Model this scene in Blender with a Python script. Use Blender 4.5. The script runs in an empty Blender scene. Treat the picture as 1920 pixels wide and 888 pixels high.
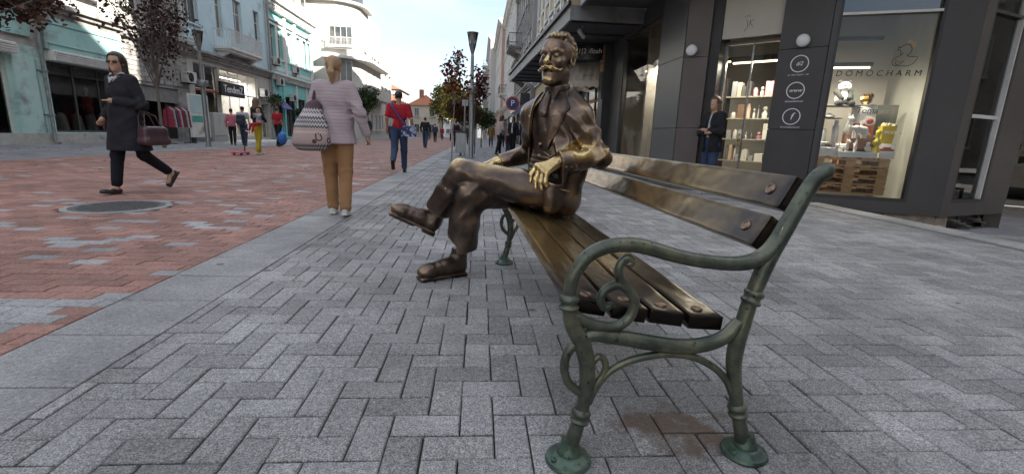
import bpy, bmesh, math, random
import numpy as np
from mathutils import Vector, Matrix
random.seed(7); RNG = np.random.RandomState(11)
R = math.radians
scene = bpy.context.scene
COL = scene.collection

# ------------------------------------------------------------------ camera
cam_data = bpy.data.cameras.new("camera")
cam = bpy.data.objects.new("camera", cam_data); COL.objects.link(cam)
YAW, PITCH, ROLL = R(4.4), R(12.25), R(2.06)
fw = Vector((math.sin(YAW)*math.cos(PITCH), math.cos(YAW)*math.cos(PITCH), -math.sin(PITCH)))
rt = Vector((math.cos(YAW), -math.sin(YAW), 0)); up = rt.cross(fw)
r2 = rt*math.cos(ROLL)+up*math.sin(ROLL); u2 = up*math.cos(ROLL)-rt*math.sin(ROLL)
cam.matrix_world = Matrix(((r2.x, u2.x, -fw.x, 0), (r2.y, u2.y, -fw.y, 0), (r2.z, u2.z, -fw.z, 0.87), (0, 0, 0, 1)))
cam_data.sensor_width = 36; cam_data.lens = 870/1920*36
cam_data.clip_start = 0.05; cam_data.clip_end = 3000
scene.camera = cam

# ------------------------------------------------------------------ light
SUN_AZ, SUN_EL = R(128), R(25)          # azimuth clockwise from +Y
w = bpy.data.worlds.new("World"); scene.world = w; w.use_nodes = True
nt = w.node_tree; nt.nodes.clear()
out = nt.nodes.new("ShaderNodeOutputWorld"); bg = nt.nodes.new("ShaderNodeBackground")
sky = nt.nodes.new("ShaderNodeTexSky"); sky.sky_type = 'NISHITA'; sky.sun_disc = False
sky.sun_elevation = SUN_EL; sky.sun_rotation = SUN_AZ
sky.air_density = 1.0; sky.dust_density = 1.2; sky.ozone_density = 1.5
tc = nt.nodes.new("ShaderNodeTexCoord"); mp = nt.nodes.new("ShaderNodeMapping")
mp.inputs['Scale'].default_value = (1.0, 1.6, 4.2); mp.inputs['Rotation'].default_value = (0.12, 0.1, 0.5)
nz = nt.nodes.new("ShaderNodeTexNoise"); nz.inputs['Scale'].default_value = 1.7; nz.inputs['Detail'].default_value = 9; nz.inputs['Roughness'].default_value = .56
nz.inputs['Distortion'].default_value = .35
cr = nt.nodes.new("ShaderNodeValToRGB"); cr.color_ramp.elements[0].position = .37; cr.color_ramp.elements[1].position = .63
mx = nt.nodes.new("ShaderNodeMixRGB")
# cloud veil with the usual overcast distribution: brightness (1 + 2 sin(elevation)) / 3
sx = nt.nodes.new("ShaderNodeSeparateXYZ"); ov = nt.nodes.new("ShaderNodeMath"); ov.operation = 'MULTIPLY_ADD'; ov.inputs[1].default_value = .667; ov.inputs[2].default_value = .333
cz = nt.nodes.new("ShaderNodeMath"); cz.operation = 'MAXIMUM'; cz.inputs[1].default_value = 0
cl_ = nt.nodes.new("ShaderNodeMixRGB"); cl_.blend_type = 'MULTIPLY'; cl_.inputs[0].default_value = 1; cl_.inputs[2].default_value = (2.25, 2.29, 2.38, 1)
bl_ = nt.nodes.new("ShaderNodeMixRGB"); bl_.blend_type = 'MULTIPLY'; bl_.inputs[0].default_value = 1; bl_.inputs[2].default_value = (.33, .31, .3, 1)
nt.links.new(tc.outputs['Generated'], sx.inputs[0]); nt.links.new(sx.outputs[2], cz.inputs[0]); nt.links.new(cz.outputs[0], ov.inputs[0]); nt.links.new(ov.outputs[0], cl_.inputs[1])
nt.links.new(cl_.outputs[0], mx.inputs[2]); nt.links.new(sky.outputs[0], bl_.inputs[1])
hm = nt.nodes.new("ShaderNodeMath"); hm.operation = 'MULTIPLY'; hm.inputs[1].default_value = .92
nt.links.new(tc.outputs['Generated'], mp.inputs[0]); nt.links.new(mp.outputs[0], nz.inputs['Vector'])
nt.links.new(nz.outputs['Fac'], cr.inputs[0]); nt.links.new(cr.outputs[0], hm.inputs[0]); nt.links.new(hm.outputs[0], mx.inputs[0])
nt.links.new(bl_.outputs[0], mx.inputs[1]); nt.links.new(mx.outputs[0], bg.inputs[0])
bg.inputs[1].default_value = 0.12
nt.links.new(bg.outputs[0], out.inputs[0])
sl = bpy.data.lights.new("sun", 'SUN'); sl.energy = 2.0; sl.angle = R(0.5); sl.color = (1, .93, .83)
so = bpy.data.objects.new("sun", sl); COL.objects.link(so)
sd = Vector((math.sin(SUN_AZ)*math.cos(SUN_EL), math.cos(SUN_AZ)*math.cos(SUN_EL), math.sin(SUN_EL)))
so.rotation_euler = sd.to_track_quat('Z', 'Y').to_euler(); so.location = (20, -20, 30)
vs = scene.view_settings; vs.view_transform = 'Standard'; vs.look = 'None'; vs.gamma = 1; vs.use_curve_mapping = False
vs.exposure = 3.0
scene.cycles.max_bounces = 7; scene.cycles.diffuse_bounces = 3; scene.cycles.glossy_bounces = 4
scene.cycles.transparent_max_bounces = 10; scene.cycles.transmission_bounces = 4
scene.cycles.caustics_reflective = False; scene.cycles.caustics_refractive = False
scene.cycles.sample_clamp_indirect = 4.0
scene.cycles.use_denoising = True

# ------------------------------------------------------------------ materials
MATS = {}
def mat(name, c1, c2=None, rough=.6, metal=0., scale=6., detail=6., bump=0., bscale=None, spec=.5, stretch=(1, 1, 1), isl=0., dirt=None, coat=0., lo=.35, hi=.65):
    """procedural material: noise mix of two colours, per-piece tint (isl), fine relief (bump), optional dirt colour in patches"""
    if name in MATS: return MATS[name]
    m = bpy.data.materials.new(name); m.use_nodes = True; t = m.node_tree; N = t.nodes; L = t.links
    b = N['Principled BSDF']; b.inputs['Roughness'].default_value = rough; b.inputs['Metallic'].default_value = metal
    b.inputs['Specular IOR Level'].default_value = spec
    if coat: b.inputs['Coat Weight'].default_value = coat; b.inputs['Coat Roughness'].default_value = .15
    c2 = c2 or tuple(v*.82 for v in c1)
    tcn = N.new('ShaderNodeTexCoord'); mpn = N.new('ShaderNodeMapping'); mpn.inputs['Scale'].default_value = stretch
    L.new(tcn.outputs['Object'], mpn.inputs[0])
    n1 = N.new('ShaderNodeTexNoise'); n1.inputs['Scale'].default_value = scale; n1.inputs['Detail'].default_value = detail
    L.new(mpn.outputs[0], n1.inputs['Vector'])
    r1 = N.new('ShaderNodeValToRGB'); r1.color_ramp.elements[0].position = lo; r1.color_ramp.elements[1].position = hi
    r1.color_ramp.elements[0].color = (*c1, 1); r1.color_ramp.elements[1].color = (*c2, 1)
    L.new(n1.outputs['Fac'], r1.inputs[0]); col = r1.outputs[0]
    if dirt:
        dc, ds, dlo, dhi = dirt
        n3 = N.new('ShaderNodeTexNoise'); n3.inputs['Scale'].default_value = ds; n3.inputs['Detail'].default_value = 8; n3.inputs['Roughness'].default_value = .65
        L.new(mpn.outputs[0], n3.inputs['Vector'])
        r3 = N.new('ShaderNodeValToRGB'); r3.color_ramp.elements[0].position = dlo; r3.color_ramp.elements[1].position = dhi
        L.new(n3.outputs['Fac'], r3.inputs[0])
        mm = N.new('ShaderNodeMixRGB'); mm.inputs[2].default_value = (*dc, 1); L.new(r3.outputs[0], mm.inputs[0]); L.new(col, mm.inputs[1]); col = mm.outputs[0]
    if isl:
        g = N.new('ShaderNodeNewGeometry'); oi = N.new('ShaderNodeObjectInfo'); ad = N.new('ShaderNodeMath'); ad.operation = 'ADD'
        fr = N.new('ShaderNodeMath'); fr.operation = 'FRACT'; mr = N.new('ShaderNodeMapRange')
        L.new(g.outputs['Random Per Island'], ad.inputs[0]); L.new(oi.outputs['Random'], ad.inputs[1]); L.new(ad.outputs[0], fr.inputs[0]); L.new(fr.outputs[0], mr.inputs[0])
        mr.inputs[3].default_value = 1-isl; mr.inputs[4].default_value = 1+isl
        ml = N.new('ShaderNodeMixRGB'); ml.blend_type = 'MULTIPLY'; ml.inputs[0].default_value = 1
        L.new(col, ml.inputs[1]); L.new(mr.outputs[0], ml.inputs[2]); col = ml.outputs[0]
    L.new(col, b.inputs['Base Color'])
    if bump:
        n2 = N.new('ShaderNodeTexNoise'); n2.inputs['Scale'].default_value = bscale or scale*6; n2.inputs['Detail'].default_value = 5
        L.new(mpn.outputs[0], n2.inputs['Vector'])
        bp = N.new('ShaderNodeBump'); bp.inputs['Strength'].default_value = bump; bp.inputs['Distance'].default_value = .02
        L.new(n2.outputs['Fac'], bp.inputs['Height']); L.new(bp.outputs[0], b.inputs['Normal'])
    MATS[name] = m; return m

def glass(name, tint=(.9, .95, .95), refl=.35, rough=.02):
    """window pane: see-through with a fresnel mirror layer"""
    if name in MATS: return MATS[name]
    m = bpy.data.materials.new(name); m.use_nodes = True; t = m.node_tree; N = t.nodes; L = t.links
    N.remove(N['Principled BSDF']); o = N['Material Output']
    tr = N.new('ShaderNodeBsdfTransparent'); tr.inputs[0].default_value = (*tint, 1)
    gl = N.new('ShaderNodeBsdfGlossy'); gl.inputs['Roughness'].default_value = rough
    fr = N.new('ShaderNodeFresnel'); fr.inputs[0].default_value = 1.5
    ad = N.new('ShaderNodeMath'); ad.operation = 'ADD'; ad.inputs[1].default_value = refl; ad.use_clamp = True
    mxs = N.new('ShaderNodeMixShader')
    L.new(fr.outputs[0], ad.inputs[0]); L.new(ad.outputs[0], mxs.inputs[0]); L.new(tr.outputs[0], mxs.inputs[1]); L.new(gl.outputs[0], mxs.inputs[2])
    L.new(mxs.outputs[0], o.inputs[0]); MATS[name] = m; return m

def emit(name, c, s):
    if name in MATS: return MATS[name]
    m = bpy.data.materials.new(name); m.use_nodes = True; b = m.node_tree.nodes['Principled BSDF']
    b.inputs['Base Color'].default_value = (*c, 1); b.inputs['Emission Color'].default_value = (*c, 1); b.inputs['Emission Strength'].default_value = s
    MATS[name] = m; return m

# ------------------------------------------------------------------ objects and meshes
def tag(o, label=None, cat=None, group=None, kind=None):
    if label: o['label'] = label
    if cat: o['category'] = cat
    if group: o['group'] = group
    if kind: o['kind'] = kind
    return o
def empty(name, loc=(0, 0, 0), rz=0, label=None, cat=None, group=None):
    o = bpy.data.objects.new(name, None); COL.objects.link(o); o.location = loc; o.rotation_euler = (0, 0, rz); o.empty_display_size = .1
    return tag(o, label, cat, group)
def link(name, me, m=None, parent=None, loc=None, rz=None):
    if m and not me.materials: me.materials.append(m)
    o = bpy.data.objects.new(name, me); COL.objects.link(o)
    if parent: o.parent = parent
    if loc is not None: o.location = loc
    if rz is not None: o.rotation_euler = (0, 0, rz)
    return o

class MB:
    def __init__(s): s.v = []; s.f = []
    def add(s, vs, fs):
        n = len(s.v); s.v += [tuple(p) for p in vs]; s.f += [tuple(i+n for i in f) for f in fs]; return s
    def box(s, x0, x1, y0, y1, z0, z1):
        return s.add([(x0, y0, z0), (x1, y0, z0), (x1, y1, z0), (x0, y1, z0), (x0, y0, z1), (x1, y0, z1), (x1, y1, z1), (x0, y1, z1)],
                     [(0, 3, 2, 1), (4, 5, 6, 7), (0, 1, 5, 4), (1, 2, 6, 5), (2, 3, 7, 6), (3, 0, 4, 7)])
    def cbox(s, x0, x1, y0, y1, z0, z1, c=.005):
        """box with chamfered vertical and top edges"""
        a = [(x0, y0), (x1, y0), (x1, y1), (x0, y1)]; b = [(x0+c, y0+c), (x1-c, y0+c), (x1-c, y1-c), (x0+c, y1-c)]
        vs = [(p[0], p[1], z0) for p in a]+[(p[0], p[1], z1-c) for p in a]+[(p[0], p[1], z1) for p in b]
        fs = [(0, 3, 2, 1), (8, 9, 10, 11)]
        for i in range(4):
            j = (i+1) % 4; fs += [(i, j, j+4, i+4), (i+4, j+4, j+8, i+8)]
        return s.add(vs, fs)
    def prism(s, poly, z0, z1):
        n = len(poly); vs = [(p[0], p[1], z0) for p in poly]+[(p[0], p[1], z1) for p in poly]
        return s.add(vs, [tuple(range(n-1, -1, -1)), tuple(range(n, 2*n))]+[(i, (i+1) % n, n+(i+1) % n, n+i) for i in range(n)])
    def xprism(s, poly, x0, x1):
        """poly in (y,z) extruded along x"""
        n = len(poly); vs = [(x0, p[0], p[1]) for p in poly]+[(x1, p[0], p[1]) for p in poly]
        return s.add(vs, [tuple(range(n)), tuple(range(2*n-1, n-1, -1))]+[(n+i, n+(i+1) % n, (i+1) % n, i) for i in range(n)])
    def yprism(s, poly, y0, y1):
        """poly in (x,z) extruded along y"""
        n = len(poly); vs = [(p[0], y0, p[1]) for p in poly]+[(p[0], y1, p[1]) for p in poly]
        return s.add(vs, [tuple(range(n)), tuple(range(2*n-1, n-1, -1))]+[(n+i, n+(i+1) % n, (i+1) % n, i) for i in range(n)])
    def tube(s, path, rad, n=8, caps=True):
        P = [Vector(p) for p in path]; m = len(P); rad = rad if hasattr(rad, '__len__') else [rad]*m
        nrm = None; base = len(s.v); ring = []
        for i in range(m):
            t = (P[min(i+1, m-1)]-P[max(i-1, 0)]).normalized()
            if nrm is None:
                a = Vector((0, 0, 1)) if abs(t.z) < .9 else Vector((1, 0, 0)); nrm = t.cross(a).normalized()
            else:
                nrm = (nrm-t*nrm.dot(t)); nrm = nrm.normalized() if nrm.length > 1e-6 else t.orthogonal().normalized()
            bi = t.cross(nrm)
            for k in range(n):
                a = 2*math.pi*k/n; s.v.append(tuple(P[i]+(nrm*math.cos(a)+bi*math.sin(a))*rad[i]))
        for i in range(m-1):
            for k in range(n):
                a = base+i*n+k; b = base+i*n+(k+1) % n; s.f.append((a, b, b+n, a+n))
        if caps: s.f.append(tuple(base+k for k in range(n-1, -1, -1))); s.f.append(tuple(base+(m-1)*n+k for k in range(n)))
        return s
    def lathe(s, prof, c=(0, 0, 0), n=16, M=None):
        """prof: list of (radius, height) spun about z at c; M optional matrix"""
        base = len(s.v); m = len(prof)
        for (r, h) in prof:
            for k in range(n):
                a = 2*math.pi*k/n; p = Vector((r*math.cos(a), r*math.sin(a), h))
                if M is not None: p = M @ p
                s.v.append((p.x+c[0], p.y+c[1], p.z+c[2]))
        for i in range(m-1):
            for k in range(n):
                a = base+i*n+k; b = base+i*n+(k+1) % n; s.f.append((a, b, b+n, a+n))
        s.f.append(tuple(base+k for k in range(n-1, -1, -1))); s.f.append(tuple(base+(m-1)*n+k for k in range(n)))
        return s
    def ball(s, c, r, n=10, m=7):
        rx, ry, rz = r if hasattr(r, '__len__') else (r, r, r)
        base = len(s.v); s.v.append((c[0], c[1], c[2]-rz))
        for i in range(1, m):
            t = math.pi*i/m
            for k in range(n):
                a = 2*math.pi*k/n; s.v.append((c[0]+rx*math.sin(t)*math.cos(a), c[1]+ry*math.sin(t)*math.sin(a), c[2]-rz*math.cos(t)))
        s.v.append((c[0], c[1], c[2]+rz)); top = len(s.v)-1
        for k in range(n):
            s.f.append((base, base+1+(k+1) % n, base+1+k)); q = base+1+(m-2)*n; s.f.append((q+k, q+(k+1) % n, top))
        for i in range(m-2):
            for k in range(n):
                a = base+1+i*n+k; b = base+1+i*n+(k+1) % n; s.f.append((a, b, b+n, a+n))
        return s
    def xf(s, M):
        s.v = [tuple(M @ Vector(p)) for p in s.v]; return s
    def mesh(s, name, m=None, smooth=False, ang=None):
        me = bpy.data.meshes.new(name); me.from_pydata(s.v, [], s.f)
        if m: me.materials.append(m)
        if smooth:
            me.polygons.foreach_set('use_smooth', [True]*len(me.polygons))
            if ang: me.set_sharp_from_angle(angle=R(ang))
        me.update(); return me
    def build(s, name, m, parent=None, smooth=False, ang=40, loc=None, rz=None):
        return link(name, s.mesh(name, m, smooth, ang), None, parent, loc, rz)

def crom(pts, n=6, closed=False):
    """Catmull-Rom through points (any dimension)"""
    P = [np.array(p, float) for p in pts]; o = []
    for i in range(len(P)-1):
        p0 = P[max(i-1, 0)]; p1 = P[i]; p2 = P[i+1]; p3 = P[min(i+2, len(P)-1)]
        for k in range(n):
            t = k/n; o.append(.5*((2*p1)+(-p0+p2)*t+(2*p0-5*p1+4*p2-p3)*t*t+(-p0+3*p1-3*p2+p3)*t**3))
    o.append(P[-1]); return o

def text(name, body, size, m, parent, M, extrude=.002, align='CENTER', shear=0, space=1.0):
    c = bpy.data.curves.new(name, 'FONT'); c.body = body; c.size = size; c.extrude = extrude; c.align_x = align; c.align_y = 'CENTER'; c.shear = shear; c.space_character = space
    c.resolution_u = 3
    o = bpy.data.objects.new(name, c); COL.objects.link(o); o.matrix_world = M
    c.materials.append(m)
    if parent: o.parent = parent; o.matrix_parent_inverse = parent.matrix_world.inverted() if False else Matrix.Identity(4)
    return o

# ================================================================== GROUND
def granite(name, c1, c2, isl, speck=.5, stain=.0):
    """speckled concrete/granite stone: fine light and dark grains, per-stone tint, dark grime patches"""
    m = bpy.data.materials.new(name); m.use_nodes = True; t = m.node_tree; N = t.nodes; L = t.links; b = N['Principled BSDF']
    geo = N.new('ShaderNodeNewGeometry'); oi = N.new('ShaderNodeObjectInfo')
    n1 = N.new('ShaderNodeTexNoise'); n1.inputs['Scale'].default_value = 210; n1.inputs['Detail'].default_value = 4; n1.inputs['Roughness'].default_value = .75
    n2 = N.new('ShaderNodeTexNoise'); n2.inputs['Scale'].default_value = 1.3; n2.inputs['Detail'].default_value = 9; n2.inputs['Roughness'].default_value = .68
    n4 = N.new('ShaderNodeTexNoise'); n4.inputs['Scale'].default_value = 60; n4.inputs['Detail'].default_value = 5
    for n in (n1, n2, n4): L.new(geo.outputs['Position'], n.inputs['Vector'])
    r1 = N.new('ShaderNodeValToRGB'); e = r1.color_ramp.elements; e[0].position = .38; e[0].color = (*[v*(1-speck) for v in c1], 1); e[1].position = .63; e[1].color = (*[min(1, v*(1+speck*1.1)) for v in c2], 1)
    k = r1.color_ramp.elements.new(.5); k.color = (*[(a+b_)/2 for a, b_ in zip(c1, c2)], 1)
    L.new(n1.outputs['Fac'], r1.inputs[0])
    r2_ = N.new('ShaderNodeMapRange'); r2_.inputs[1].default_value = .34; r2_.inputs[2].default_value = .66; r2_.inputs[3].default_value = .62; r2_.inputs[4].default_value = 1.2
    L.new(n2.outputs['Fac'], r2_.inputs[0])
    r4 = N.new('ShaderNodeMapRange'); r4.inputs[1].default_value = .3; r4.inputs[2].default_value = .7; r4.inputs[3].default_value = .72; r4.inputs[4].default_value = 1.22
    L.new(n4.outputs['Fac'], r4.inputs[0])
    ad = N.new('ShaderNodeMath'); ad.operation = 'ADD'; fr = N.new('ShaderNodeMath'); fr.operation = 'FRACT'; mr = N.new('ShaderNodeMapRange')
    L.new(geo.outputs['Random Per Island'], ad.inputs[0]); L.new(oi.outputs['Random'], ad.inputs[1]); L.new(ad.outputs[0], fr.inputs[0]); L.new(fr.outputs[0], mr.inputs[0])
    mr.inputs[3].default_value = 1-isl; mr.inputs[4].default_value = 1+isl
    f1 = N.new('ShaderNodeMath'); f1.operation = 'MULTIPLY'; f2 = N.new('ShaderNodeMath'); f2.operation = 'MULTIPLY'
    L.new(mr.outputs[0], f1.inputs[0]); L.new(r2_.outputs[0], f1.inputs[1]); L.new(f1.outputs[0], f2.inputs[0]); L.new(r4.outputs[0], f2.inputs[1])
    ml = N.new('ShaderNodeMixRGB'); ml.blend_type = 'MULTIPLY'; ml.inputs[0].default_value = 1; L.new(r1.outputs[0], ml.inputs[1]); L.new(f2.outputs[0], ml.inputs[2])
    col = ml.outputs[0]
    # dropped gum spots and grime
    vo = N.new('ShaderNodeTexVoronoi'); vo.inputs['Scale'].default_value = 2.6; L.new(geo.outputs['Position'], vo.inputs['Vector'])
    rv = N.new('ShaderNodeMapRange'); rv.inputs[1].default_value = .05; rv.inputs[2].default_value = .075; rv.inputs[3].default_value = .72; rv.inputs[4].default_value = 0
    L.new(vo.outputs['Distance'], rv.inputs[0])
    m2 = N.new('ShaderNodeMixRGB'); m2.inputs[2].default_value = (.05, .05, .055, 1); L.new(rv.outputs[0], m2.inputs[0]); L.new(col, m2.inputs[1]); col = m2.outputs[0]
    if stain:   # rusty drip stain beneath the bench end
        d = N.new('ShaderNodeVectorMath'); d.operation = 'DISTANCE'; d.inputs[1].default_value = (.62, 1.24, 0); nn = N.new('ShaderNodeTexNoise'); nn.inputs['Scale'].default_value = 9; nn.inputs['Detail'].default_value = 6
        L.new(geo.outputs['Position'], d.inputs[0]); L.new(geo.outputs['Position'], nn.inputs['Vector'])
        s1 = N.new('ShaderNodeMath'); s1.operation = 'MULTIPLY_ADD'; s1.inputs[1].default_value = .62; L.new(nn.outputs['Fac'], s1.inputs[0]); L.new(d.outputs['Value'], s1.inputs[2])
        rs = N.new('ShaderNodeMapRange'); rs.inputs[1].default_value = .37; rs.inputs[2].default_value = .47; rs.inputs[3].default_value = .8; rs.inputs[4].default_value = 0; L.new(s1.outputs[0], rs.inputs[0])
        m3 = N.new('ShaderNodeMixRGB'); m3.inputs[2].default_value = (.115, .072, .045, 1); L.new(rs.outputs[0], m3.inputs[0]); L.new(col, m3.inputs[1]); col = m3.outputs[0]
    L.new(col, b.inputs['Base Color']); b.inputs['Roughness'].default_value = .72; b.inputs['Specular IOR Level'].default_value = .35
    bp = N.new('ShaderNodeBump'); bp.inputs['Strength'].default_value = .35; bp.inputs['Distance'].default_value = .004
    L.new(n1.outputs['Fac'], bp.inputs['Height']); L.new(bp.outputs[0], b.inputs['Normal'])
    return m
M_PAVE = granite('grey_paver', (.268, .262, .258), (.335, .328, .322), .2, .55, stain=1)
M_SLAB = granite('border_slab', (.305, .3, .296), (.355, .35, .345), .1, .32)
M_RED = granite('red_paver', (.31, .16, .125), (.38, .21, .17), .22, .25)
M_LIGHT = granite('light_paver', (.36, .35, .355), (.42, .41, .41), .12, .3)
M_JOINT = mat('joint_sand', (.035, .034, .034), (.06, .056, .05), rough=.9, scale=9, bump=.3)
M_FAR = granite('far_paving', (.24, .24, .25), (.3, .3, .31), 0, .3)

def in_view(x, y, margin=0):
    v = Vector((x, y, -.87)); z = v.dot(fw)
    if z < .2: return False
    px = 960+870*v.dot(r2)/z; py = 444-870*v.dot(u2)/z
    return -margin < px < 1920+margin and py < 888+margin

ground = MB().box(-400, 400, -60, 900, -2.5, -.6).build('ground', mat('earth', (.16, .16, .165), (.2, .2, .2), rough=.9, scale=.6)); tag(ground, kind='structure')

def paver_mesh(name, lx, ly, m, c=.004, depth=.03):
    g = .0025
    return MB().cbox(g, lx-g, g, ly-g, -depth, 0, c).mesh(name, m)

def lay(parent, name, cells, meshes, fallback, stuffname):
    """cells: (x, y, lx, ly, key). nearest 300 in view become objects, the rest one field"""
    cells = sorted(cells, key=lambda c: (0 if in_view(c[0]+c[2]/2, c[1]+c[3]/2, 10) else 1, math.hypot(c[0]+c[2]/2, c[1]+c[3]/2)))
    for i, (x, y, lx, ly, key) in enumerate(cells[:300]):
        o = link(name, meshes[(key, lx > ly)], None, parent, (x+random.gauss(0, .0009), y+random.gauss(0, .0009), random.uniform(-.002, .002))); o.rotation_euler = (random.gauss(0, .004), random.gauss(0, .004), random.gauss(0, .004))
    by = {}
    for (x, y, lx, ly, key) in cells[300:]:
        mb = by.setdefault(key, MB()); g = .0025; z = random.uniform(-.0018, .0018)
        mb.cbox(x+g, x+lx-g, y+g, y+ly-g, z-.03, z, .004)
    for key, mb in by.items():
        o = mb.build(stuffname[key], fallback[key], parent); tag(o, kind='stuff')

# ---- grey herringbone pavement
PX0, PX1, PY0, PY1 = -1.33, 5.0, .6, 15.0
pavement = MB().box(PX0, 5.36, -6, 60, -.3, -.016).build('pavement', M_JOINT); tag(pavement, kind='structure')
PW = .103
cells = []
for i in range(-90, 220):
    for j in range(-40, 120):
        # herringbone: step along diagonal
        x = (i-j)*PW*1.0 if False else None
n_i = 160
for a in range(-120, 200):
    for b_ in range(-20, 80):
        # unit cell: horizontal 2x1 at (a + 2b.., ...) ; vertical 1x2 beside it
        hx, hy = (-a+4*b_)*1.0, a*1.0
        for (x, y, lx, ly) in ((hx, hy, 2, 1), (hx+2, hy, 1, 2)):
            X = x*PW+PX0-.05; Y = y*PW+.3
            if X+lx*PW < PX0+.01 or X > PX1-.01 or Y < PY0 or Y > PY1: continue
            x0 = max(X, PX0); x1 = min(X+lx*PW, PX1)
            if x1-x0 < .02: continue
            full = abs((x1-x0)-lx*PW) < 1e-4
            cells.append((x0, Y, x1-x0, ly*PW, 'g' if full else 'gc'))
cut = [c for c in cells if c[4] == 'gc']; full = [c for c in cells if c[4] == 'g']
lay(pavement, 'paver', full, {('g', True): paver_mesh('paver_across', 2*PW, PW, M_PAVE), ('g', False): paver_mesh('paver_along', PW, 2*PW, M_PAVE)}, {'g': M_PAVE}, {'g': 'paver_field'})
mb = MB()
for (x, y, lx, ly, k) in cut: mb.cbox(x+.0025, x+lx-.0025, y+.0025, y+ly-.0025, -.03, random.uniform(-.002, .002), .003)
tag(mb.build('cut_paver_edge', M_PAVE, pavement), kind='stuff')
MB().box(PX0, 5.0, 15.0, 60, -.1, -.004).build('far_paving', M_FAR, pavement)
# drain channel and stone border beside the shop
for i in range(26): MB().cbox(5.0, 5.115, -2+i*.5+.004, -2+i*.5+.496, -.03, -.004, .003).build('drain_grating', mat('drain_metal', (.09, .09, .095), (.15, .15, .15), rough=.6, scale=30, bump=.4), pavement)
for i in range(13): MB().cbox(5.12, 5.46, -2+i*.75+.004, -2+i*.75+.746, -.12, .004, .006).build('edge_stone', M_SLAB, pavement)
# ---- border strip of large slabs
strip = MB().box(-1.775, -1.335, -3, 120, -.3, -.02).build('border_strip', M_JOINT); tag(strip, kind='structure')
for i in range(-2, 60):
    MB().cbox(-1.775+.002, -1.335-.001, .26+i*.4155+.004, .26+(i+1)*.4155-.004, -.05, random.uniform(-.001, .0015), .003).build('border_slab', M_SLAB, strip)
MB().box(-1.773, -1.337, .26+60*.4155, 120, -.1, -.001).build('far_slab', M_SLAB, strip)
# ---- red brick paving with light accents
red = MB().box(-9.85, -1.777, -3, 120, -.3, -.016).build('red_pavement', M_JOINT); tag(red, kind='structure')
cells = []
BW, BL = .103, .206
rr = random.Random(5)
for j in range(0, 190):
    Y = .9+j*BW; off = (j % 2)*BL/2+((j//7) % 3)*.03
    for i in range(0, 42):
        X = -1.779-(i+1)*BL+off-.0
        x0, x1 = max(X, -9.8), min(X+BL, -1.779)
        if x1-x0 < .03: continue
        d = -1.779-X
        dens = .1 if (d < 3.3 and Y < 16) else .03
        if 1.9 < Y < 2.3 and d < 1.5: dens = .65
        k = 'l' if rr.random() < dens else 'r'
        if abs((x1-x0)-BL) > 1e-4: k = k+'c'
        if (X+BL/2+3.77)**2/.2+(Y+.05-5.12)**2/.2 < 1: continue
        cells.append((x0, Y, x1-x0, BW, k))
fullc = [c for c in cells if len(c[4]) == 1]; cutc = [c for c in cells if len(c[4]) == 2]
lay(red, 'brick', fullc, {('r', True): paver_mesh('brick_red', BL, BW, M_RED), ('l', True): paver_mesh('brick_light', BL, BW, M_LIGHT)}, {'r': M_RED, 'l': M_LIGHT}, {'r': 'red_brick_field', 'l': 'light_brick_field'})
for k, m_ in (('rc', M_RED), ('lc', M_LIGHT)):
    mb = MB()
    for (x, y, lx, ly, kk) in cutc:
        if kk == k: mb.cbox(x+.0025, x+lx-.0025, y+.0025, y+ly-.0025, -.03, 0, .003)
    tag(mb.build('cut_brick_edge', m_, red), kind='stuff')
def brickmat(name, c1, c2, c3):
    m = bpy.data.materials.new(name); m.use_nodes = True; t = m.node_tree; N = t.nodes; L = t.links; b = N['Principled BSDF']
    g = N.new('ShaderNodeNewGeometry'); br = N.new('ShaderNodeTexBrick'); br.inputs['Scale'].default_value = 1; br.inputs['Brick Width'].default_value = .206; br.inputs['Row Height'].default_value = .103
    br.inputs['Mortar Size'].default_value = .004; br.inputs['Color1'].default_value = (*c1, 1); br.inputs['Color2'].default_value = (*c2, 1); br.inputs['Mortar'].default_value = (*c3, 1)
    n = N.new('ShaderNodeTexNoise'); n.inputs['Scale'].default_value = .8; n.inputs['Detail'].default_value = 8
    mr = N.new('ShaderNodeMapRange'); mr.inputs[1].default_value = .3; mr.inputs[2].default_value = .7; mr.inputs[3].default_value = .75; mr.inputs[4].default_value = 1.2
    ml = N.new('ShaderNodeMixRGB'); ml.blend_type = 'MULTIPLY'; ml.inputs[0].default_value = 1
    L.new(g.outputs['Position'], br.inputs['Vector']); L.new(g.outputs['Position'], n.inputs['Vector']); L.new(n.outputs['Fac'], mr.inputs[0])
    L.new(br.outputs['Color'], ml.inputs[1]); L.new(mr.outputs[0], ml.inputs[2]); L.new(ml.outputs[0], b.inputs['Base Color']); b.inputs['Roughness'].default_value = .8
    return m
MB().box(-9.8, -1.779, .9+190*BW, 120, -.1, -.004).build('far_brick_paving', brickmat('far_red', (.26, .14, .115), (.33, .19, .16), (.12, .09, .08)), red)
# ---- opposite pavement
left_walk = MB().box(-18, -9.855, -10, 130, -.3, .0).build('opposite_pavement', M_FAR); tag(left_walk, kind='structure')
far_road = MB().box(-30, 12, 60.005, 200, -.3, -.006).build('far_street_paving', M_FAR); tag(far_road, kind='structure')
# ---- lower side street on the right of the edge stones
side = MB()
side.add([(5.465, 12, -.02), (5.465, -12, -.02), (6.2, -12, -.15), (6.2, 12, -.15), (7.3, -12, -.33), (7.3, 12, -.33), (40, -12, -.42), (40, 12, -.42)], [(0, 1, 2, 3), (3, 2, 4, 5), (5, 4, 6, 7)])
tag(side.build('side_street_paving', M_FAR), kind='structure')
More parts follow.
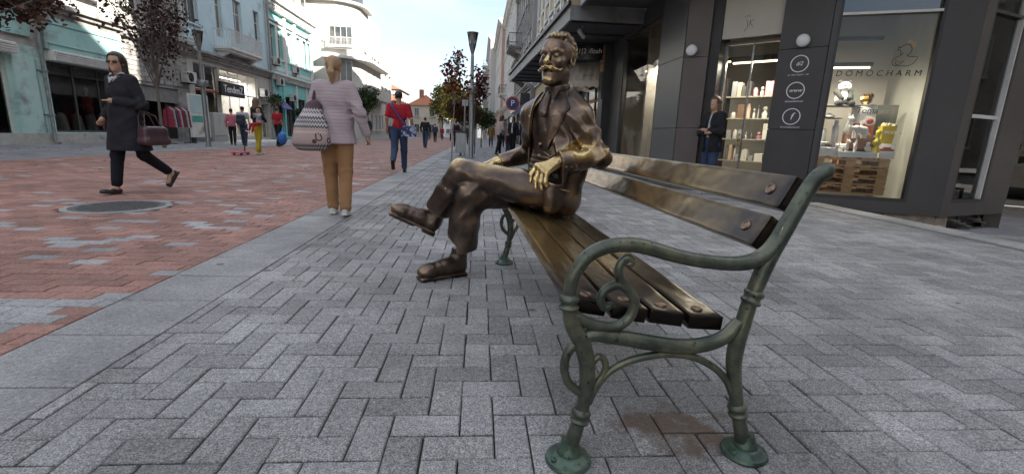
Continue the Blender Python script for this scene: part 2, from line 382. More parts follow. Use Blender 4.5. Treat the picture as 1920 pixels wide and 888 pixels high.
# ---- manhole
mh = empty('manhole_cover', (-3.77, 5.12, 0), R(8), 'round cast iron manhole cover set in the red brick paving', 'manhole')
MB().lathe([(.46, -.03), (.46, .002), (.445, .006), (.405, .006), (.40, -.004), (.36, -.01)], n=48).build('rim', M_SLAB, mh, True, 30)
mbm = MB().lathe([(.395, -.03), (.395, .002), (.385, .005)], n=48)
for i in range(-8, 9):
    for j in range(-8, 9):
        if math.hypot(i, j) < 8.2: mbm.box(i*.042-.013, i*.042+.013, j*.042-.013, j*.042+.013, .005, .0085)
mbm.build('lid', mat('cast_iron', (.07, .07, .072), (.12, .115, .11), rough=.55, scale=20, bump=.2), mh)

# ================================================================== BENCH
def patina(name, base, worn, edge_amt=.5):
    m = bpy.data.materials.new(name); m.use_nodes = True; t = m.node_tree; N = t.nodes; L = t.links; b = N['Principled BSDF']
    tcn = N.new('ShaderNodeTexCoord'); n = N.new('ShaderNodeTexNoise'); n.inputs['Scale'].default_value = 9; n.inputs['Detail'].default_value = 8; n.inputs['Roughness'].default_value = .65
    n2 = N.new('ShaderNodeTexNoise'); n2.inputs['Scale'].default_value = 70; n2.inputs['Detail'].default_value = 4
    L.new(tcn.outputs['Object'], n.inputs['Vector']); L.new(tcn.outputs['Object'], n2.inputs['Vector'])
    r = N.new('ShaderNodeValToRGB'); e = r.color_ramp.elements; e[0].position = .34; e[0].color = (*[v*.45 for v in base], 1); e[1].position = .72; e[1].color = (*worn, 1)
    k = r.color_ramp.elements.new(.5); k.color = (*base, 1)
    L.new(n.outputs['Fac'], r.inputs[0])
    rv = N.new('ShaderNodeMapRange'); rv.inputs[1].default_value = .3; rv.inputs[2].default_value = .37; rv.inputs[3].default_value = .85; rv.inputs[4].default_value = 0; L.new(n2.outputs['Fac'], rv.inputs[0])
    mm = N.new('ShaderNodeMixRGB'); mm.inputs[2].default_value = (.012, .012, .012, 1); L.new(rv.outputs[0], mm.inputs[0]); L.new(r.outputs[0], mm.inputs[1])
    L.new(mm.outputs[0], b.inputs['Base Color']); b.inputs['Metallic'].default_value = .55; b.inputs['Roughness'].default_value = .38
    bp = N.new('ShaderNodeBump'); bp.inputs['Strength'].default_value = .25; bp.inputs['Distance'].default_value = .004; L.new(n2.outputs['Fac'], bp.inputs['Height']); L.new(bp.outputs[0], b.inputs['Normal'])
    return m
M_IRON = patina('green_patina', (.1, .115, .09), (.24, .22, .13))
M_FOOT = patina('verdigris', (.08, .125, .095), (.15, .19, .145))

def slat_mat():
    """old cast bronze slats: dark brown patina, rubbed to gold towards the middle of the bench, hammered surface"""
    m = bpy.data.materials.new('slat_bronze'); m.use_nodes = True; t = m.node_tree; N = t.nodes; L = t.links; b = N['Principled BSDF']
    tcn = N.new('ShaderNodeTexCoord'); sp = N.new('ShaderNodeSeparateXYZ'); L.new(tcn.outputs['Object'], sp.inputs[0])
    n = N.new('ShaderNodeTexNoise'); n.inputs['Scale'].default_value = 11; n.inputs['Detail'].default_value = 10; n.inputs['Roughness'].default_value = .72
    L.new(tcn.outputs['Object'], n.inputs['Vector'])
    n2 = N.new('ShaderNodeTexNoise'); n2.inputs['Scale'].default_value = 16; n2.inputs['Detail'].default_value = 1; mp_ = N.new('ShaderNodeMapping'); mp_.inputs['Scale'].default_value = (1, .55, 1)
    L.new(tcn.outputs['Object'], mp_.inputs[0]); L.new(mp_.outputs[0], n2.inputs['Vector'])
    # wear: front of the seat and the middle of the length
    wv = N.new('ShaderNodeMapRange'); wv.inputs[1].default_value = .02; wv.inputs[2].default_value = .65; wv.interpolation_type = 'SMOOTHSTEP'; L.new(sp.outputs[1], wv.inputs[0])
    wu = N.new('ShaderNodeMapRange'); wu.inputs[1].default_value = .42; wu.inputs[2].default_value = .02; wu.inputs[3].default_value = .38; wu.inputs[4].default_value = 1; L.new(sp.outputs[0], wu.inputs[0])
    wz = N.new('ShaderNodeMapRange'); wz.inputs[1].default_value = .5; wz.inputs[2].default_value = .58; L.new(sp.outputs[2], wz.inputs[0])
    mxw = N.new('ShaderNodeMath'); mxw.operation = 'MAXIMUM'; hz = N.new('ShaderNodeMath'); hz.operation = 'MULTIPLY'; hz.inputs[1].default_value = .5; L.new(wz.outputs[0], hz.inputs[0])
    L.new(wu.outputs[0], mxw.inputs[0]); L.new(hz.outputs[0], mxw.inputs[1])
    pr = N.new('ShaderNodeMath'); pr.operation = 'MULTIPLY'; L.new(mxw.outputs[0], pr.inputs[0]); L.new(wv.outputs[0], pr.inputs[1])
    nm = N.new('ShaderNodeMapRange'); nm.inputs[1].default_value = .3; nm.inputs[2].default_value = .7; nm.inputs[3].default_value = -.17; nm.inputs[4].default_value = .17; L.new(n.outputs['Fac'], nm.inputs[0])
    ad = N.new('ShaderNodeMath'); ad.operation = 'ADD'; ad.use_clamp = True; L.new(pr.outputs[0], ad.inputs[0]); L.new(nm.outputs[0], ad.inputs[1])
    r = N.new('ShaderNodeValToRGB'); e = r.color_ramp.elements; e[0].position = 0; e[0].color = (.05, .04, .036, 1); e[1].position = 1; e[1].color = (.55, .38, .15, 1)
    k = r.color_ramp.elements.new(.45); k.color = (.22, .155, .085, 1)
    L.new(ad.outputs[0], r.inputs[0]); L.new(r.outputs[0], b.inputs['Base Color']); b.inputs['Metallic'].default_value = .88
    rr_ = N.new('ShaderNodeMapRange'); rr_.inputs[3].default_value = .16; rr_.inputs[4].default_value = .32; L.new(n.outputs['Fac'], rr_.inputs[0]); L.new(rr_.outputs[0], b.inputs['Roughness'])
    bp = N.new('ShaderNodeBump'); bp.inputs['Strength'].default_value = .3; bp.inputs['Distance'].default_value = .012; L.new(n2.outputs['Fac'], bp.inputs['Height']); L.new(bp.outputs[0], b.inputs['Normal'])
    return m
M_SLAT = slat_mat()
BO = (.263, 1.109, 0); BROT = R(2.0)
bench = empty('bench', BO, BROT, 'bronze slatted bench with green patinated iron scroll ends', 'bench')

def end_frame(v, name):
    """one cast end frame in the (u,z) plane at distance v along the bench"""
    e = empty(name, (0, v, 0)); e.parent = bench
    def path(pts, n=6): return [(p[0], 0, p[1]) for p in crom(pts, n)]
    front = [(.0, .03), (.01, .07), (.022, .118), (.03, .158), (.037, .23), (.032, .292), (.014, .353), (-.011, .398), (-.023, .442), (-.026, .477)]
    rf = [.022, .021, .019, .018, .021, .022, .024, .023, .019, .018]
    q = crom([(*p, r) for p, r in zip(front, rf)], 5); MB().tube([(a[0], 0, a[1]) for a in q], [a[2] for a in q], 14).build('front_leg', M_IRON, e, True)
    arm = [(-.026, .47), (-.023, .52), (-.007, .555), (.018, .586), (.058, .607), (.112, .614), (.162, .608), (.234, .589), (.308, .574), (.397, .566), (.455, .573), (.496, .598), (.525, .644), (.552, .701)]
    ra = [.0165, .017, .0175, .018, .0185, .019, .019, .0185, .018, .019, .021, .022, .021, .018]
    q = crom([(*p, r) for p, r in zip(arm, ra)], 5); MB().tube([(a[0], 0, a[1]) for a in q], [a[2] for a in q], 14).build('armrest', M_IRON, e, True)
    rear = [(.515, .02), (.503, .06), (.482, .128), (.459, .219), (.446, .284), (.447, .347), (.457, .409), (.467, .466), (.484, .528), (.503, .59), (.53, .655), (.553, .708), (.577, .762), (.598, .795), (.622, .812), (.632, .812)]
    rr_ = [.024, .021, .0185, .019, .021, .022, .021, .02, .021, .022, .022, .021, .02, .02, .021, .014]
    q = crom([(*p, r) for p, r in zip(rear, rr_)], 5); MB().tube([(a[0], 0, a[1]) for a in q], [a[2] for a in q], 14).build('back_post', M_IRON, e, True)
    rail = [(.012, .362), (.045, .372), (.099, .366), (.188, .350), (.28, .336), (.35, .34), (.405, .36), (.445, .405)]
    q = path(rail); MB().tube(q, [.017+.004*math.sin(i/len(q)*3.1) for i in range(len(q))], 12).build('seat_rail', M_IRON, e, True)
    arch = [(.045, .175), (.06, .215), (.085, .255), (.13, .288), (.192, .307), (.26, .314), (.33, .303), (.39, .272), (.432, .232), (.455, .19)]
    MB().tube(path(arch), .0105, 10).build('arch_brace', M_IRON, e, True)
    scroll = [(-.015, .43), (.02, .408), (.07, .393), (.112, .398), (.14, .424), (.147, .463), (.131, .492), (.108, .515), (.098, .542), (.101, .565), (.117, .579), (.130, .570), (.122, .561)]
    n = len(crom(scroll, 6)); MB().tube(path(scroll), [.0155-.006*(i/n) for i in range(n)], 10).build('scroll', M_IRON, e, True)
    curl = [(.125, .497), (.104, .507), (.08, .503), (.061, .487), (.056, .466), (.066, .448), (.08, .45), (.083, .46)]
    n = len(crom(curl, 6)); MB().tube(path(curl), [.013-.004*(i/n) for i in range(n)], 10).build('curl', M_IRON, e, True)
    loop = [(.014, .353), (-.012, .336), (-.026, .305), (-.027, .272), (-.016, .24), (.002, .22), (.022, .205), (.03, .19)]
    MB().tube(path(loop), [.012]*(len(path(loop))), 10).build('loop', M_IRON, e, True)
    l2 = [(.046, .265), (.049, .293), (.062, .309), (.078, .302), (.085, .278), (.078, .255), (.066, .235), (.052, .205)]
    MB().tube(path(l2), .0095, 10).build('loop', M_IRON, e, True)
    for (u, z, dx) in ((-.026, .462, 0), (.026, .138, .1), (.472, .476, .3), (.478, .142, -.2)):   # turned collars
        M = Matrix.Rotation(dx, 4, 'Y')
        prof = []
        for h, r in ((-.022, .018), (-.018, .0255), (-.012, .027), (-.007, .0225), (0, .0215), (.006, .0265), (.012, .0265), (.017, .021), (.021, .018)): prof.append((r, h))
        MB().lathe(prof, (u, 0, z), 18, M).build('collar', M_IRON, e, True, 50)
    for (u) in (0.0, .517):
        MB().lathe([(.062, .0), (.064, .006), (.061, .013), (.05, .017), (.045, .024), (.034, .028), (.033, .036), (.027, .042), (.024, .055), (.022, .062)], (u, 0, 0), 26).build('foot', M_FOOT, e, True, 40)
        MB().lathe([(.008, .012), (.008, .022), (.004, .025)], (u-.045, -.02, 0), 8).build('anchor_bolt', M_FOOT, e, True)
    return e
end_frame(0.0, 'end_frame'); end_frame(2.03, 'end_frame')

def slat(u, z, wdt, thk, tilt, v0, v1, name, bolts):
    """long bevelled board with slightly hollowed face; local axes: across, along (bench v), normal"""
    bm = bmesh.new(); ny = 56; nx = 6; rs = random.Random(int(u*1000)+3)
    grid = []
    for s_, zz in ((0, 0), (1, -thk)):
        g = []
        for j in range(ny+1):
            row = []
            for i in range(nx+1):
                x = -wdt/2+wdt*i/nx; y = v0+(v1-v0)*j/ny
                h = zz
                if s_ == 0: h += .0009*math.sin(y*19+u*40+x*30)*math.sin(y*7.3+u*9)-.0012*(1-(2*i/nx-1)**2)
                row.append(bm.verts.new((x, y, h)))
            g.append(row)
        grid.append(g)
    T, B_ = grid
    for j in range(ny):
        for i in range(nx):
            bm.faces.new((T[j][i], T[j][i+1], T[j+1][i+1], T[j+1][i])); bm.faces.new((B_[j][i], B_[j+1][i], B_[j+1][i+1], B_[j][i+1]))
        bm.faces.new((T[j][0], T[j+1][0], B_[j+1][0], B_[j][0])); bm.faces.new((T[j][nx], B_[j][nx], B_[j+1][nx], T[j+1][nx]))
    for i in range(nx):
        bm.faces.new((T[0][i], B_[0][i], B_[0][i+1], T[0][i+1])); bm.faces.new((T[ny][i], T[ny][i+1], B_[ny][i+1], B_[ny][i]))
    bmesh.ops.recalc_face_normals(bm, faces=bm.faces)
    ed = [e for e in bm.edges if len(e.link_faces) == 2 and e.calc_face_angle() > 1]
    bmesh.ops.bevel(bm, geom=ed, offset=.0045, segments=2, affect='EDGES', profile=.6)
    me = bpy.data.meshes.new(name); M = Matrix.Translation((u, 0, z)) @ Matrix.Rotation(tilt, 4, 'Y')
    bm.transform(M); bm.to_mesh(me); bm.free(); me.polygons.foreach_set('use_smooth', [True]*len(me.polygons)); me.set_sharp_from_angle(angle=R(35))
    o = link(name, me, M_SLAT, bench)
    for (bu, bv) in bolts:
        bo = MB().lathe([(.017, -.004), (.017, .001), (.0145, .004), (.012, .004), (.0105, .002), (.004, .003)], (0, 0, 0), 18)
        bo.xf(M @ Matrix.Translation((bu, bv, 0))).build('bolt', mat('bolt_bronze', (.3, .2, .14), (.16, .11, .08), rough=.35, metal=.9, scale=60), o, True, 40)
    return o
V0, V1 = .028, 2.07
for k in range(4):
    u = .034+k*.109; z = (.452, .437, .421, .409)[k]
    slat(u+.008, z, .098, .040, (.16, .16, .14, .06)[k], V0+(.012, .0, .008, .002)[k], V1, 'seat_slat', [(.0, V0+.06), (0, V1-.06)])
for (u, z) in ((.566, .750), (.508, .645)):
    slat(u, z, .096, .034, R(-64) if z > .7 else R(-58), V0+.03, V1-.01, 'back_slat', [(.0, V0+.1), (0, V1-.06)])

# ================================================================== ORGANIC SHAPES (distance fields turned into one continuous mesh)
class SDF:
    def __init__(s, lo, hi, h):
        s.lo = np.array(lo, float); s.h = h
        n = np.ceil((np.array(hi, float)-s.lo)/h).astype(int)+1; s.n = n
        s.ax = [s.lo[i]+h*np.arange(n[i]) for i in range(3)]
        s.d = np.full(tuple(n), 9.0, np.float32)
    def win(s, lo, hi):
        a = np.clip(np.floor((np.array(lo)-s.lo)/s.h).astype(int), 0, s.n); b = np.clip(np.ceil((np.array(hi)-s.lo)/s.h).astype(int)+1, 0, s.n)
        sl_ = tuple(slice(a[i], b[i]) for i in range(3))
        if any(b[i] <= a[i] for i in range(3)): return None, None
        X = s.ax[0][sl_[0]][:, None, None]; Y = s.ax[1][sl_[1]][None, :, None]; Z = s.ax[2][sl_[2]][None, None, :]
        return sl_, (X, Y, Z)
    def put(s, sl_, d, k, op):
        o = s.d[sl_]
        if op == 'u':
            if k > 0: hh = np.maximum(k-np.abs(o-d), 0)/k; s.d[sl_] = np.minimum(o, d)-hh*hh*k*.25
            else: s.d[sl_] = np.minimum(o, d)
        elif op == 's':
            d = -d
            if k > 0: hh = np.maximum(k-np.abs(o-d), 0)/k; s.d[sl_] = np.maximum(o, d)+hh*hh*k*.25
            else: s.d[sl_] = np.maximum(o, d)
    def cone(s, a, b, ra, rb=None, k=.02, op='u', sq=None):
        """tapered capsule; sq=(axis vector, factor) flattens it along an axis"""
        rb = ra if rb is None else rb; a = np.array(a, float); b = np.array(b, float); m = max(ra, rb)+k+2*s.h
        sl_, P = s.win(np.minimum(a, b)-m, np.maximum(a, b)+m)
        if sl_ is None: return s
        ab = b-a; L2 = max(float(ab@ab), 1e-9)
        q = [P[i]-a[i] for i in range(3)]
        t = np.clip((q[0]*ab[0]+q[1]*ab[1]+q[2]*ab[2])/L2, 0, 1)
        w = [q[i]-t*ab[i] for i in range(3)]
        if sq is not None:
            n_, f = sq; n_ = np.array(n_, float)/np.linalg.norm(n_); c = w[0]*n_[0]+w[1]*n_[1]+w[2]*n_[2]
            w = [w[i]+c*n_[i]*(f-1) for i in range(3)]
        d = np.sqrt(w[0]**2+w[1]**2+w[2]**2)-(ra+(rb-ra)*t)
        s.put(sl_, d.astype(np.float32), k, op); return s
    def path(s, pts, k=.015, op='u'):
        """pts: (x,y,z,r) chain of cones"""
        for p, q in zip(pts[:-1], pts[1:]): s.cone(p[:3], q[:3], p[3], q[3], k, op)
        return s
    def ell(s, c, r, A=None, k=.02, op='u'):
        """ellipsoid, A rows = local axes"""
        c = np.array(c, float); r = np.array(r, float); m = r.max()+k+2*s.h
        sl_, P = s.win(c-m, c+m)
        if sl_ is None: return s
        q = [P[i]-c[i] for i in range(3)]
        if A is not None: q = [q[0]*A[i][0]+q[1]*A[i][1]+q[2]*A[i][2] for i in range(3)]
        k0 = np.sqrt(sum((q[i]/r[i])**2 for i in range(3))); k1 = np.sqrt(sum((q[i]/r[i]**2)**2 for i in range(3)))+1e-9
        s.put(sl_, (k0*(k0-1)/k1).astype(np.float32), k, op); return s
    def box(s, c, hf, A=None, rnd=.01, k=.01, op='u'):
        c = np.array(c, float); m = float(np.linalg.norm(hf))+rnd+k+2*s.h
        sl_, P = s.win(c-m, c+m)
        if sl_ is None: return s
        q = [P[i]-c[i] for i in range(3)]
        if A is not None: q = [q[0]*A[i][0]+q[1]*A[i][1]+q[2]*A[i][2] for i in range(3)]
        e = [np.abs(q[i])-(hf[i]-rnd) for i in range(3)]
        d = np.sqrt(sum(np.maximum(x, 0)**2 for x in e))+np.minimum(np.maximum(np.maximum(e[0], e[1]), e[2]), 0)-rnd
        s.put(sl_, d.astype(np.float32), k, op); return s
    def fn(s, f, k=0., op='s', lo=None, hi=None):
        sl_, P = s.win(s.lo if lo is None else lo, s.lo+s.h*s.n if hi is None else hi)
        s.put(sl_, np.broadcast_to(f(*P), s.d[sl_].shape).astype(np.float32), k, op); return s
    def disp(s, f, lo=None, hi=None):
        sl_, P = s.win(s.lo if lo is None else lo, s.lo+s.h*s.n if hi is None else hi)
        s.d[sl_] += np.broadcast_to(f(*P), s.d[sl_].shape).astype(np.float32); return s
    def arrays(s):
        d = s.d.copy(); d[0] = d[-1] = 9; d[:, 0] = d[:, -1] = 9; d[:, :, 0] = d[:, :, -1] = 9
        S = d < 0
        C = np.zeros(tuple(s.n-1), np.int8)
        for i in (0, 1):
            for j in (0, 1):
                for k in (0, 1): C += S[i:s.n[0]-1+i, j:s.n[1]-1+j, k:s.n[2]-1+k]
        act = (C > 0) & (C < 8); I = np.argwhere(act); idx = -np.ones(act.shape, np.int64); idx[act] = np.arange(len(I))
        corner = np.array([(i, j, k) for i in (0, 1) for j in (0, 1) for k in (0, 1)])
        V = np.stack([d[I[:, 0]+c[0], I[:, 1]+c[1], I[:, 2]+c[2]] for c in corner], 1).astype(float); V = np.clip(V, -3*s.h, 3*s.h)
        acc = np.zeros((len(I), 3)); cnt = np.zeros(len(I))
        for a in range(8):
            for b in range(a+1, 8):
                if np.abs(corner[a]-corner[b]).sum() != 1: continue
                va, vb = V[:, a], V[:, b]; m = (va < 0) != (vb < 0)
                t = np.where(m, va/np.where(m, va-vb, 1), 0)
                acc += m[:, None]*(corner[a]+t[:, None]*(corner[b]-corner[a])); cnt += m
        vert = s.lo+(I+acc/cnt[:, None])*s.h
        F = []
        for ax in range(3):
            A = [slice(None)]*3; B = [slice(None)]*3; A[ax] = slice(0, -1); B[ax] = slice(1, None)
            ch = S[tuple(A)] != S[tuple(B)]; E = np.argwhere(ch)
            if not len(E): continue
            ins = S[tuple(A)][ch]; o1, o2 = [(1, 2), (2, 0), (0, 1)][ax]
            def cell(da, db):
                c = E.copy(); c[:, o1] -= da; c[:, o2] -= db; return idx[c[:, 0], c[:, 1], c[:, 2]]
            Q = np.stack([cell(1, 1), cell(0, 1), cell(0, 0), cell(1, 0)], 1)
            Q = np.where(ins[:, None], Q, Q[:, ::-1]); F.append(Q)
        return vert, np.concatenate(F) if F else np.zeros((0, 4), int)
    def mesh(s, name, m, wear=None, org=(0, 0, 0), relax=1):
        v, f = s.arrays()
        for _ in range(relax):           # light Laplacian relax against grid stepping
            acc = np.zeros_like(v); c = np.zeros(len(v))
            for i in range(4):
                np.add.at(acc, f[:, i], v[f[:, (i+1) % 4]]); np.add.at(acc, f[:, i], v[f[:, (i+3) % 4]]); np.add.at(c, f[:, i], 2)
            v = .5*v+.5*acc/np.maximum(c, 1)[:, None]
        me = bpy.data.meshes.new(name); w_ = wear(v) if wear is not None else None
        v = v-np.array(org)
        me.vertices.add(len(v)); me.vertices.foreach_set('co', v.astype(np.float32).ravel())
        me.loops.add(f.size); me.loops.foreach_set('vertex_index', f.astype(np.int32).ravel())
        me.polygons.add(len(f)); me.polygons.foreach_set('loop_start', np.arange(0, f.size, 4, dtype=np.int32))
        me.polygons.foreach_set('use_smooth', np.ones(len(f), bool))
        me.update(calc_edges=True); me.materials.append(m)
        if w_ is not None:
            at = me.attributes.new('wear', 'FLOAT', 'POINT'); at.data.foreach_set('value', w_.astype(np.float32))
        return me
def frame(f, tilt=0.):
    """rows: his left, forward, up for a horizontal facing vector; tilt>0 nods forward"""
    f = np.array((f[0], f[1], 0.)); f /= np.linalg.norm(f); l = np.array((-f[1], f[0], 0.)); u = np.array((0, 0, 1.))
    f2 = f*math.cos(tilt)-u*math.sin(tilt); u2_ = np.cross(l, f2)*-1.0
    u2_ = u*math.cos(tilt)+f*math.sin(tilt)
    return np.array((-l*-1.0, f2, u2_))
def sstep(a, b, x): t = np.clip((x-a)/(b-a), 0, 1); return t*t*(3-2*t)

# ================================================================== STATUE
def bronze():
    """patinated bronze: brown in the folds, rubbed bright where hands touch (vertex attribute 'wear')"""
    m = bpy.data.materials.new('statue_bronze'); m.use_nodes = True; t = m.node_tree; N = t.nodes; L = t.links; b = N['Principled BSDF']
    tcn = N.new('ShaderNodeTexCoord'); at = N.new('ShaderNodeAttribute'); at.attribute_name = 'wear'
    n = N.new('ShaderNodeTexNoise'); n.inputs['Scale'].default_value = 7; n.inputs['Detail'].default_value = 8; n.inputs['Roughness'].default_value = .62
    n2 = N.new('ShaderNodeTexNoise'); n2.inputs['Scale'].default_value = 45; n2.inputs['Detail'].default_value = 4
    L.new(tcn.outputs['Object'], n.inputs['Vector']); L.new(tcn.outputs['Object'], n2.inputs['Vector'])
    g = N.new('ShaderNodeNewGeometry'); pt = N.new('ShaderNodeMapRange'); pt.inputs[1].default_value = .47; pt.inputs[2].default_value = .56; pt.inputs[3].default_value = -.3; pt.inputs[4].default_value = .38
    L.new(g.outputs['Pointiness'], pt.inputs[0])
    nm = N.new('ShaderNodeMapRange'); nm.inputs[1].default_value = .3; nm.inputs[2].default_value = .7; nm.inputs[3].default_value = -.2; nm.inputs[4].default_value = .26; L.new(n.outputs['Fac'], nm.inputs[0])
    a1 = N.new('ShaderNodeMath'); a1.operation = 'ADD'; a2 = N.new('ShaderNodeMath'); a2.operation = 'ADD'; a2.use_clamp = True
    L.new(at.outputs['Fac'], a1.inputs[0]); L.new(nm.outputs[0], a1.inputs[1]); L.new(a1.outputs[0], a2.inputs[0]); L.new(pt.outputs[0], a2.inputs[1])
    r = N.new('ShaderNodeValToRGB'); e = r.color_ramp.elements; e[0].position = 0; e[0].color = (.05, .04, .036, 1); e[1].position = 1; e[1].color = (.66, .5, .24, 1)
    for p_, c in ((.3, (.125, .092, .074)), (.55, (.25, .175, .115)), (.78, (.42, .3, .14))): k = r.color_ramp.elements.new(p_); k.color = (*c, 1)
    L.new(a2.outputs[0], r.inputs[0]); L.new(r.outputs[0], b.inputs['Base Color']); b.inputs['Metallic'].default_value = .9
    ro = N.new('ShaderNodeMapRange'); ro.inputs[3].default_value = .36; ro.inputs[4].default_value = .24; L.new(a2.outputs[0], ro.inputs[0]); L.new(ro.outputs[0], b.inputs['Roughness'])
    bp = N.new('ShaderNodeBump'); bp.inputs['Strength'].default_value = .18; bp.inputs['Distance'].default_value = .006; L.new(n2.outputs['Fac'], bp.inputs['Height']); L.new(bp.outputs[0], b.inputs['Normal'])
    return m
M_BRZ = bronze()
statue = empty('bronze_statue', BO, BROT, 'seated bronze statue of a moustached man with crossed legs on the bench', 'statue')

FT = np.array((-.78, -.62, 0)); FT /= np.linalg.norm(FT); LT = np.array((-FT[1]*1., FT[0], 0)); LT = np.array((.62, -.78, 0)); LT /= np.linalg.norm(LT)
CH = np.array((.235, 1.615, .0))            # torso axis at chest
def T(l, f, z, c=CH): return c+LT*l+FT*f+np.array((0, 0, z))
AT = np.array((LT, FT, (0, 0, 1.)))
PEL = np.array((.215, 1.64, .56))
LH, RH = np.array((.20, 1.52, .555)), np.array((.17, 1.78, .54))
LK, RK = np.array((-.300, 1.735, .640)), np.array((-.25, 1.665, .510))
LA, RA = np.array((-.475, 1.86, .355)), np.array((-.325, 1.705, .12))
LS, RS = np.array((.338, 1.492, .972)), np.array((.13, 1.757, .985))
LE, RE = np.array((.452, 1.425, .775)), np.array((.16, 1.975, .77))
LW, RW = np.array((.222, 1.405, .742)), np.array((-.06, 1.93, .705))
h = .0075
def wear_fn(spots, base=.18):
    def f(v):
        w_ = np.full(len(v), base)
        for (c, r, amt) in spots:
            d = np.linalg.norm((v-np.array(c))/np.array(r), axis=1); w_ = np.maximum(w_, amt*(1-sstep(.3, 1.35, d)))
        return w_
    return f
# ---- trousers
s = SDF((-.66, 1.36, .12), (.42, 2.0, .78), h)
s.ell(PEL, (.16, .20, .13), k=.03).cone(LH, LK, .112, .083, .03).cone(RH, RK, .105, .083, .03)
LHM = LK+(LA-LK)*.86
s.path([(*LK, .086), (*(LK+(LA-LK)*.45), .084), (*LHM, .086)], .03)
RHM = RK+(RA-RK)*.86
s.path([(*RK, .088), (*(RK+(RA-RK)*.4), .09), (*(RHM+np.array((.0, 0, -.02))), .107)], .03)
def folds(X, Y, Z):   # drapery folds round knees, hems and lap
    d1 = np.sqrt((X-LK[0])**2+(Y-LK[1])**2+(Z-LK[2])**2); d2 = np.sqrt((X-RK[0])**2+(Y-RK[1])**2+(Z-RK[2])**2)
    rdg = lambda q: 1-2*np.abs(np.sin(q))
    a = .005*rdg(X*27+Z*19+Y*10+.8*np.sin(Z*22))*np.exp(-(d1/.15)**2)+.0055*rdg(Z*29-X*21+.8*np.sin(Y*25))*np.exp(-(d2/.16)**2)
    b = .005*rdg(X*12+Y*16+3*np.sin(Z*4.5+1)+X*12)*np.exp(-((Z-.28)/.15)**2)
    c = .0045*rdg(X*17+Z*15+1.5*np.sin(Y*9))*np.exp(-((X-.1)/.14)**2)
    return -(a+b+c)
s.disp(folds)
def cut(p, n_): n_ = np.array(n_)/np.linalg.norm(n_); return lambda X, Y, Z: -((X-p[0])*n_[0]+(Y-p[1])*n_[1]+(Z-p[2])*n_[2])
dl = (LA-LK)/np.linalg.norm(LA-LK)
s.fn(lambda X, Y, Z: np.maximum(-((X-LHM[0])*dl[0]+(Y-LHM[1])*dl[1]+(Z-LHM[2])*dl[2]), X+.33), .006, 's')        # left hem cut
s.fn(lambda X, Y, Z: Z-.165-.12*(X+.33), .006, 's')                                                                          # right hem cut
s.fn(lambda X, Y, Z: np.maximum(Z-.434+.15*(X-.1)*(X > .1), -(X+.02)), .01, 's')                                 # flattened on the seat
TRW = wear_fn([((-.06, 1.60, .73), (.34, .14, .085), .95), (tuple(LK+np.array((-.02, 0, .06))), (.1, .1, .07), .9), ((-.28, 1.62, .55), (.06, .05, .09), .5), ((-.25, 1.6, .4), (.05, .05, .16), .45)], .24)
link('trousers', s.mesh('trousers', M_BRZ, TRW), None, statue)
# ---- shoes
def shoe(heel, toe, zt, name, tilt=0):
    heel = np.array(heel, float); toe = np.array(toe, float); ax = toe-heel; L_ = np.linalg.norm(ax); ax /= L_
    side_ = np.cross(np.array((0, 0, 1.)), ax); side_ /= np.linalg.norm(side_); upv = np.cross(ax, side_)
    def P(a, b, c): return heel+ax*a+side_*b+upv*c
    A = np.array((ax, side_, upv)); lo = np.minimum(heel, toe)-.12; hi = np.maximum(heel, toe)+.17
    q = SDF(lo, hi, .005)
    q.cone(P(.035, 0, .05), P(.03, 0, .15), .05, .05, .02).cone(P(.035, 0, .055), P(.13, 0, .055), .049, .05, .02)
    q.cone(P(.12, 0, .058), P(L_-.06, 0, .045), .052, .048, .02).ell(P(L_-.05, 0, .042), (.066, .052, .04), A, .02)
    q.cone(P(.07, 0, .09), P(.14, 0, .065), .04, .034, .02)
    q.fn(lambda X, Y, Z: (X-heel[0])*upv[0]+(Y-heel[1])*upv[1]+(Z-heel[2])*upv[2]-.008, .006, 's')
    def wr(X, Y, Z):
        a = (X-heel[0])*ax[0]+(Y-heel[1])*ax[1]+(Z-heel[2])*ax[2]
        return .0014*np.sin(a*130)*np.exp(-((a-.2)/.045)**2)
    q.disp(wr)
    q.box(P(L_*.5, 0, .006), (L_*.5+.008, .047, .009), A, .008, .004)               # sole welt
    q.box(P(.035, 0, -.008), (.045, .042, .014), A, .006, .003)                      # heel block
    q.box(P(L_-.08, 0, -.006), (.085, .043, .008), A, .007, .003)
    for i, a in enumerate((.115, .135, .155)): q.cone(P(a, -.022, .088-i*.007), P(a, .022, .088-i*.007), .0045, .0045, .003)   # laces
    q.path([(*P(.11, 0, .098), .0035), (*P(.12, -.028, .098), .0035), (*P(.10, -.04, .085), .0035), (*P(.105, -.01, .095), .0035)], .002)
    tw = wear_fn([(tuple(P(L_-.03, 0, .045)), (.08, .06, .045), .55), (tuple(P(L_-.12, 0, .08)), (.07, .06, .04), .4)], .2)
    return link(name, q.mesh(name, M_BRZ, tw), None, statue)
shoe((-.285, 1.745, .013), (-.545, 1.605, .013), 0, 'shoe')
shoe((-.478, 1.865, .245), (-.745, 1.845, .372), 0, 'shoe')
# ---- sock / ankle pieces
s = SDF((-.6, 1.6, .05), (-.2, 1.98, .5), .007); s.cone(RA+np.array((0, 0, -.03)), RK, .05, .06).cone(LA+np.array((-.02, 0, -.03)), LK, .048, .06)
s.fn(lambda X, Y, Z: .42-Z-.0 if False else Z-9, 0, 's')
s.fn(lambda X, Y, Z: .40-Z, .0, 's') if False else None
link('sock', s.mesh('sock', M_BRZ, wear_fn([], .08)), None, statue)
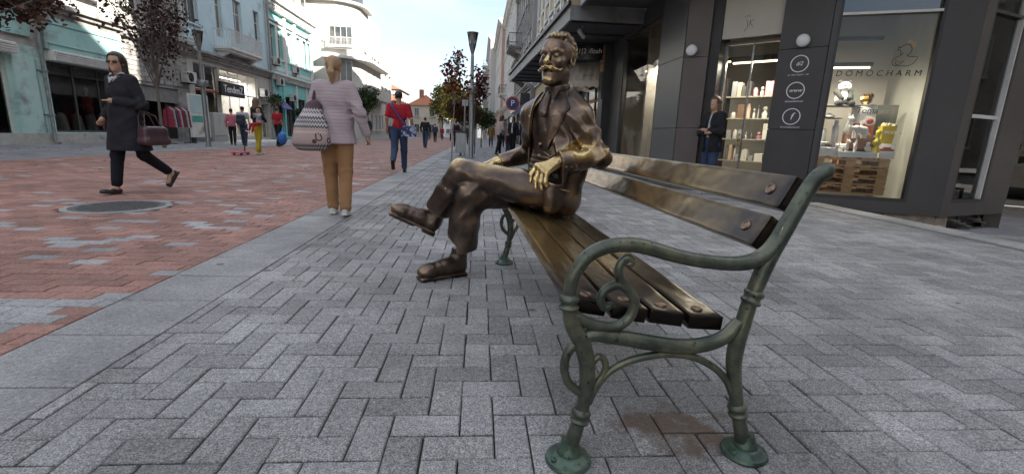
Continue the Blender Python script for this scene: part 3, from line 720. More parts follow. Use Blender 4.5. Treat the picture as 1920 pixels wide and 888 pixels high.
# ---- waistcoat and shirt collar
s = SDF((-.08, 1.34, .5), (.52, 1.98, 1.22), .006)
s.ell(T(0, .0, .90), (.165, .118, .19), AT, .05).ell(T(0, .005, .70), (.155, .122, .16), AT, .05).ell(T(0, -.01, 1.0), (.16, .1, .1), AT, .05)
s.ell(T(-.005, .02, .62), (.15, .12, .1), AT, .05)
s.cone(T(0, -.015, 1.04), T(0, .0, 1.13), .08, .072, .03)
def vest(X, Y, Z):
    l = (X-CH[0])*LT[0]+(Y-CH[1])*LT[1]; f = (X-CH[0])*FT[0]+(Y-CH[1])*FT[1]
    g = .0022*np.sin(Z*230+l*20)*(np.abs(l) < .12)*sstep(.04, .06, f)*(1-sstep(.76, .80, Z))     # knitted ribs low on the belly
    fold = .003*np.sin(l*70+Z*26)*sstep(.78, .82, Z)*sstep(.03, .06, f)
    return g+fold
s.disp(vest)
for i, z in enumerate((.70, .765, .83, .895, .955)):  # buttons
    s.ell(T(-.012, .122-.02*max(0, (z-.8)/.2), z), (.0125, .008, .0125), AT, .003)
s.path([(*T(.03, .128, .79), .005), (*T(.07, .118, .765), .005), (*T(.10, .1, .785), .005)], .003)   # watch chain
link('waistcoat', s.mesh('waistcoat', M_BRZ, wear_fn([(tuple(T(0, .1, .66)), (.16, .12, .07), .6)], .16)), None, statue)
s = SDF((.0, 1.4, .98), (.45, 1.85, 1.24), .005)
NB, NT_ = T(0, -.012, 1.04), T(.0, .006, 1.155)
s.cone(NB, NT_, .083, .071, .01); s.fn(lambda X, Y, Z: 1.158+.03*((X-CH[0])*-FT[0]+(Y-CH[1])*-FT[1])/.1-Z if False else Z*0-1, 0, 'u', (9, 9, 9), (9, 9, 9)) if False else None
s.fn(lambda X, Y, Z: -(Z-1.162-.25*((X-CH[0])*FT[0]+(Y-CH[1])*FT[1])*-.6) if False else (1.160-.10*((X-CH[0])*FT[0]+(Y-CH[1])*FT[1])-Z), .006, 's') 
s.cone(T(.0, .075, 1.10), T(.0, .105, 1.0), .018, .026, .008)      # cravat
link('shirt_collar', s.mesh('shirt_collar', M_BRZ, wear_fn([], .2)), None, statue)
# ---- jacket
s = SDF((-.14, 1.26, .42), (.60, 2.08, 1.17), .0056)
s.ell(T(0, -.012, .88), (.182, .146, .24), AT, .06).ell(T(.01, -.02, .70), (.195, .16, .2), AT, .06).ell(T(0, -.02, .985), (.178, .12, .11), AT, .06)
# sloping shoulders: broad tapered yoke from the collar to the sleeve head
s.cone(T(.045, -.03, 1.075), LS+np.array((0, 0, .022)), .062, .062, .06).cone(T(-.045, -.03, 1.075), RS+np.array((0, 0, .022)), .062, .062, .06)
s.cone(T(.10, -.02, 1.0), LS, .085, .074, .06).cone(T(-.10, -.02, 1.0), RS, .085, .074, .06)
s.cone(T(0, -.05, 1.05), T(0, -.03, 1.115), .088, .084, .03)
mL = (LS+LE)/2+np.array((.0, 0, .0)); mR = (RS+RE)/2
s.path([(*LS, .068), (*mL, .064), (*LE, .06)], .045); s.cone(LE, LW, .061, .055, .035); s.path([(*RS, .072), (*mR, .068), (*RE, .06)], .05); s.cone(RE, RW, .06, .052, .04)
s.ell((.285, 1.525, .535), (.10, .125, .125), None, .05).ell((.30, 1.70, .54), (.1, .2, .12), None, .05)
s.cone((.20, 1.44, .66), (.19, 1.425, .50), .075, .05, .05)
def jf(X, Y, Z):
    l = (X-CH[0])*LT[0]+(Y-CH[1])*LT[1]
    dE = np.sqrt((X-LE[0])**2+(Y-LE[1])**2+(Z-LE[2])**2); dS = np.sqrt((X-LS[0])**2+(Y-LS[1])**2+(Z-LS[2]+.05)**2)
    rdg = lambda q: 1-2*np.abs(np.sin(q))                       # creased ridges rather than soft waves
    a = .007*rdg(Z*30-X*26+1.2*np.sin(Y*17+X*9))*np.exp(-(dE/.12)**2)
    b = .0065*rdg(X*30+Z*17+1.1*np.sin(Z*13))*np.exp(-(dS/.14)**2)+.006*rdg(Z*24+X*30-Y*8)*np.exp(-((Z-.88)/.09)**2)*(l > .16)
    c = .006*rdg(l*22+Z*10+1.2*np.sin(Z*11+1))*np.exp(-((Z-.68)/.17)**2)
    e2 = .006*rdg(l*16-Z*19+.8)*np.exp(-((Z-.86)/.1)**2)*(l > .05)
    return -(a+b+c+e2)
s.disp(jf)
jd = s.d.copy(); jlo, jh, jn = s.lo.copy(), s.h, s.n.copy()
def opening(X, Y, Z):
    l = (X-CH[0])*LT[0]+(Y-CH[1])*LT[1]; f = (X-CH[0])*FT[0]+(Y-CH[1])*FT[1]
    wdt = .03+.055*sstep(1.1, .98, Z)+.0*Z+.022*sstep(.9, .6, Z)
    return np.maximum(np.abs(l+.022)-wdt*1.12, .015-f)
s.fn(opening, .012, 's')
s.fn(lambda X, Y, Z: np.sqrt((X-T(0, .0, 0)[0])**2+(Y-T(0, .0, 0)[1])**2)-.079+0*Z+9*(Z < 1.04), .008, 's')      # neck hole
s.fn(lambda X, Y, Z: np.maximum(Z-.432, X*0+Y*0), .008, 's')
for pt in (LW, RW):                                                                                            # sleeve mouth cut
    e_ = LE if pt is LW else RE; dn = (pt-e_)/np.linalg.norm(pt-e_)
    s.fn(lambda X, Y, Z, pt=pt, dn=dn: np.maximum(-((X-pt[0])*dn[0]+(Y-pt[1])*dn[1]+(Z-pt[2])*dn[2]), np.sqrt((X-pt[0])**2+(Y-pt[1])**2+(Z-pt[2])**2)-.12), .004, 's')
# collar roll round the neck
s.path([(*T(.07, -.02, 1.12), .017), (*T(.045, -.075, 1.135), .018), (*T(-.045, -.075, 1.135), .018), (*T(-.07, -.02, 1.12), .017)], .01)
# cuff band and buttons
dn = (LW-LE)/np.linalg.norm(LW-LE); cb = LW-dn*.065
s.cone(cb, LW-dn*.004, .0655, .061, .004)
s.fn(lambda X, Y, Z: np.maximum(-((X-LW[0])*dn[0]+(Y-LW[1])*dn[1]+(Z-LW[2])*dn[2]), np.sqrt((X-LW[0])**2+(Y-LW[1])**2+(Z-LW[2])**2)-.12), .003, 's')
for k_ in range(3):
    c_ = LW-dn*(.03+.028*k_)+np.array((.0, -.058, -.028)); s.ell(c_, (.009, .007, .009), None, .002)
s.path([(.21, 1.385, .60, .006), (.285, 1.388, .585, .006)], .003)      # pocket flap edge
def surf_f(l, z):
    for f in np.arange(.24, -.1, -.002):
        p = ((T(l, f, z)-jlo)/jh).astype(int)
        if np.all(p >= 0) and np.all(p < jn) and jd[tuple(p)] < 0: return f
    return -.1
def lapel(inner, outer, name, n=26, m=7, lift=.009):
    """thin folded cloth plate lying on the chest between two edges given as (l, z) curves"""
    A_ = crom(inner, 8); B_ = crom(outer, 8); mb = MB(); vs_ = []
    pick = lambda C, t: C[min(int(t*(len(C)-1)), len(C)-1)]
    for i in range(n+1):
        a, b = pick(A_, i/n), pick(B_, i/n)
        for j in range(m+1):
            q = a+(b-a)*j/m; f = surf_f(q[0], q[1]); vs_.append((q[0], f, q[1], j/m))
    V = np.array(vs_); F_ = V[:, 1].reshape(n+1, m+1)
    for _ in range(3): F_ = (np.pad(F_, 1, 'edge')[:-2, 1:-1]+np.pad(F_, 1, 'edge')[2:, 1:-1]+np.pad(F_, 1, 'edge')[1:-1, :-2]+np.pad(F_, 1, 'edge')[1:-1, 2:]+F_)/5
    top = [tuple(T(v[0], f+lift+.006*(1-v[3]), v[2])) for v, f in zip(V, F_.ravel())]; bot = [tuple(T(v[0], f-.004, v[2])) for v, f in zip(V, F_.ravel())]
    k = len(top); fs = []; W_ = m+1
    for i in range(n):
        for j in range(m): a = i*W_+j; fs += [(a, a+1, a+W_+1, a+W_), (k+a, k+a+W_, k+a+W_+1, k+a+1)]
        a = i*W_; fs += [(a, a+W_, k+a+W_, k+a), (a+m, k+a+m, k+a+W_+m, a+W_+m)]
    for j in range(m): fs += [(j, k+j, k+j+1, j+1), (n*W_+j, n*W_+j+1, k+n*W_+j+1, k+n*W_+j)]
    mb.add(top+bot, fs); o = mb.build(name, M_BRZ, statue, True, 50); at = o.data.attributes.new('wear', 'FLOAT', 'POINT'); at.data.foreach_set('value', np.full(len(mb.v), .33, np.float32)); return o
lapel([(.052, 1.125), (.052, 1.04), (.056, .93), (.055, .81)], [(.085, 1.13), (.125, 1.075), (.158, 1.03), (.145, 1.0), (.115, .92), (.075, .85), (.057, .805)], 'lapel')
lapel([(-.095, 1.125), (-.097, 1.04), (-.1, .93), (-.1, .81)], [(-.105, 1.13), (-.15, 1.075), (-.172, 1.03), (-.165, 1.0), (-.15, .92), (-.12, .85), (-.102, .805)], 'lapel')
JW = wear_fn([(tuple((LE+LW)/2+np.array((0, -.01, .045))), (.2, .1, .075), .95), (tuple(LE+np.array((.02, 0, .06))), (.1, .1, .09), .75), (tuple(LS+np.array((0, 0, .06))), (.14, .14, .05), .5),
              (tuple(T(.09, .13, .95)), (.03, .05, .2), .5), (tuple((RE+RW)/2+np.array((0, 0, .05))), (.14, .08, .05), .55)], .33)
link('jacket', s.mesh('jacket', M_BRZ, JW), None, statue)
# ---- hands
def hand(wr, knuck, tips, thumb, name, spot):
    pts = [wr]+list(knuck)+list(tips)+[thumb[-1]]; P = np.array(pts)
    q = SDF(P.min(0)-.05, P.max(0)+.05, .0042); wr = np.array(wr)
    q.cone(wr+(wr-np.array(knuck[1]))*.4, wr, .036, .033, .02)
    for kx in knuck: q.cone(wr, kx, .026, .0155, .02)
    for kx, tp in zip(knuck, tips):
        kx, tp = np.array(kx), np.array(tp); mid = kx*.45+tp*.55+(kx-wr)*.13
        q.path([(*kx, .0155), (*mid, .0135), (*tp, .0105)], .006)
    q.path([(*(wr*.6+np.array(thumb[0])*.4), .018), (*thumb[0], .0165), (*thumb[1], .0125)], .01)
    return link(name, q.mesh(name, M_BRZ, wear_fn([(spot, (.2, .2, .2), .92)], .5)), None, statue)
hand((.205, 1.405, .735), [(.108, 1.435, .718), (.118, 1.412, .706), (.132, 1.392, .693), (.150, 1.376, .678)],
     [(.072, 1.425, .628), (.098, 1.392, .598), (.127, 1.372, .597), (.152, 1.36, .615)], [(.165, 1.455, .70), (.105, 1.475, .675)], 'hand', (.14, 1.40, .70))
hand((-.075, 1.925, .70), [(-.15, 1.90, .685), (-.155, 1.925, .685), (-.155, 1.95, .68), (-.15, 1.972, .67)], [(-.225, 1.88, .64), (-.23, 1.92, .64), (-.23, 1.95, .64), (-.22, 1.98, .63)], [(-.11, 1.88, .69), (-.16, 1.86, .67)], 'hand', (-.1, 1.9, .7))
# ---- head
HF = np.array((-.62, -.78)); HC = np.array((.222, 1.60, 1.292)); HS = 1.165
HA = np.array((np.array((.78, -.62, 0)), np.array((-.62, -.78, 0)), (0, 0, 1.))); HA[0] /= np.linalg.norm(HA[0]); HA[1] /= np.linalg.norm(HA[1])
nod = -.07; f_ = HA[1]*math.cos(nod)+HA[2]*math.sin(-nod)*-1*-1; u_ = np.cross(HA[0], f_); u_ = u_ if u_[2] > 0 else -u_; HA = np.array((HA[0], f_, u_))
def H(x, y, z): return HC+(HA[0]*x+HA[1]*y+HA[2]*z)*HS
def hloc(X, Y, Z):
    q = (X-HC[0], Y-HC[1], Z-HC[2]); return [(q[0]*HA[i][0]+q[1]*HA[i][1]+q[2]*HA[i][2])/HS for i in range(3)]
def face(q, S_=HS, k=.012, nose=1., lips=True):
    E = lambda c, r, kk=k, op='u': q.ell(H(*c), np.array(r)*S_, HA, kk*S_, op)
    Cn = lambda a, b, ra, rb, kk=k, op='u': q.cone(H(*a), H(*b), ra*S_, rb*S_, kk*S_, op)
    E((0, -.018, .035), (.074, .094, .084)); E((0, .026, -.04), (.057, .06, .076), .03); E((0, .02, .03), (.064, .07, .065), .03)
    Cn((.05, .0, -.06), (.014, .07, -.108), .018, .017, .03); Cn((-.05, .0, -.06), (-.014, .07, -.108), .018, .017, .03)
    E((0, .076, -.107), (.024, .018, .017), .02)
    for sg in (1, -1):
        E((sg*.043, .056, -.022), (.02, .02, .016), .025)
        E((sg*.031, .098, .002), (.018, .0125, .0105), .012, 's')
        E((sg*.031, .0745, .002), (.0145, .0125, .0115), .003)
        E((sg*.031, .0885, .001), (.0042, .004, .0042), .001, 's'); Cn((sg*.047, .071, .0115), (sg*.018, .081, .012), .0045, .0048, .003); Cn((sg*.045, .070, -.0075), (sg*.02, .079, -.0085), .0025, .003, .003)
        Cn((sg*.052, .066, .020), (sg*.03, .082, .0265), .0075, .0085, .008); Cn((sg*.03, .082, .0265), (sg*.012, .087, .019), .0085, .008, .008)
        E((sg*.013, .098, -.034), (.0085, .01, .0075), .006)
        E((sg*.074, -.012, -.008), (.008, .02, .031), .006); E((sg*.079, -.008, -.004), (.006, .011, .018), .004, 's')
    Cn((0, .082, .014), (0, .109, -.027), .0085, .0115, .008); E((0, .110, -.031), (.0125, .012, .0105), .006)
    E((0, .066, -.072), (.03, .02, .02), .02); Cn((-.016, .084, -.078), (.016, .084, -.078), .005, .005, .006)
    if lips: Cn((-.017, .084, -.072), (.017, .084, -.072), .0055, .0055, .006); Cn((-.014, .086, -.062), (.014, .086, -.062), .0045, .0045, .006)
    Cn((0, -.02, -.07), (0, -.035, -.19), .053, .058, .03)
s = SDF(HC-np.array((.16, .16, .21)), HC+np.array((.16, .16, .175)), .0036)
face(s, lips=False)
s.fn(lambda X, Y, Z: Z-1.075, .0, 's')
body = link('head', s.mesh('head', M_BRZ, wear_fn([(tuple(H(0, .11, -.02)), (.022, .022, .05), .95), (tuple(H(0, .09, -.105)), (.04, .04, .02), .7), (tuple(H(0, .09, .05)), (.07, .05, .06), .45), (tuple(H(.045, .06, -.02)), (.04, .04, .04), .5)], .33)), None, statue)
s = SDF(HC-np.array((.15, .15, .1)), HC+np.array((.15, .15, .09)), .003)
for sg in (1, -1):
    pts = [(0.003*sg, .103, -.050, .0095), (sg*.02, .099, -.057, .0105), (sg*.04, .086, -.062, .0075), (sg*.054, .074, -.062, .0045), (sg*.063, .066, -.057, .0025)]
    s.path([(*H(*p[:3]), p[3]*HS) for p in pts], .006)
s.disp(lambda X, Y, Z: .0012*np.sin(hloc(X, Y, Z)[0]*240+hloc(X, Y, Z)[2]*420))
link('moustache', s.mesh('moustache', M_BRZ, lambda v: np.full(len(v), .62)), None, body)
s = SDF(HC-np.array((.16, .16, .12)), HC+np.array((.16, .16, .18)), .0036)
s.ell(H(0, -.024, .040), np.array((.0775, .096, .088))*HS, HA, .01).ell(H(0.01, .03, .096), np.array((.056, .042, .02))*HS, HA, .03)
def curls(X, Y, Z):
    x, y, z = hloc(X, Y, Z)
    return .0046*np.sin(np.arctan2(x, z+.02)*26+3*np.sin(y*50))*np.sin(y*75+2*np.sin(x*60+z*30))+.002*np.sin(x*140+z*90)*np.sin(y*120)
s.disp(curls)
def facecut(X, Y, Z):
    x, y, z = hloc(X, Y, Z)
    a = np.maximum(.034+.25*np.abs(x)-y+.45*(z-.062)*(z > .062)*2, np.abs(x)-.066)    # forehead opening
    a = np.maximum(a, z-.084)
    side_ = np.maximum(np.maximum(.012-y, z-.055), .0)                                    # temples
    ear = np.maximum(-(y+.034), z-.018)
    return np.minimum(np.minimum(a, np.maximum(-(y-.018), z-.062)), ear)
s.fn(facecut, .006, 's')
s.fn(lambda X, Y, Z: hloc(X, Y, Z)[2]+.055, .01, 's')
link('hair', s.mesh('hair', M_BRZ, lambda v: np.full(len(v), .48)), None, body)

# ================================================================== FACADE TOOLKIT
BASIS = {}
def thing(name, loc, label, cat, group=None, rz=0):
    o = empty(name, loc, rz, label, cat, group); BASIS[o.name] = Matrix.Translation(loc) @ Matrix.Rotation(rz, 4, 'Z'); return o
def wb(mb, name, m, parent, smooth=False, ang=40):
    """mesh given in world coordinates, hung under an Empty"""
    o = mb.build(name, m, parent, smooth, ang)
    if parent is not None and parent.name in BASIS: o.matrix_parent_inverse = BASIS[parent.name].inverted()
    return o
def wtext(name, body, size, m, parent, M, **k):
    o = text(name, body, size, m, None, M, **k)
    if parent is not None:
        o.parent = parent
        if parent.name in BASIS: o.matrix_parent_inverse = BASIS[parent.name].inverted()
    return o
def facet(a, b, z=0):
    """local x along a->b, y into the building, z up"""
    a = Vector((a[0], a[1], z)); b = Vector((b[0], b[1], z)); d = (b-a).normalized(); n = Vector((-d.y, d.x, 0))
    return Matrix(((d.x, n.x, 0, a.x), (d.y, n.y, 0, a.y), (0, 0, 1, a.z), (0, 0, 0, 1))), (b-a).length
def onwall(M, s, d, z):
    """text matrix standing on a facet, facing out"""
    return M @ Matrix.Translation((s, d, z)) @ Matrix.Rotation(R(90), 4, 'X')
def holes(mb, s0, s1, z0, z1, rects, dep=.2, thick=.3, y=0):
    xs = sorted({s0, s1, *[r[0] for r in rects], *[r[1] for r in rects]}); zs = sorted({z0, z1, *[r[2] for r in rects], *[r[3] for r in rects]})
    xs = [x for x in xs if s0-1e-6 <= x <= s1+1e-6]; zs = [z for z in zs if z0-1e-6 <= z <= z1+1e-6]
    for z_a, z_b in zip(zs[:-1], zs[1:]):
        run = None
        for x_a, x_b in list(zip(xs[:-1], xs[1:]))+[(None, None)]:
            hole = x_a is None or any(r[0]-1e-6 <= x_a and x_b <= r[1]+1e-6 and r[2]-1e-6 <= z_a and z_b <= r[3]+1e-6 for r in rects)
            if not hole: run = (run[0], x_b) if run else (x_a, x_b)
            if hole and run:
                mb.add([(run[0], y, z_a), (run[1], y, z_a), (run[1], y, z_b), (run[0], y, z_b)], [(0, 1, 2, 3)]); run = None
    for (a, b, c, d) in rects:
        for q in (((a, y, c), (a, y+dep, c), (a, y+dep, d), (a, y, d)), ((b, y, c), (b, y, d), (b, y+dep, d), (b, y+dep, c)), ((a, y, d), (a, y+dep, d), (b, y+dep, d), (b, y, d)), ((a, y, c), (b, y, c), (b, y+dep, c), (a, y+dep, c))): mb.add(q, [(0, 1, 2, 3)])
    for q in (((s0, y, z0), (s0, y, z1), (s0, y+thick, z1), (s0, y+thick, z0)), ((s1, y, z0), (s1, y+thick, z0), (s1, y+thick, z1), (s1, y, z1)), ((s0, y, z1), (s1, y, z1), (s1, y+thick, z1), (s0, y+thick, z1))): mb.add(q, [(0, 1, 2, 3)])
    return mb
M_PANE = mat('dark_pane', (.03, .035, .04), (.055, .06, .065), rough=.06, scale=.7, spec=1.0)
M_PANE2 = mat('curtain_pane', (.22, .22, .21), (.1, .1, .1), rough=.08, scale=.8, spec=.9)
M_WHITEF = mat('white_window_frame', (.62, .62, .6), (.5, .5, .48), rough=.5, scale=3)
M_BROWNF = mat('brown_window_frame', (.1, .06, .04), (.14, .08, .05), rough=.5, scale=3)
M_CLEAR = glass('shop_glass', (.93, .95, .95), .0)
def window(bld, M, r, dep=.2, frame=M_WHITEF, pane=None, bars=(1, 1), transom=.0, sill=True, sillm=None, hood=None, hoodm=None, fw_=.055):
    a, b, c, d = r; mb = MB(); y0, y1 = dep-.07, dep-.005
    mb.box(a, a+fw_, y0, y1, c, d).box(b-fw_, b, y0, y1, c, d).box(a+fw_, b-fw_, y0, y1, c, c+fw_).box(a+fw_, b-fw_, y0, y1, d-fw_, d)
    for i in range(1, bars[0]+1):
        x = a+(b-a)*i/(bars[0]+1); mb.box(x-.025, x+.025, y0+.01, y1-.002, c+fw_, d-fw_)
    if transom:
        z = c+(d-c)*transom; mb.box(a+fw_, b-fw_, y0+.012, y1-.004, z-.025, z+.025)
    o = wb(mb.xf(M), 'window', frame, bld)
    pm = pane or (M_PANE if random.random() < .72 else M_PANE2)
    MB().add([(a+fw_*.5, y1-.03, c+fw_*.5), (b-fw_*.5, y1-.03, c+fw_*.5), (b-fw_*.5, y1-.03, d-fw_*.5), (a+fw_*.5, y1-.03, d-fw_*.5)], [(0, 1, 2, 3)]).xf(M).build('pane', pm, o)
    if sill: MB().box(a-.1, b+.1, -.1, dep-.07, c-.09, c-.003).xf(M).build('sill', sillm or frame, o)
    if hood:
        mh_ = MB().box(a-.16, b+.16, -.05, -.004, d+.02, d+.16).box(a-.24, b+.24, -.16, -.004, d+.16+hood, d+.26+hood).box(a-.16, a-.02, -.06, -.003, c-.003, d+.02).box(b+.02, b+.16, -.06, -.003, c-.003, d+.02)
        mh_.xf(M).build('surround', hoodm or frame, o)
    return o
def cornice(bld, M, s0, s1, z, m, proj=.35, hgt=.4, dent=True):
    mb = MB(); mb.box(s0, s1, -proj*.4, -.003, z, z+hgt*.4).box(s0-.02, s1+.02, -proj*.7, -.003, z+hgt*.4+.0, z+hgt*.7).box(s0-.05, s1+.05, -proj, .1, z+hgt*.7, z+hgt)
    if dent:
        n = int((s1-s0)/.35)
        for i in range(n): x = s0+(i+.3)*(s1-s0)/n; mb.box(x, x+.14, -proj*.64, -proj*.4-.001, z+hgt*.1, z+hgt*.4-.002)
    return wb(mb.xf(M), 'cornice', m, bld)
def balcony(bld, M, a, b, z, m, rail, proj=1.0, hgt=.95, step=.11, brackets=True):
    mb = MB().box(a, b, -proj, -.003, z-.14, z).box(a+.1, b-.1, -proj+.12, -.004, z-.24, z-.141)
    if brackets:
        for x in (a+.35, b-.35): mb.xf(Matrix.Identity(4)); mb.add([(x-.09, -.002, z-.8), (x+.09, -.002, z-.8), (x+.09, -proj*.75, z-.25), (x-.09, -proj*.75, z-.25), (x-.09, -.002, z-.241), (x+.09, -.002, z-.241)], [(0, 1, 2, 3), (3, 2, 5, 4), (0, 3, 4), (1, 5, 2)])
    o = wb(mb.xf(M), 'balcony', m, bld)
    r = MB(); r.box(a, b, -proj+.01, -proj+.05, z+hgt-.05, z+hgt).box(a, b, -proj+.015, -proj+.045, z+.06, z+.09)
    for y in (0,): pass
    for x in (a, b-.04): r.box(x, x+.04, -proj+.05, -.01, z+hgt-.05, z+hgt)
    x = a
    while x < b: r.box(x, x+.022, -proj+.018, -proj+.042, z, z+hgt-.05); x += step
    y = -proj+.1
    while y < -.05:
        for x in (a+.005, b-.03): r.box(x, x+.022, y, y+.022, z, z+hgt-.05)
        y += step*1.3
    r.xf(M).build('railing', rail, o); return o
def aircon(M, s, z, group_label, k=1.):
    """split-unit condenser hung on brackets on a wall"""
    o_ = M @ Vector((s, 0, z)); t = thing('air_conditioner', o_, group_label, 'air conditioner', 'air conditioners on the facades')
    wb(MB().cbox(s, s+.82*k, -.42, -.1, z, z+.56*k, .015).xf(M), 'casing', mat('ac_white', (.55, .55, .53), (.45, .45, .43), rough=.5, scale=4, dirt=((.2, .19, .17), 3, .5, .75)), t)
    mb = MB()
    for i in range(9): r = .045+.022*i; mb.lathe([(r*k, 0), (r*k, .01), ((r+.008)*k, .01), ((r+.008)*k, 0)], (0, 0, 0), 18)
    mb.lathe([(.05, 0), (.045, .012)], n=12)
    mb.xf(M @ Matrix.Translation((s+.3*k, -.425, z+.28*k)) @ Matrix.Rotation(R(90), 4, 'X')); wb(mb, 'fan_grille', mat('dark_grille', (.05, .05, .05), rough=.5), t)
    wb(MB().box(s+.1, s+.14, -.42, 0, z-.05, z-.004).box(s+.64*k, s+.68*k, -.42, 0, z-.05, z-.004).xf(M), 'bracket', mat('dark_grille', (.05, .05, .05)), t)
    return t

# ================================================================== CORNER SHOP (right)
M_CLAD = mat('dark_cladding', (.048, .045, .046), (.06, .056, .056), rough=.42, scale=1.2, bump=.03, bscale=300, spec=.5)
M_CLAD_LIT = mat('lit_cladding', (.105, .085, .078), (.12, .1, .094), rough=.4, scale=1.2, bump=.03, bscale=300)  # dark cladding in a lighter tone, reflected light painted into the colour
M_BLACK = mat('black_frame', (.02, .02, .021), (.028, .028, .028), rough=.45, scale=4)
M_CREAM = mat('cream_panel', (.55, .5, .43), (.5, .46, .4), rough=.55, scale=2)
M_ROOMW = mat('shop_wall', (.5, .48, .44), (.46, .44, .4), rough=.7, scale=2)
M_WHITE = mat('white_paint', (.72, .72, .7), (.66, .66, .64), rough=.45, scale=5)
M_WOOD = mat('pallet_wood', (.58, .34, .15), (.42, .24, .1), rough=.7, scale=4, stretch=(1, 8, 8), bump=.2)
M_LAMP = emit('tube_light', (1, .78, .4), 1.2)
Q0, Q1, Q2, Q3, Q4 = (3.70, 13.5), (3.70, 8.70), (5.24, 7.11), (6.90, 6.40), (8.62, 6.975)
shop = thing('corner_shop', (6.2, 9.5, 0), 'dark clad corner shop with white lamps, round signs and gift display windows', 'shop')
HT = 3.75
# --- street side: window then pillar
MS, LS_ = facet(Q0, Q1)
wb(holes(MB(), 0, 3.62, -.15, HT, [(.98, 3.5, .42, 3.42)], .12, .3).xf(MS), 'street_wall', M_CLAD, shop)
f_ = MB().box(.98, 1.04, .02, .1, .42, 3.42).box(3.44, 3.5, .02, .1, .42, 3.42).box(1.04, 3.44, .02, .1, .42, .5).box(1.04, 3.44, .02, .1, 3.36, 3.42)
wn = wb(f_.xf(MS), 'window', M_BLACK, shop); MB().add([(1.0, .08, .45), (3.48, .08, .45), (3.48, .08, 3.4), (1.0, .08, 3.4)], [(0, 1, 2, 3)]).xf(MS).build('pane', M_CLEAR, wn)
def panel(M, a, b, z0, z1, m, y0=-.03, y1=0., parent=shop, nm='cladding_panel'): return wb(MB().cbox(a+.003, b-.003, y0, y1, z0+.003, z1-.003, .004).xf(M), nm, m, parent)
for (z0, z1) in ((-.15, 1.13), (1.13, 2.39), (2.39, HT)):
    panel(MS, 3.625, LS_-.002, z0, z1, M_CLAD_LIT if z1 < 0 else mat('grey_lit_cladding', (.088, .088, .086), (.1, .1, .098), rough=.36, scale=1.2), -.03, .3)  # street face of the same pillar, reflected light painted in as grey
# --- chamfer: pillar coloured lighter for reflected light, recessed glass entrance, dark pillar with round signs
MC, LC = facet(Q1, Q2)
for (z0, z1) in ((-.15, 1.13), (1.13, 2.36), (2.36, HT)):
    panel(MC, .0, .43, z0, z1, M_CLAD_LIT, -.03, .3); panel(MC, 1.54, LC, z0, z1, M_CLAD, -.03, .3)
wb(MB().box(.432, .60, .02, .5, -.15, HT).xf(MC), 'door_jamb', M_BLACK, shop)
panel(MC, .60, 1.54, 2.62, HT, M_CREAM, .05, .12, nm='entrance_panel')
ent = wb(MB().box(.60, .64, .3, .36, 0, 2.62).box(1.50, 1.54, .3, .36, 0, 2.62).box(.64, 1.50, .3, .36, 2.56, 2.62).box(1.05, 1.075, .31, .35, .05, 2.56).xf(MC), 'entrance_door', mat('steel_trim', (.4, .4, .38), (.3, .3, .3), rough=.35, metal=.8, scale=6), shop)
for a, b in ((.64, 1.05), (1.075, 1.5)): MB().box(a, b, .325, .335, .05, 2.55).xf(MC).build('pane', M_CLEAR, ent)
MB().tube([MC @ Vector(p) for p in ((1.03, .30, .85), (1.03, .26, .87), (1.03, .26, 1.02), (1.03, .30, 1.04))], .012, 8).ball(MC @ Vector((1.03, .26, .945)), .03).build('handle', mat('brass', (.6, .42, .15), (.45, .3, .1), rough=.3, metal=1, scale=8), ent, True)
wb(MB().box(.60, 1.54, .0, .5, -.15, .0).xf(MC), 'door_step', M_SLAB, shop)
M_INK = mat('sign_white', (.82, .82, .82), (.78, .78, .78), rough=.5)
M_BLK = mat('sign_black', (.012, .012, .012), rough=.5)
for pts in ([(-.05, .06), (-.03, .03), (-.02, -.04), (-.06, -.1)], [(.01, .05), (.0, -.03)], [(.06, .05), (.01, .01), (.05, -.05)], [(-.07, .08), (-.05, .11), (-.03, .09), (-.015, .115), (.0, .09)]):   # thin crowned monogram on the entrance panel
    wb(MB().tube([MC @ Vector((1.02+p[0]*1.2, .048, 2.83+p[1]*1.2)) for p in pts], .004, 5), 'monogram', mat('sign_grey', (.2, .19, .17)), shop)
def roundsign(z, inner, below, sz, bsz, shear=.25):
    mb = MB(); n = 40
    for (ra, rb) in ((.115, .128),):
        vs_ = []; fs = []
        for k in range(n):
            a = 2*math.pi*k/n
            for r in (ra, rb): vs_ += [(1.865+r*math.cos(a), -.036, z+r*math.sin(a)), (1.865+r*math.cos(a), -.031, z+r*math.sin(a))]
        for k in range(n):
            i = 4*k; j = 4*((k+1) % n); fs += [(i, i+2, j+2, j), (i+2, i+3, j+3, j+2), (i, j, j+1, i+1)]
        mb.add(vs_, fs)
    o = wb(mb.xf(MC), 'ring_sign', M_INK, shop)
    text('lettering', inner, sz, M_INK, o, onwall(MC, 1.865, -.033, z), shear=shear); text('lettering', below, bsz, M_INK, o, onwall(MC, 1.865, -.033, z-.165), shear=shear)
roundsign(2.13, '#2', 'ул. Княз Борис I   #2', .085, .03); roundsign(1.73, 'www', 'domocharm.co', .085, .042); roundsign(1.33, 'f', 'fb.com/domocharm2', .15, .032)
def globe(M, s, z):
    o = MB().lathe([(.09, 0), (.09, .03), (.075, .035)], n=20).xf(M @ Matrix.Translation((s, -.03, z)) @ Matrix.Rotation(R(90), 4, 'X'))
    o = wb(o, 'wall_lamp', mat('steel_trim', (.4, .4, .38)), shop, True); mb = MB(); mb.ball((0, 0, 0), (.095, .06, .095), 20, 12); mb.xf(M @ Matrix.Translation((s, -.095, z))).build('globe', mat('opal', (.8, .79, .77), (.75, .74, .72), rough=.3, scale=2), o, True)
globe(MC, .15, 2.47); globe(MC, 1.875, 2.46)
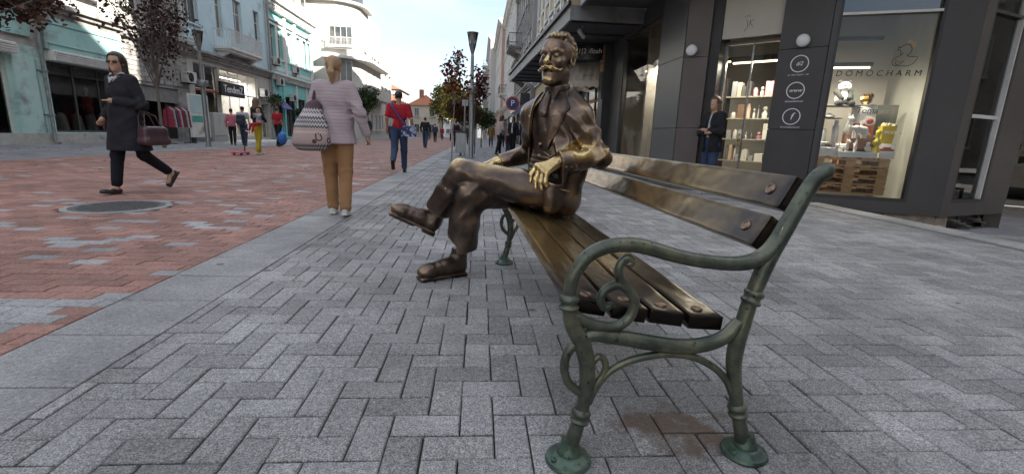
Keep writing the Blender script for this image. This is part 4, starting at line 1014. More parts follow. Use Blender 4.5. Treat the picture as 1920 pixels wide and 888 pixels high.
# --- display window facet
MD, LD = facet(Q2, Q3)
wb(holes(MB(), .003, LD-.0, -.09, HT, [(.07, 1.36, .09, 3.6)], .12, .25).xf(MD), 'display_wall', M_CLAD, shop)
dw = wb(MB().box(.07, .11, .0, .1, .09, 3.6).box(1.32, 1.36, .0, .1, .09, 3.6).box(.11, 1.32, .0, .1, .09, .14).box(.11, 1.32, .01, .1, 2.79, 2.83).xf(MD), 'display_window', M_BLACK, shop)
MB().box(.11, 1.32, -.004, .009, 2.79, 2.825).xf(MD).build('transom', M_WHITE, dw)
MB().add([(.1, .07, .1), (1.33, .07, .1), (1.33, .07, 2.8), (.1, .07, 2.8)], [(0, 1, 2, 3)]).xf(MD).build('pane', M_CLEAR, dw)
MB().add([(.1, .07, 2.82), (1.33, .07, 2.82), (1.33, .07, 3.58), (.1, .07, 3.58)], [(0, 1, 2, 3)]).xf(MD).build('pane', M_PANE, dw)
text('shop_lettering', 'DOMOCHARM', .118, M_BLK, dw, onwall(MD, .70, .062, 1.97), space=1.62, shear=.12)
# duck emblem: outline tubes on the glass
def glassline(pts, r, m, nm='emblem'): MB().tube([MD @ Vector((p[0], .062, p[1])) for p in crom(pts, 5)], r, 5).build(nm, m, dw)
dx, dz, ds_ = 1.0, 2.2, .2
def dk(l): return [(dx+x*ds_, dz+y*ds_) for x, y in l]
glassline(dk([(-.12, .28), (-.28, .1), (-.55, -.05), (-.72, -.3), (-.62, -.58), (-.2, -.62), (.3, -.62), (.62, -.4), (.75, -.02), (.55, .0), (.3, .02), (.12, .08), (.3, .3), (.33, .55), (.18, .8), (-.08, .85), (-.28, .7), (-.36, .62)]), .004, M_BLK)
glassline(dk([(-.36, .62), (-.5, .72), (-.46, .58), (-.56, .46), (-.38, .47), (-.3, .3), (-.28, .1)]), .004, M_BLK)
glassline(dk([(-.5, -.2), (-.5, -.5), (-.25, -.52), (.0, -.25)]), .003, M_BLK); 
for i in range(3): glassline(dk([(-.4+.12*i, -.3), (-.38+.12*i, -.4)]), .003, M_BLK)
glassline(dk([(-.05, .92), (.0, 1.08), (.12, .95), (.2, 1.1), (.27, .92), (.42, .98), (.38, .8), (.5, .72), (.38, .6)]), .005, mat('sign_orange', (.8, .42, .1), rough=.5))
# --- narrow window facet
MW, LW_ = facet(Q3, Q4)
wb(holes(MB(), .0, LW_, -.09, HT, [(.2, 1.12, .11, 3.6)], .12, .25).xf(MW), 'side_wall', M_CLAD, shop)
sw = wb(MB().box(.2, .24, .0, .1, .11, 3.6).box(1.06, 1.12, .0, .1, .11, 3.6).box(.24, 1.06, .0, .1, .11, .16).box(.24, 1.06, .01, .1, 2.79, 2.83).xf(MW), 'window', M_BLACK, shop)
MB().box(1.02, 1.06, .01, .09, .16, 3.6).box(.24, 1.02, .03, .09, 1.37, 1.42).xf(MW).build('inner_frame', M_WHITE, sw)
MB().add([(.22, .07, .13), (1.08, .07, .13), (1.08, .07, 3.58), (.22, .07, 3.58)], [(0, 1, 2, 3)]).xf(MW).build('pane', M_CLEAR, sw)
# side wall running back along the side street, plinth, canopy band, upper floors
MV, LV = facet(Q4, (9.6, 22))
wb(holes(MB(), 0, LV, -.5, HT, [(1.2, 4.2, .1, 2.9), (5.5, 8.5, .1, 2.9)], .15, .3).xf(MV), 'side_wall', M_CLAD, shop)
for a, b in ((1.2, 4.2), (5.5, 8.5)): window(shop, MV, (a, b, .1, 2.9), .15, M_BLACK, M_PANE, (2, 1), sill=False)
poly = [Q0, Q1, Q2, Q3, Q4, (9.6, 22), (3.70, 22)]
inner = [(3.95, 13.4), (3.95, 8.85), (5.32, 7.42), (6.86, 6.75), (8.2, 7.2), (9.3, 21.8), (3.95, 21.8)]
stone = mat('foundation_stone', (.33, .27, .22), (.2, .17, .145), rough=.85, scale=7, bump=.6, bscale=18)
for (M_, a, b) in ((MD, .15, .62), (MD, .63, 1.12), (MD, 1.13, 1.78), (MW, .03, .35)): wb(MB().cbox(a, b, .05, .4, -.6, -.1, .02).xf(M_), 'foundation_block', stone, shop)
for i in range(5):
    a = .45+.2*i; z = -.16-.05*(i % 3); wb(MB().tube([MW @ Vector(p) for p in ((a, .12, z), (a+.12, .0, z-.02), (a+.26, .1, z+.04*(1-i % 3)))], .018, 6), 'loose_pipe', mat('old_pipe', (.07, .07, .07), (.13, .12, .11), rough=.6, scale=20), shop)
wb(MB().box(.36, LW_-.05, .2, .4, -.6, -.1).xf(MW), 'foundation_recess', M_BLACK, shop)
# rubble lying at the foot of the wall
for i in range(7):
    s_ = random.uniform(1.0, 1.75); o_ = MD @ Vector((s_, random.uniform(-.25, .02), 0))
    if i > 3: o_ = MW @ Vector((random.uniform(.2, 1.2), random.uniform(-.15, .05), 0))
    r_ = random.uniform(.02, .055); mb = MB().ball((0, 0, 0), (r_*1.3, r_, r_*.7), 6, 4); mb.v = [tuple(c*random.uniform(.8, 1.2) for c in p) for p in mb.v]
    st = mb.build('rubble_stone', stone); st.location = (o_.x, o_.y, -.15-.16*max(0, o_.x-6.2)+r_*.3)
    tag(st, 'small broken stone, %s along the foot of the dark shop wall' % ('first', 'second', 'third', 'fourth', 'fifth', 'sixth', 'seventh')[i], 'stone', 'broken stones by the shop foundation')
# floor, ceiling, room walls
wb(MB().prism(inner, -.12, -.001), 'shop_floor', mat('shop_floor', (.2, .17, .14), (.24, .2, .17), rough=.4, scale=3), shop)
wb(MB().prism(inner, HT-.05, HT), 'shop_ceiling', M_ROOMW, shop)
wb(MB().box(3.98, 8.2, 11.4, 11.5, 0, HT-.06).xf(Matrix.Identity(4)), 'room_wall', M_ROOMW, shop)
MR, _ = facet((7.6, 9.2), (6.95, 6.8)); wb(MB().box(0.02, 2.45, .0, .08, 0, HT-.06).xf(MR), 'partition', mat('pale_partition', (.62, .64, .58), (.58, .6, .55), rough=.6), shop)
wb(MB().box(.42, 1.36, 1.6, 1.64, 0, HT-.06).xf(MD), 'added_backdrop', M_ROOMW, shop)  # pale panel added close behind the goods to brighten the display
wb(MB().prism(poly, HT+.002, HT+.45), 'fascia_band', M_CLAD, shop)
upM = mat('upper_render', (.42, .38, .32), (.36, .33, .28), rough=.85, scale=1.5)
UP = 21.0
for (a, b) in ((Q0, Q1), (Q1, Q2), (Q2, Q3), (Q3, Q4), (Q4, (9.6, 22))):
    Mx, Lx = facet(a, b); rc = []
    for fl in range(4):
        n_ = max(1, int(Lx/2.0))
        for i in range(n_): c_ = Lx*(i+.5)/n_; rc.append((c_-.5, c_+.5, 5.4+fl*3.5, 7.4+fl*3.5))
    wb(holes(MB(), 0, Lx, HT+.45, UP, rc, .2, .3).xf(Mx), 'upper_wall', upM, shop)
    for r_ in rc: window(shop, Mx, r_, .2, M_WHITEF)
wb(MB().prism(poly, UP, UP+.5), 'roof', M_CLAD, shop)
# fluorescent battens in the display; entrance ones added to brighten its dark interior
def batten(M, s0, s1, d, z, lit=True):
    o = wb(MB().cbox(s0, s1, d, d+.1, z, z+.06, .01).xf(M), 'light_batten', M_BLACK, shop)
    if lit:
        la = bpy.data.lights.new('tube_lamp', 'AREA'); la.shape = 'RECTANGLE'; la.size = s1-s0; la.size_y = .05; la.energy = 5.5; la.color = (1, .88, .68)
        lo_ = bpy.data.objects.new('tube_lamp', la); COL.objects.link(lo_); lo_.matrix_world = M @ Matrix.Translation(((s0+s1)/2, d+.05, z-.03))
        MB().tube([M @ Vector((s0+.03, d+.05, z-.014)), M @ Vector((s1-.03, d+.05, z-.014))], .013, 8).build('tube', M_LAMP, o)
batten(MD, -.1, .75, .45, 2.13); batten(MD, .0, 1.0, 1.0, 2.62, False); batten(MC, .62, 1.5, .6, 2.32); batten(MC, .3, 1.6, 1.2, 2.45); batten(MS, 1.3, 3.4, .45, 2.6)

# ---------------- goods on show
def item(name, mb, m, label, cat, M, smooth=True, group='goods in the shop window', ang=50):
    o = link(name, mb.mesh(name, m, smooth, ang)); o.matrix_world = M; return tag(o, label, cat, group)
def at(M, s, d, z, rz=0, k=1.):
    if M is MD: s = s+.33*(d-.1)      # rows step right with depth, as in the window dressing
    return M @ Matrix.Translation((s, d, z)) @ Matrix.Rotation(rz, 4, 'Z') @ Matrix.Scale(k, 4)
POS = ('lowest', 'second lowest', 'second highest', 'topmost')
for i in range(4):     # stacked pallets
    z = .16+i*.142; p = thing('wooden_pallet', MD @ Vector((.6, .5, z)), '%s of the four stacked wooden pallets in the display window' % POS[i].capitalize(), 'pallet', 'stacked pallets in the display window')
    for d in (.2, .55, .9):
        for s_ in (.11, .55, .99): wb(MB().cbox(s_, s_+.14, d, d+.1, z+.022, z+.095, .004).xf(MD), 'block', M_WOOD, p)
        wb(MB().cbox(.11, 1.13, d, d+.1, z, z+.021, .003).xf(MD), 'bottom_board', M_WOOD, p)
    wb(MB().cbox(.105, 1.135, .19, .29, z+.096, z+.118, .003).xf(MD), 'stringer', M_WOOD, p)
    for s_ in (.11, .32, .54, .75, .98): wb(MB().cbox(s_, s_+.14, .185, 1.0, z+.119, z+.14, .003).xf(MD), 'top_board', M_WOOD, p)
PT = .16+4*.142
M_FIG = mat('white_resin', (.74, .74, .72), (.68, .68, .66), rough=.35, scale=8)
def figure(kind):
    q = SDF((-.14, -.12, -.01), (.14, .12, .34), .008)
    if kind == 'dog': q.cone((-.05, 0, .10), (.05, 0, .11), .035, .03).cone((.05, 0, .12), (.075, 0, .18), .022, .026).cone((.075, 0, .185), (.115, 0, .175), .024, .014); [q.cone((x, y, .09), (x, y, .0), .015, .013) for x in (-.06, .06) for y in (-.022, .022)]; q.cone((-.08, 0, .12), (-.11, 0, .17), .01, .006); [q.cone((.065, y, .2), (.06, y*1.3, .235), .01, .006) for y in (-.018, .018)]
    if kind == 'sit': q.cone((0, 0, .04), (.02, 0, .15), .05, .035).ell((.035, 0, .2), (.04, .035, .036)).cone((.05, .02, .1), (.055, .02, 0), .014, .013).cone((.05, -.02, .1), (.055, -.02, 0), .014, .013); [q.cone((.02, y, .22), (.015, y*1.4, .265), .013, .006) for y in (-.022, .022)]
    if kind == 'hand': q.cone((0, 0, 0), (0, 0, .1), .026, .03).box((0, 0, .12), (.014, .04, .045), None, .012, .01); [q.cone((0, -.03+.02*i, .15), (0, -.036+.024*i, .15+(.07, .085, .08, .06)[i]), .0105, .008, .004) for i in range(4)]; q.cone((0, .035, .1), (0, .07, .15), .012, .009, .006)
    if kind == 'vsign': q.cone((0, 0, 0), (0, 0, .1), .026, .03).box((0, 0, .12), (.018, .036, .04), None, .014, .01); [q.cone((0, -.015+.022*i, .15), (0, -.04+.07*i, .25), .011, .009, .004) for i in range(2)]; [q.cone((.02, .02+.012*i, .14), (.03, .02+.012*i, .12), .011, .01) for i in range(2)]
    if kind == 'beast': q.cone((-.06, 0, .11), (.05, 0, .12), .05, .045).cone((.05, 0, .14), (.1, 0, .13), .035, .024).cone((.115, 0, .14), (.125, 0, .18), .01, .003); [q.cone((x, y, .08), (x, y, 0), .02, .018) for x in (-.07, .055) for y in (-.028, .028)]
    if kind == 'bust': q.cone((0, 0, 0), (0, 0, .03), .045, .04).cone((0, 0, .05), (0, 0, .1), .02, .02).ell((0, 0, .12), (.03, .05, .04)).cone((0, 0, .14), (0, 0, .2), .017, .017).ell((0, 0, .235), (.028, .025, .036)).ell((-.012, 0, .25), (.032, .03, .03)).ell((-.03, 0, .21), (.02, .022, .03))
    if kind == 'ape': q.ell((0, 0, .08), (.045, .05, .07)).ell((.015, 0, .18), (.04, .042, .042)).cone((.02, .05, .1), (.06, .04, .04), .018, .014).cone((.02, -.05, .1), (.06, -.04, .04), .018, .014).cone((.02, .03, .03), (.07, .035, .015), .02, .018).cone((.02, -.03, .03), (.07, -.035, .015), .02, .018)
    return q.mesh('figurine_'+kind, M_FIG)
FIG = {k: figure(k) for k in ('dog', 'sit', 'hand', 'vsign', 'beast', 'bust', 'ape')}
def fig(kind, s, d, z, k, label, cat, rz=R(-70), m=None, name='figurine'):
    me = FIG[kind]
    if m: me = me.copy(); me.materials[0] = m
    o = link(name, me); o.matrix_world = at(MD, s, d, z, rz, k); return tag(o, label, cat, 'goods in the shop window')
M_YEL = mat('yellow_plastic', (.75, .6, .03), (.68, .52, .03), rough=.4)
box_ = lambda a, b, c, r=.006: MB().cbox(-a/2, a/2, -b/2, b/2, 0, c, r)
item('plinth_box', box_(.52, .2, .09), M_WHITE, 'long low white plinth in front on the pallets under the white figurines', 'plinth', at(MD, .62, .30, PT+.001))
fig('beast', .62, .32, PT+.30, 1.15, 'white horned beast figurine above the white hand in the display', 'figurine', R(200))
item('brown_crate', box_(.36, .24, .22), mat('rust_box', (.2, .08, .05), (.15, .06, .04), rough=.6), 'rust brown box carrying the white beast figurine', 'box', at(MD, .60, .52, PT+.14))
item('brown_crate', box_(.2, .2, .14), mat('rust_box', (.2, .08, .05)), 'smaller rust brown box behind the white dogs on the left side of the pallets', 'box', at(MD, .22, .5, PT+.001))
fig('hand', .60, .30, PT+.092, .85, 'open white hand figurine on the low plinth', 'figurine', R(10))
fig('vsign', .62, .62, PT+.36, .9, 'white hand figurine making a two finger sign before the big tin', 'figurine', R(15))
fig('ape', .76, .30, PT+.092, .7, 'seated white ape figurine beside the yellow bust', 'figurine')
fig('bust', .88, .28, PT+.092, 1.25, 'bright yellow bust figurine on the low plinth', 'bust', R(-90), M_YEL)
fig('dog', .45, .32, PT+.092, .85, 'white dog figurine with blocky head at the plinth end', 'figurine', R(-60))
fig('sit', .34, .28, PT+.002, .85, 'white cat figurine standing before the plinth on the pallet', 'figurine')
fig('sit', .24, .27, PT+.002, .6, 'small white cat figurine lowest in the display', 'figurine', R(-120))
fig('sit', .44, .55, PT+.36, 1.2, 'large pale grey seated dog figurine beside the grey vases', 'figurine', R(-60), mat('grey_resin', (.45, .46, .47), rough=.4))
item('vase', MB().lathe([(.05, 0), (.055, .02), (.05, .34), (.03, .37), (.03, .44)], n=16), mat('grey_ceramic', (.32, .34, .36), (.26, .28, .3), rough=.35), 'tall grey bottle vase among the display figurines', 'vase', at(MD, .27, .6, PT+.145))
item('vase', MB().lathe([(.06, 0), (.062, .3), (.05, .32), (.05, .34)], n=16), mat('silver_ceramic', (.5, .5, .5), (.42, .42, .42), rough=.25, metal=.6), 'short silver vase at the left of the display', 'vase', at(MD, .1, .5, PT+.1))
item('model_car', MB().cbox(-.1, .1, -.04, .04, .015, .05, .01).cbox(-.05, .06, -.036, .036, .05, .085, .015).lathe([(.02, -.045), (.02, .045)], (-.06, 0, .02), 10, Matrix.Rotation(R(90), 4, 'X')).lathe([(.02, -.045), (.02, .045)], (.06, 0, .02), 10, Matrix.Rotation(R(90), 4, 'X')), mat('car_white', (.6, .6, .6), (.05, .05, .05), rough=.3, scale=14, lo=.5, hi=.55), 'white and black model car on the white box', 'model car', at(MD, .17, .3, PT+.145))
item('gift_box', box_(.3, .16, .14), M_WHITE, 'white gift box under the model car', 'box', at(MD, .17, .32, PT+.002))
item('model_car', MB().cbox(-.09, .09, -.04, .04, .015, .05, .01).cbox(-.045, .05, -.036, .036, .05, .08, .015), mat('car_red', (.3, .06, .03), rough=.3), 'dark red model car by the popcorn bucket', 'model car', at(MD, 1.02, .34, PT+.1))
item('gift_box', box_(.2, .14, .095), M_WHITE, 'small white gift box under the dark red model car', 'box', at(MD, 1.02, .36, PT+.002))
# tin stool with lettering
tin = thing('tomato_tin', MD @ Vector((.85, .75, 1.06)), 'large white and red tin printed with a tomato', 'tin', 'goods in the shop window')
def cyl(z0, z1, r): return MB().lathe([(r, z0), (r, z1)], n=28).xf(MD @ Matrix.Translation((.85, .8, 0)))
wb(cyl(1.06, 1.27, .17), 'lower_band', mat('tin_red', (.42, .05, .03), rough=.3), tin, True); wb(cyl(1.271, 1.55, .17), 'upper_band', M_WHITE, tin, True)
wb(MB().lathe([(.17, 1.551), (.178, 1.555), (.178, 1.57), (.16, 1.57)], n=28).xf(MD @ Matrix.Translation((.85, .8, 0))), 'rim', mat('tin_steel', (.5, .5, .5), rough=.3, metal=.9), tin, True)
wtext('lettering', 'Toma', .13, M_BLK, tin, onwall(MD, .83, .622, 1.47), shear=.2); wtext('lettering', 'A-ll-c', .07, M_INK, tin, onwall(MD, .85, .622, 1.12))
wb(MB().lathe([(.075, 0), (.075, .004)], n=24).xf(MD @ Matrix.Translation((.90, .624, 1.31)) @ Matrix.Rotation(R(90), 4, 'X')), 'roundel', M_WHITE, tin)
wb(MB().ball((0, 0, 0), (.05, .012, .042), 14, 8).xf(MD @ Matrix.Translation((.90, .616, 1.305))), 'tomato', mat('tin_red', (.42, .05, .03)), tin, True)
item('display_stand', box_(.34, .34, 1.058-PT), M_BLACK, 'dark block under the big tomato tin', 'plinth', Matrix(MD) @ Matrix.Translation((.85, .8, PT+.001)), False)
item('gold_sculpture', MB().ball((0, 0, .09), (.09, .08, .09), 8, 6).ball((.05, 0, .14), .05, 7, 5), mat('gold_leaf', (.6, .38, .12), (.4, .24, .07), rough=.25, metal=1, scale=20), 'crumpled gold ornament on top of the tomato tin', 'ornament', at(MD, .62, .8, 1.572), False)
pb = thing('popcorn_bucket', MD @ Vector((.98, .6, PT+.2)), 'yellow popcorn bucket printed with white letters', 'bucket', 'goods in the shop window')
wb(MB().lathe([(.10, 0), (.14, .27), (.135, .27)], n=4, M=Matrix.Rotation(R(45), 4, 'Z')).xf(at(MD, .98, .58, PT+.23)), 'bucket_body', M_YEL, pb)
mb = MB()
for i in range(14): mb.ball((random.uniform(-.08, .08), random.uniform(-.08, .08), .27+random.uniform(0, .03)), .03, 6, 4)
wb(mb.xf(at(MD, .98, .58, PT+.23)), 'popcorn', mat('popcorn_cream', (.75, .66, .4), rough=.8), pb, True); wtext('lettering', 'POPCORN', .062, M_INK, pb, onwall(MD, 1.14, .452, PT+.40), shear=.15, extrude=.006)
item('display_stand', box_(.24, .24, .228), M_WHITE, 'white block under the popcorn bucket', 'plinth', at(MD, .98, .6, PT+.001))
# stuffed panda on a shelf
q = SDF((-.2, -.2, -.02), (.2, .2, .42), .01); q.ell((0, 0, .11), (.11, .1, .12)).ell((.03, 0, .29), (.085, .095, .08)); pan = thing('panda_toy', MD @ Vector((.22, .7, 1.5)), 'black and white plush panda on the display shelf', 'toy', 'goods in the shop window')
o = link('torso', q.mesh('panda_torso', M_WHITE), None, pan); o.matrix_parent_inverse = BASIS[pan.name].inverted(); o.matrix_basis = at(MD, .27, .75, 1.56, R(-80)); 
q = SDF((-.2, -.22, -.05), (.24, .22, .42), .01)
for y in (-1, 1): q.ell((.02, y*.075, .365), (.03, .03, .032)).cone((.04, y*.09, .19), (.13, y*.06, .1), .042, .036).cone((.05, y*.07, .03), (.16, y*.09, .02), .05, .048).ell((.105, y*.032, .3), (.015, .02, .022))
q.ell((.118, 0, .27), (.012, .016, .012)).cone((0, -.09, .21), (0, .09, .21), .05, .05)
o = link('markings', q.mesh('panda_markings', mat('plush_black', (.02, .02, .02), rough=.9)), None, pan); o.matrix_parent_inverse = BASIS[pan.name].inverted(); o.matrix_basis = at(MD, .27, .75, 1.56, R(-80))
item('display_shelf', box_(.5, .3, .02), M_BLACK, 'dark shelf under the plush panda', 'shelf', at(MD, .27, .75, 1.535), False)
item('vinyl_stand', MB().lathe([(.11, 0), (.10, .02), (.08, .025), (.07, .04), (.045, .045), (.04, .06), (.02, .06)], n=20), mat('dark_rubber', (.05, .05, .052), rough=.4), 'dark ringed bowl lying at the left of the display', 'bowl', at(MD, .13, .62, 1.36))
item('display_shelf', box_(.3, .3, .02), M_BLACK, 'dark shelf under the ringed bowl and dark bottle', 'shelf', at(MD, .15, .68, 1.335), False)
item('bottle', MB().lathe([(.03, 0), (.032, .14), (.012, .18), (.012, .24)], n=12), mat('green_glass', (.02, .08, .03), rough=.2), 'dark green bottle right of the panda', 'bottle', at(MD, .41, .7, 1.56))
item('poster_board', MB().cbox(-.17, .17, 0, .02, 0, .5, .004), mat('photo_print', (.12, .14, .13), (.25, .24, .2), rough=.4, scale=6), 'dark framed print behind the tomato tin', 'picture', at(MD, .92, 1.1, 1.1), False)
# entrance shelving unit with mixed goods
pal = [(.5, .48, .45), (.07, .07, .07), (.07, .07, .07), (.3, .3, .32), (.62, .6, .55), (.16, .1, .07), (.4, .06, .06), (.55, .4, .3), (.14, .2, .19), (.3, .3, .32), (.62, .6, .55), (.16, .1, .07), (.5, .25, .28)]
def shelving(M, s0, s1, d, zs, label, n, dep=.3, zt=.33):
    u = thing('shelving_unit', M @ Vector(((s0+s1)/2, d+dep/2, 0)), label, 'shelves')
    for s_ in (s0, s1-.03): wb(MB().box(s_, s_+.03, d, d+dep, 0, zs[-1]+.35).xf(M), 'upright', M_BLACK, u)
    for z in zs: wb(MB().box(s0+.03, s1-.03, d, d+dep, z-.025, z).xf(M), 'shelf', mat('shelf_board', (.3, .27, .22), rough=.5), u)
    return u
def goods(M, s0, s1, d, z, zmax, where, rs):
    x = s0+.06; tally = {}
    while x < s1-.12:
        w_ = rs.uniform(.05, .15); hgt = rs.uniform(.08, zmax); c = rs.choice(pal); kind = rs.choice(('box', 'box', 'jar', 'fig')); m = mat('goods_%d_%d_%d' % tuple(int(v*99) for v in c), c, rough=.45, scale=9)
        cn = {(.5, .48, .45): 'pale grey', (.07, .07, .07): 'black', (.4, .06, .06): 'red', (.55, .4, .3): 'tan', (.14, .2, .19): 'dark teal', (.3, .3, .32): 'grey', (.62, .6, .55): 'cream', (.16, .1, .07): 'dark brown', (.5, .25, .28): 'pink'}[c]
        key = (cn, kind); tally[key] = tally.get(key, 0)+1; cn = ('', 'second ', 'third ', 'fourth ', 'fifth ', 'sixth ', 'seventh ', 'eighth ')[tally[key]-1]+('tall ' if hgt > .22 else '')+cn
        if kind == 'box': item('product_box', box_(w_, .16, hgt), m, '%s product box on %s' % (cn, where), 'box', at(M, x+w_/2, d, z), False, 'goods on the shop shelves')
        elif kind == 'jar': item('product_jar', MB().lathe([(w_*.4, 0), (w_*.42, hgt*.7), (w_*.25, hgt*.85), (w_*.25, hgt)], n=12), m, '%s jar on %s' % (cn, where), 'jar', at(M, x+w_/2, d, z), True, 'goods on the shop shelves')
        else: item('product_figure', MB().lathe([(w_*.35, 0), (w_*.3, hgt*.15), (w_*.38, hgt*.35), (w_*.14, hgt*.6)], n=10).ball((0, 0, hgt*.75), w_*.3, 8, 6), m, '%s round headed figurine on %s' % (cn, where), 'figurine', at(M, x+w_/2, d, z), True, 'goods on the shop shelves')
        x += w_+rs.uniform(.006, .03)
rs = random.Random(3)
shelving(MC, .3, 1.95, 1.45, (.12, .55, .98, 1.38, 1.8), 'dark shelving full of gifts seen through the glass entrance', 5)
for z, hz_, wn_ in ((.12, .34, 'the bottom'), (.55, .34, 'the lower'), (.98, .3, 'the middle'), (1.38, .32, 'the upper'), (1.8, .3, 'the top')): goods(MC, .36, 1.92, 1.57, z, hz_, wn_+' shelf beyond the glass entrance', rs)
shelving(MS, 1.35, 3.5, .55, (.5, .86, 1.25, 1.62), 'wooden shelving with white ornaments behind the street window', 4)
for z, wn_ in ((.5, 'lowest'), (.86, 'second'), (1.25, 'third'), (1.62, 'highest')): goods(MS, 1.4, 3.45, .7, z, .28, 'the %s shelf behind the street window' % wn_, rs)
for i in range(5):
    item('toy_crate', MB().box(-.2, .2, -.12, .12, 0, .02).box(-.2, -.18, -.12, .12, .02, .17).box(.18, .2, -.12, .12, .02, .17).box(-.18, .18, -.12, -.1, .02, .15).box(-.18, .18, .1, .12, .02, .15), M_WOOD, '%s of the five pale wooden crates stacked in the narrow side window' % ('Lowest', 'Second lowest', 'Middle', 'Second highest', 'Topmost')[i], 'crate', at(MW, .52, .45, .12+i*.172), False, 'wooden crates in the side window')

# ================================================================== LEFT ROW OF HOUSES
XL = -15.5
def leftM(y0): return Matrix(((0, -1, 0, XL), (1, 0, 0, y0), (0, 0, 1, 0), (0, 0, 0, 1)))
def rightM(x, y1): return Matrix(((0, 1, 0, x), (-1, 0, 0, y1), (0, 0, 1, 0), (0, 0, 0, 1)))
GR = (.17, .165, .155)
M_MINT = mat('mint_paint', (.42, .62, .59), (.5, .68, .65), rough=.7, scale=1.3, dirt=(GR, 1.1, .52, .74), bump=.1, bscale=30)
M_TEAL = mat('teal_fascia', (.3, .55, .53), (.38, .6, .58), rough=.65, scale=1.1, dirt=(GR, .9, .5, .72))
M_PLAST = mat('old_plaster', (.52, .51, .48), (.42, .41, .39), rough=.85, scale=1.4, dirt=((.14, .13, .125), 1.3, .5, .7), bump=.2, bscale=14)
M_STONE = mat('grey_stonework', (.38, .37, .35), (.28, .27, .26), rough=.85, scale=2.5, dirt=((.13, .12, .115), 1.6, .5, .72), bump=.25, bscale=14)
M_BLUE = mat('pale_blue_paint', (.45, .6, .64), (.52, .66, .7), rough=.7, scale=1.1, dirt=((.2, .24, .25), 1.0, .55, .8), bump=.06, bscale=20)
M_TURQ = mat('turquoise_paint', (.2, .55, .53), (.26, .6, .57), rough=.65, scale=1.5, dirt=((.15, .3, .3), 1.4, .6, .85))
M_TRIMW = mat('white_moulding', (.68, .68, .65), (.6, .6, .57), rough=.6, scale=2.5, dirt=((.35, .35, .33), 2.2, .58, .85))
M_EWHITE = mat('white_render', (.56, .55, .52), (.5, .49, .46), rough=.75, scale=1, dirt=((.5, .48, .44), .8, .6, .9))
M_ROOF = mat('terracotta', (.4, .15, .075), (.3, .11, .06), rough=.8, scale=5, stretch=(1, 6, 1), bump=.4)
M_PIPE = mat('drain_pipe', (.25, .28, .28), (.16, .17, .17), rough=.6, scale=5)
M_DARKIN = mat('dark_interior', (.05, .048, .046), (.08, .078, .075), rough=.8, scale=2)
def room(bld, M, a, b, c, d, dep=2.5, m=None):
    """shop interior behind an opening: five inner faces"""
    y0 = .26
    wb(MB().add([(a-.3, y0, c), (b+.3, y0, c), (b+.3, dep, c), (a-.3, dep, c), (a-.3, y0, d+.1), (b+.3, y0, d+.1), (b+.3, dep, d+.1), (a-.3, dep, d+.1)], [(0, 1, 2, 3), (4, 7, 6, 5), (0, 3, 7, 4), (1, 5, 6, 2), (3, 2, 6, 7)]).xf(M), 'shop_room', m or M_ROOMW, bld)
def shopfront(bld, M, r, fm, bars=2, tr=.75, glassm=None):
    a, b, c, d = r; mb = MB(); y0, y1 = .1, .17; f = .07
    mb.box(a, a+f, y0, y1, c, d).box(b-f, b, y0, y1, c, d).box(a+f, b-f, y0, y1, c, c+f).box(a+f, b-f, y0, y1, d-f, d)
    for i in range(1, bars): x = a+(b-a)*i/bars; mb.box(x-.03, x+.03, y0+.003, y1-.003, c+f, d-f)
    if tr: z = c+(d-c)*tr; mb.box(a+f, b-f, y0+.006, y1-.006, z-.03, z+.03)
    o = wb(mb.xf(M), 'shop_window', fm, bld); MB().add([(a+.03, .135, c+.03), (b-.03, .135, c+.03), (b-.03, .135, d-.03), (a+.03, .135, d-.03)], [(0, 1, 2, 3)]).xf(M).build('pane', glassm or M_CLEAR, o); return o
def body(bld, x0, x1, y0, y1, z0, z1, m): wb(MB().box(x0, x1, y0, y1, z0, z1), 'building_mass', m, bld)

# ---- A: mint house with shuttered shop
A = thing('mint_house', (XL, 14, 0), 'peeling mint green house with dark clothes shop window at street level', 'house')
MA = leftM(6.0)     # s = Y-6
ra = [(9.0, 11.15, .22, 2.9), (12.65, 16.2, .42, 2.92), (3, 7, .3, 2.9)]
wb(holes(MB(), 0, 16.2, -.1, 3.3, ra, .26, .4).xf(MA), 'ground_wall', M_MINT, A)
wb(MB().box(0, 16.2, -.12, -.003, -.1, .38).xf(MA), 'stone_base', mat('base_stone', (.5, .5, .46), (.4, .4, .37), rough=.8, scale=3, dirt=(GR, 2, .5, .75)), A)
wb(MB().box(12.5, 16.2, -.22, -.004, 3.301, 4.42).box(0, 12.1, -.12, -.004, 3.6, 4.42).xf(MA), 'fascia', M_TEAL, A)
wb(MB().box(12.6, 16.1, -.26, -.221, 3.5, 3.54).box(12.6, 16.1, -.26, -.221, 4.2, 4.28).xf(MA), 'fascia_moulding', M_TEAL, A)
wb(MB().box(0, 16.2, 0, .4, 3.301, 9.5).xf(MA), 'upper_wall', M_PLAST, A)
cornice(A, MA, 0, 16.25, 4.43, M_STONE, .45, .5, False); cornice(A, MA, 0, 16.2, 8.8, M_STONE, .5, .6)
for i in range(6):
    a = 1+i*2.6; window(A, MA @ Matrix.Translation((0, -.2, 0)), (a, a+1.1, 5.6, 7.8), .2, M_WHITEF, None, hood=.05, hoodm=M_STONE)
for (a, b) in ((12.62, 16.2), (8.9, 11.3)):
    o = wb(MB().cbox(a, b, -.34, -.01, 2.93, 3.29, .03).xf(MA), 'shutter_box', M_TRIMW, A)
    for i in range(4): MB().box(a+.05, b-.05, -.36-.01*i, -.341, 2.97+i*.075, 3.03+i*.075).xf(MA).build('slat', M_WHITEF, o)
shopfront(A, MA, ra[1], M_DARKIN, 3, .84); shopfront(A, MA, ra[0], M_TRIMW, 2, .8); shopfront(A, MA, ra[2], M_TRIMW, 2, .8)
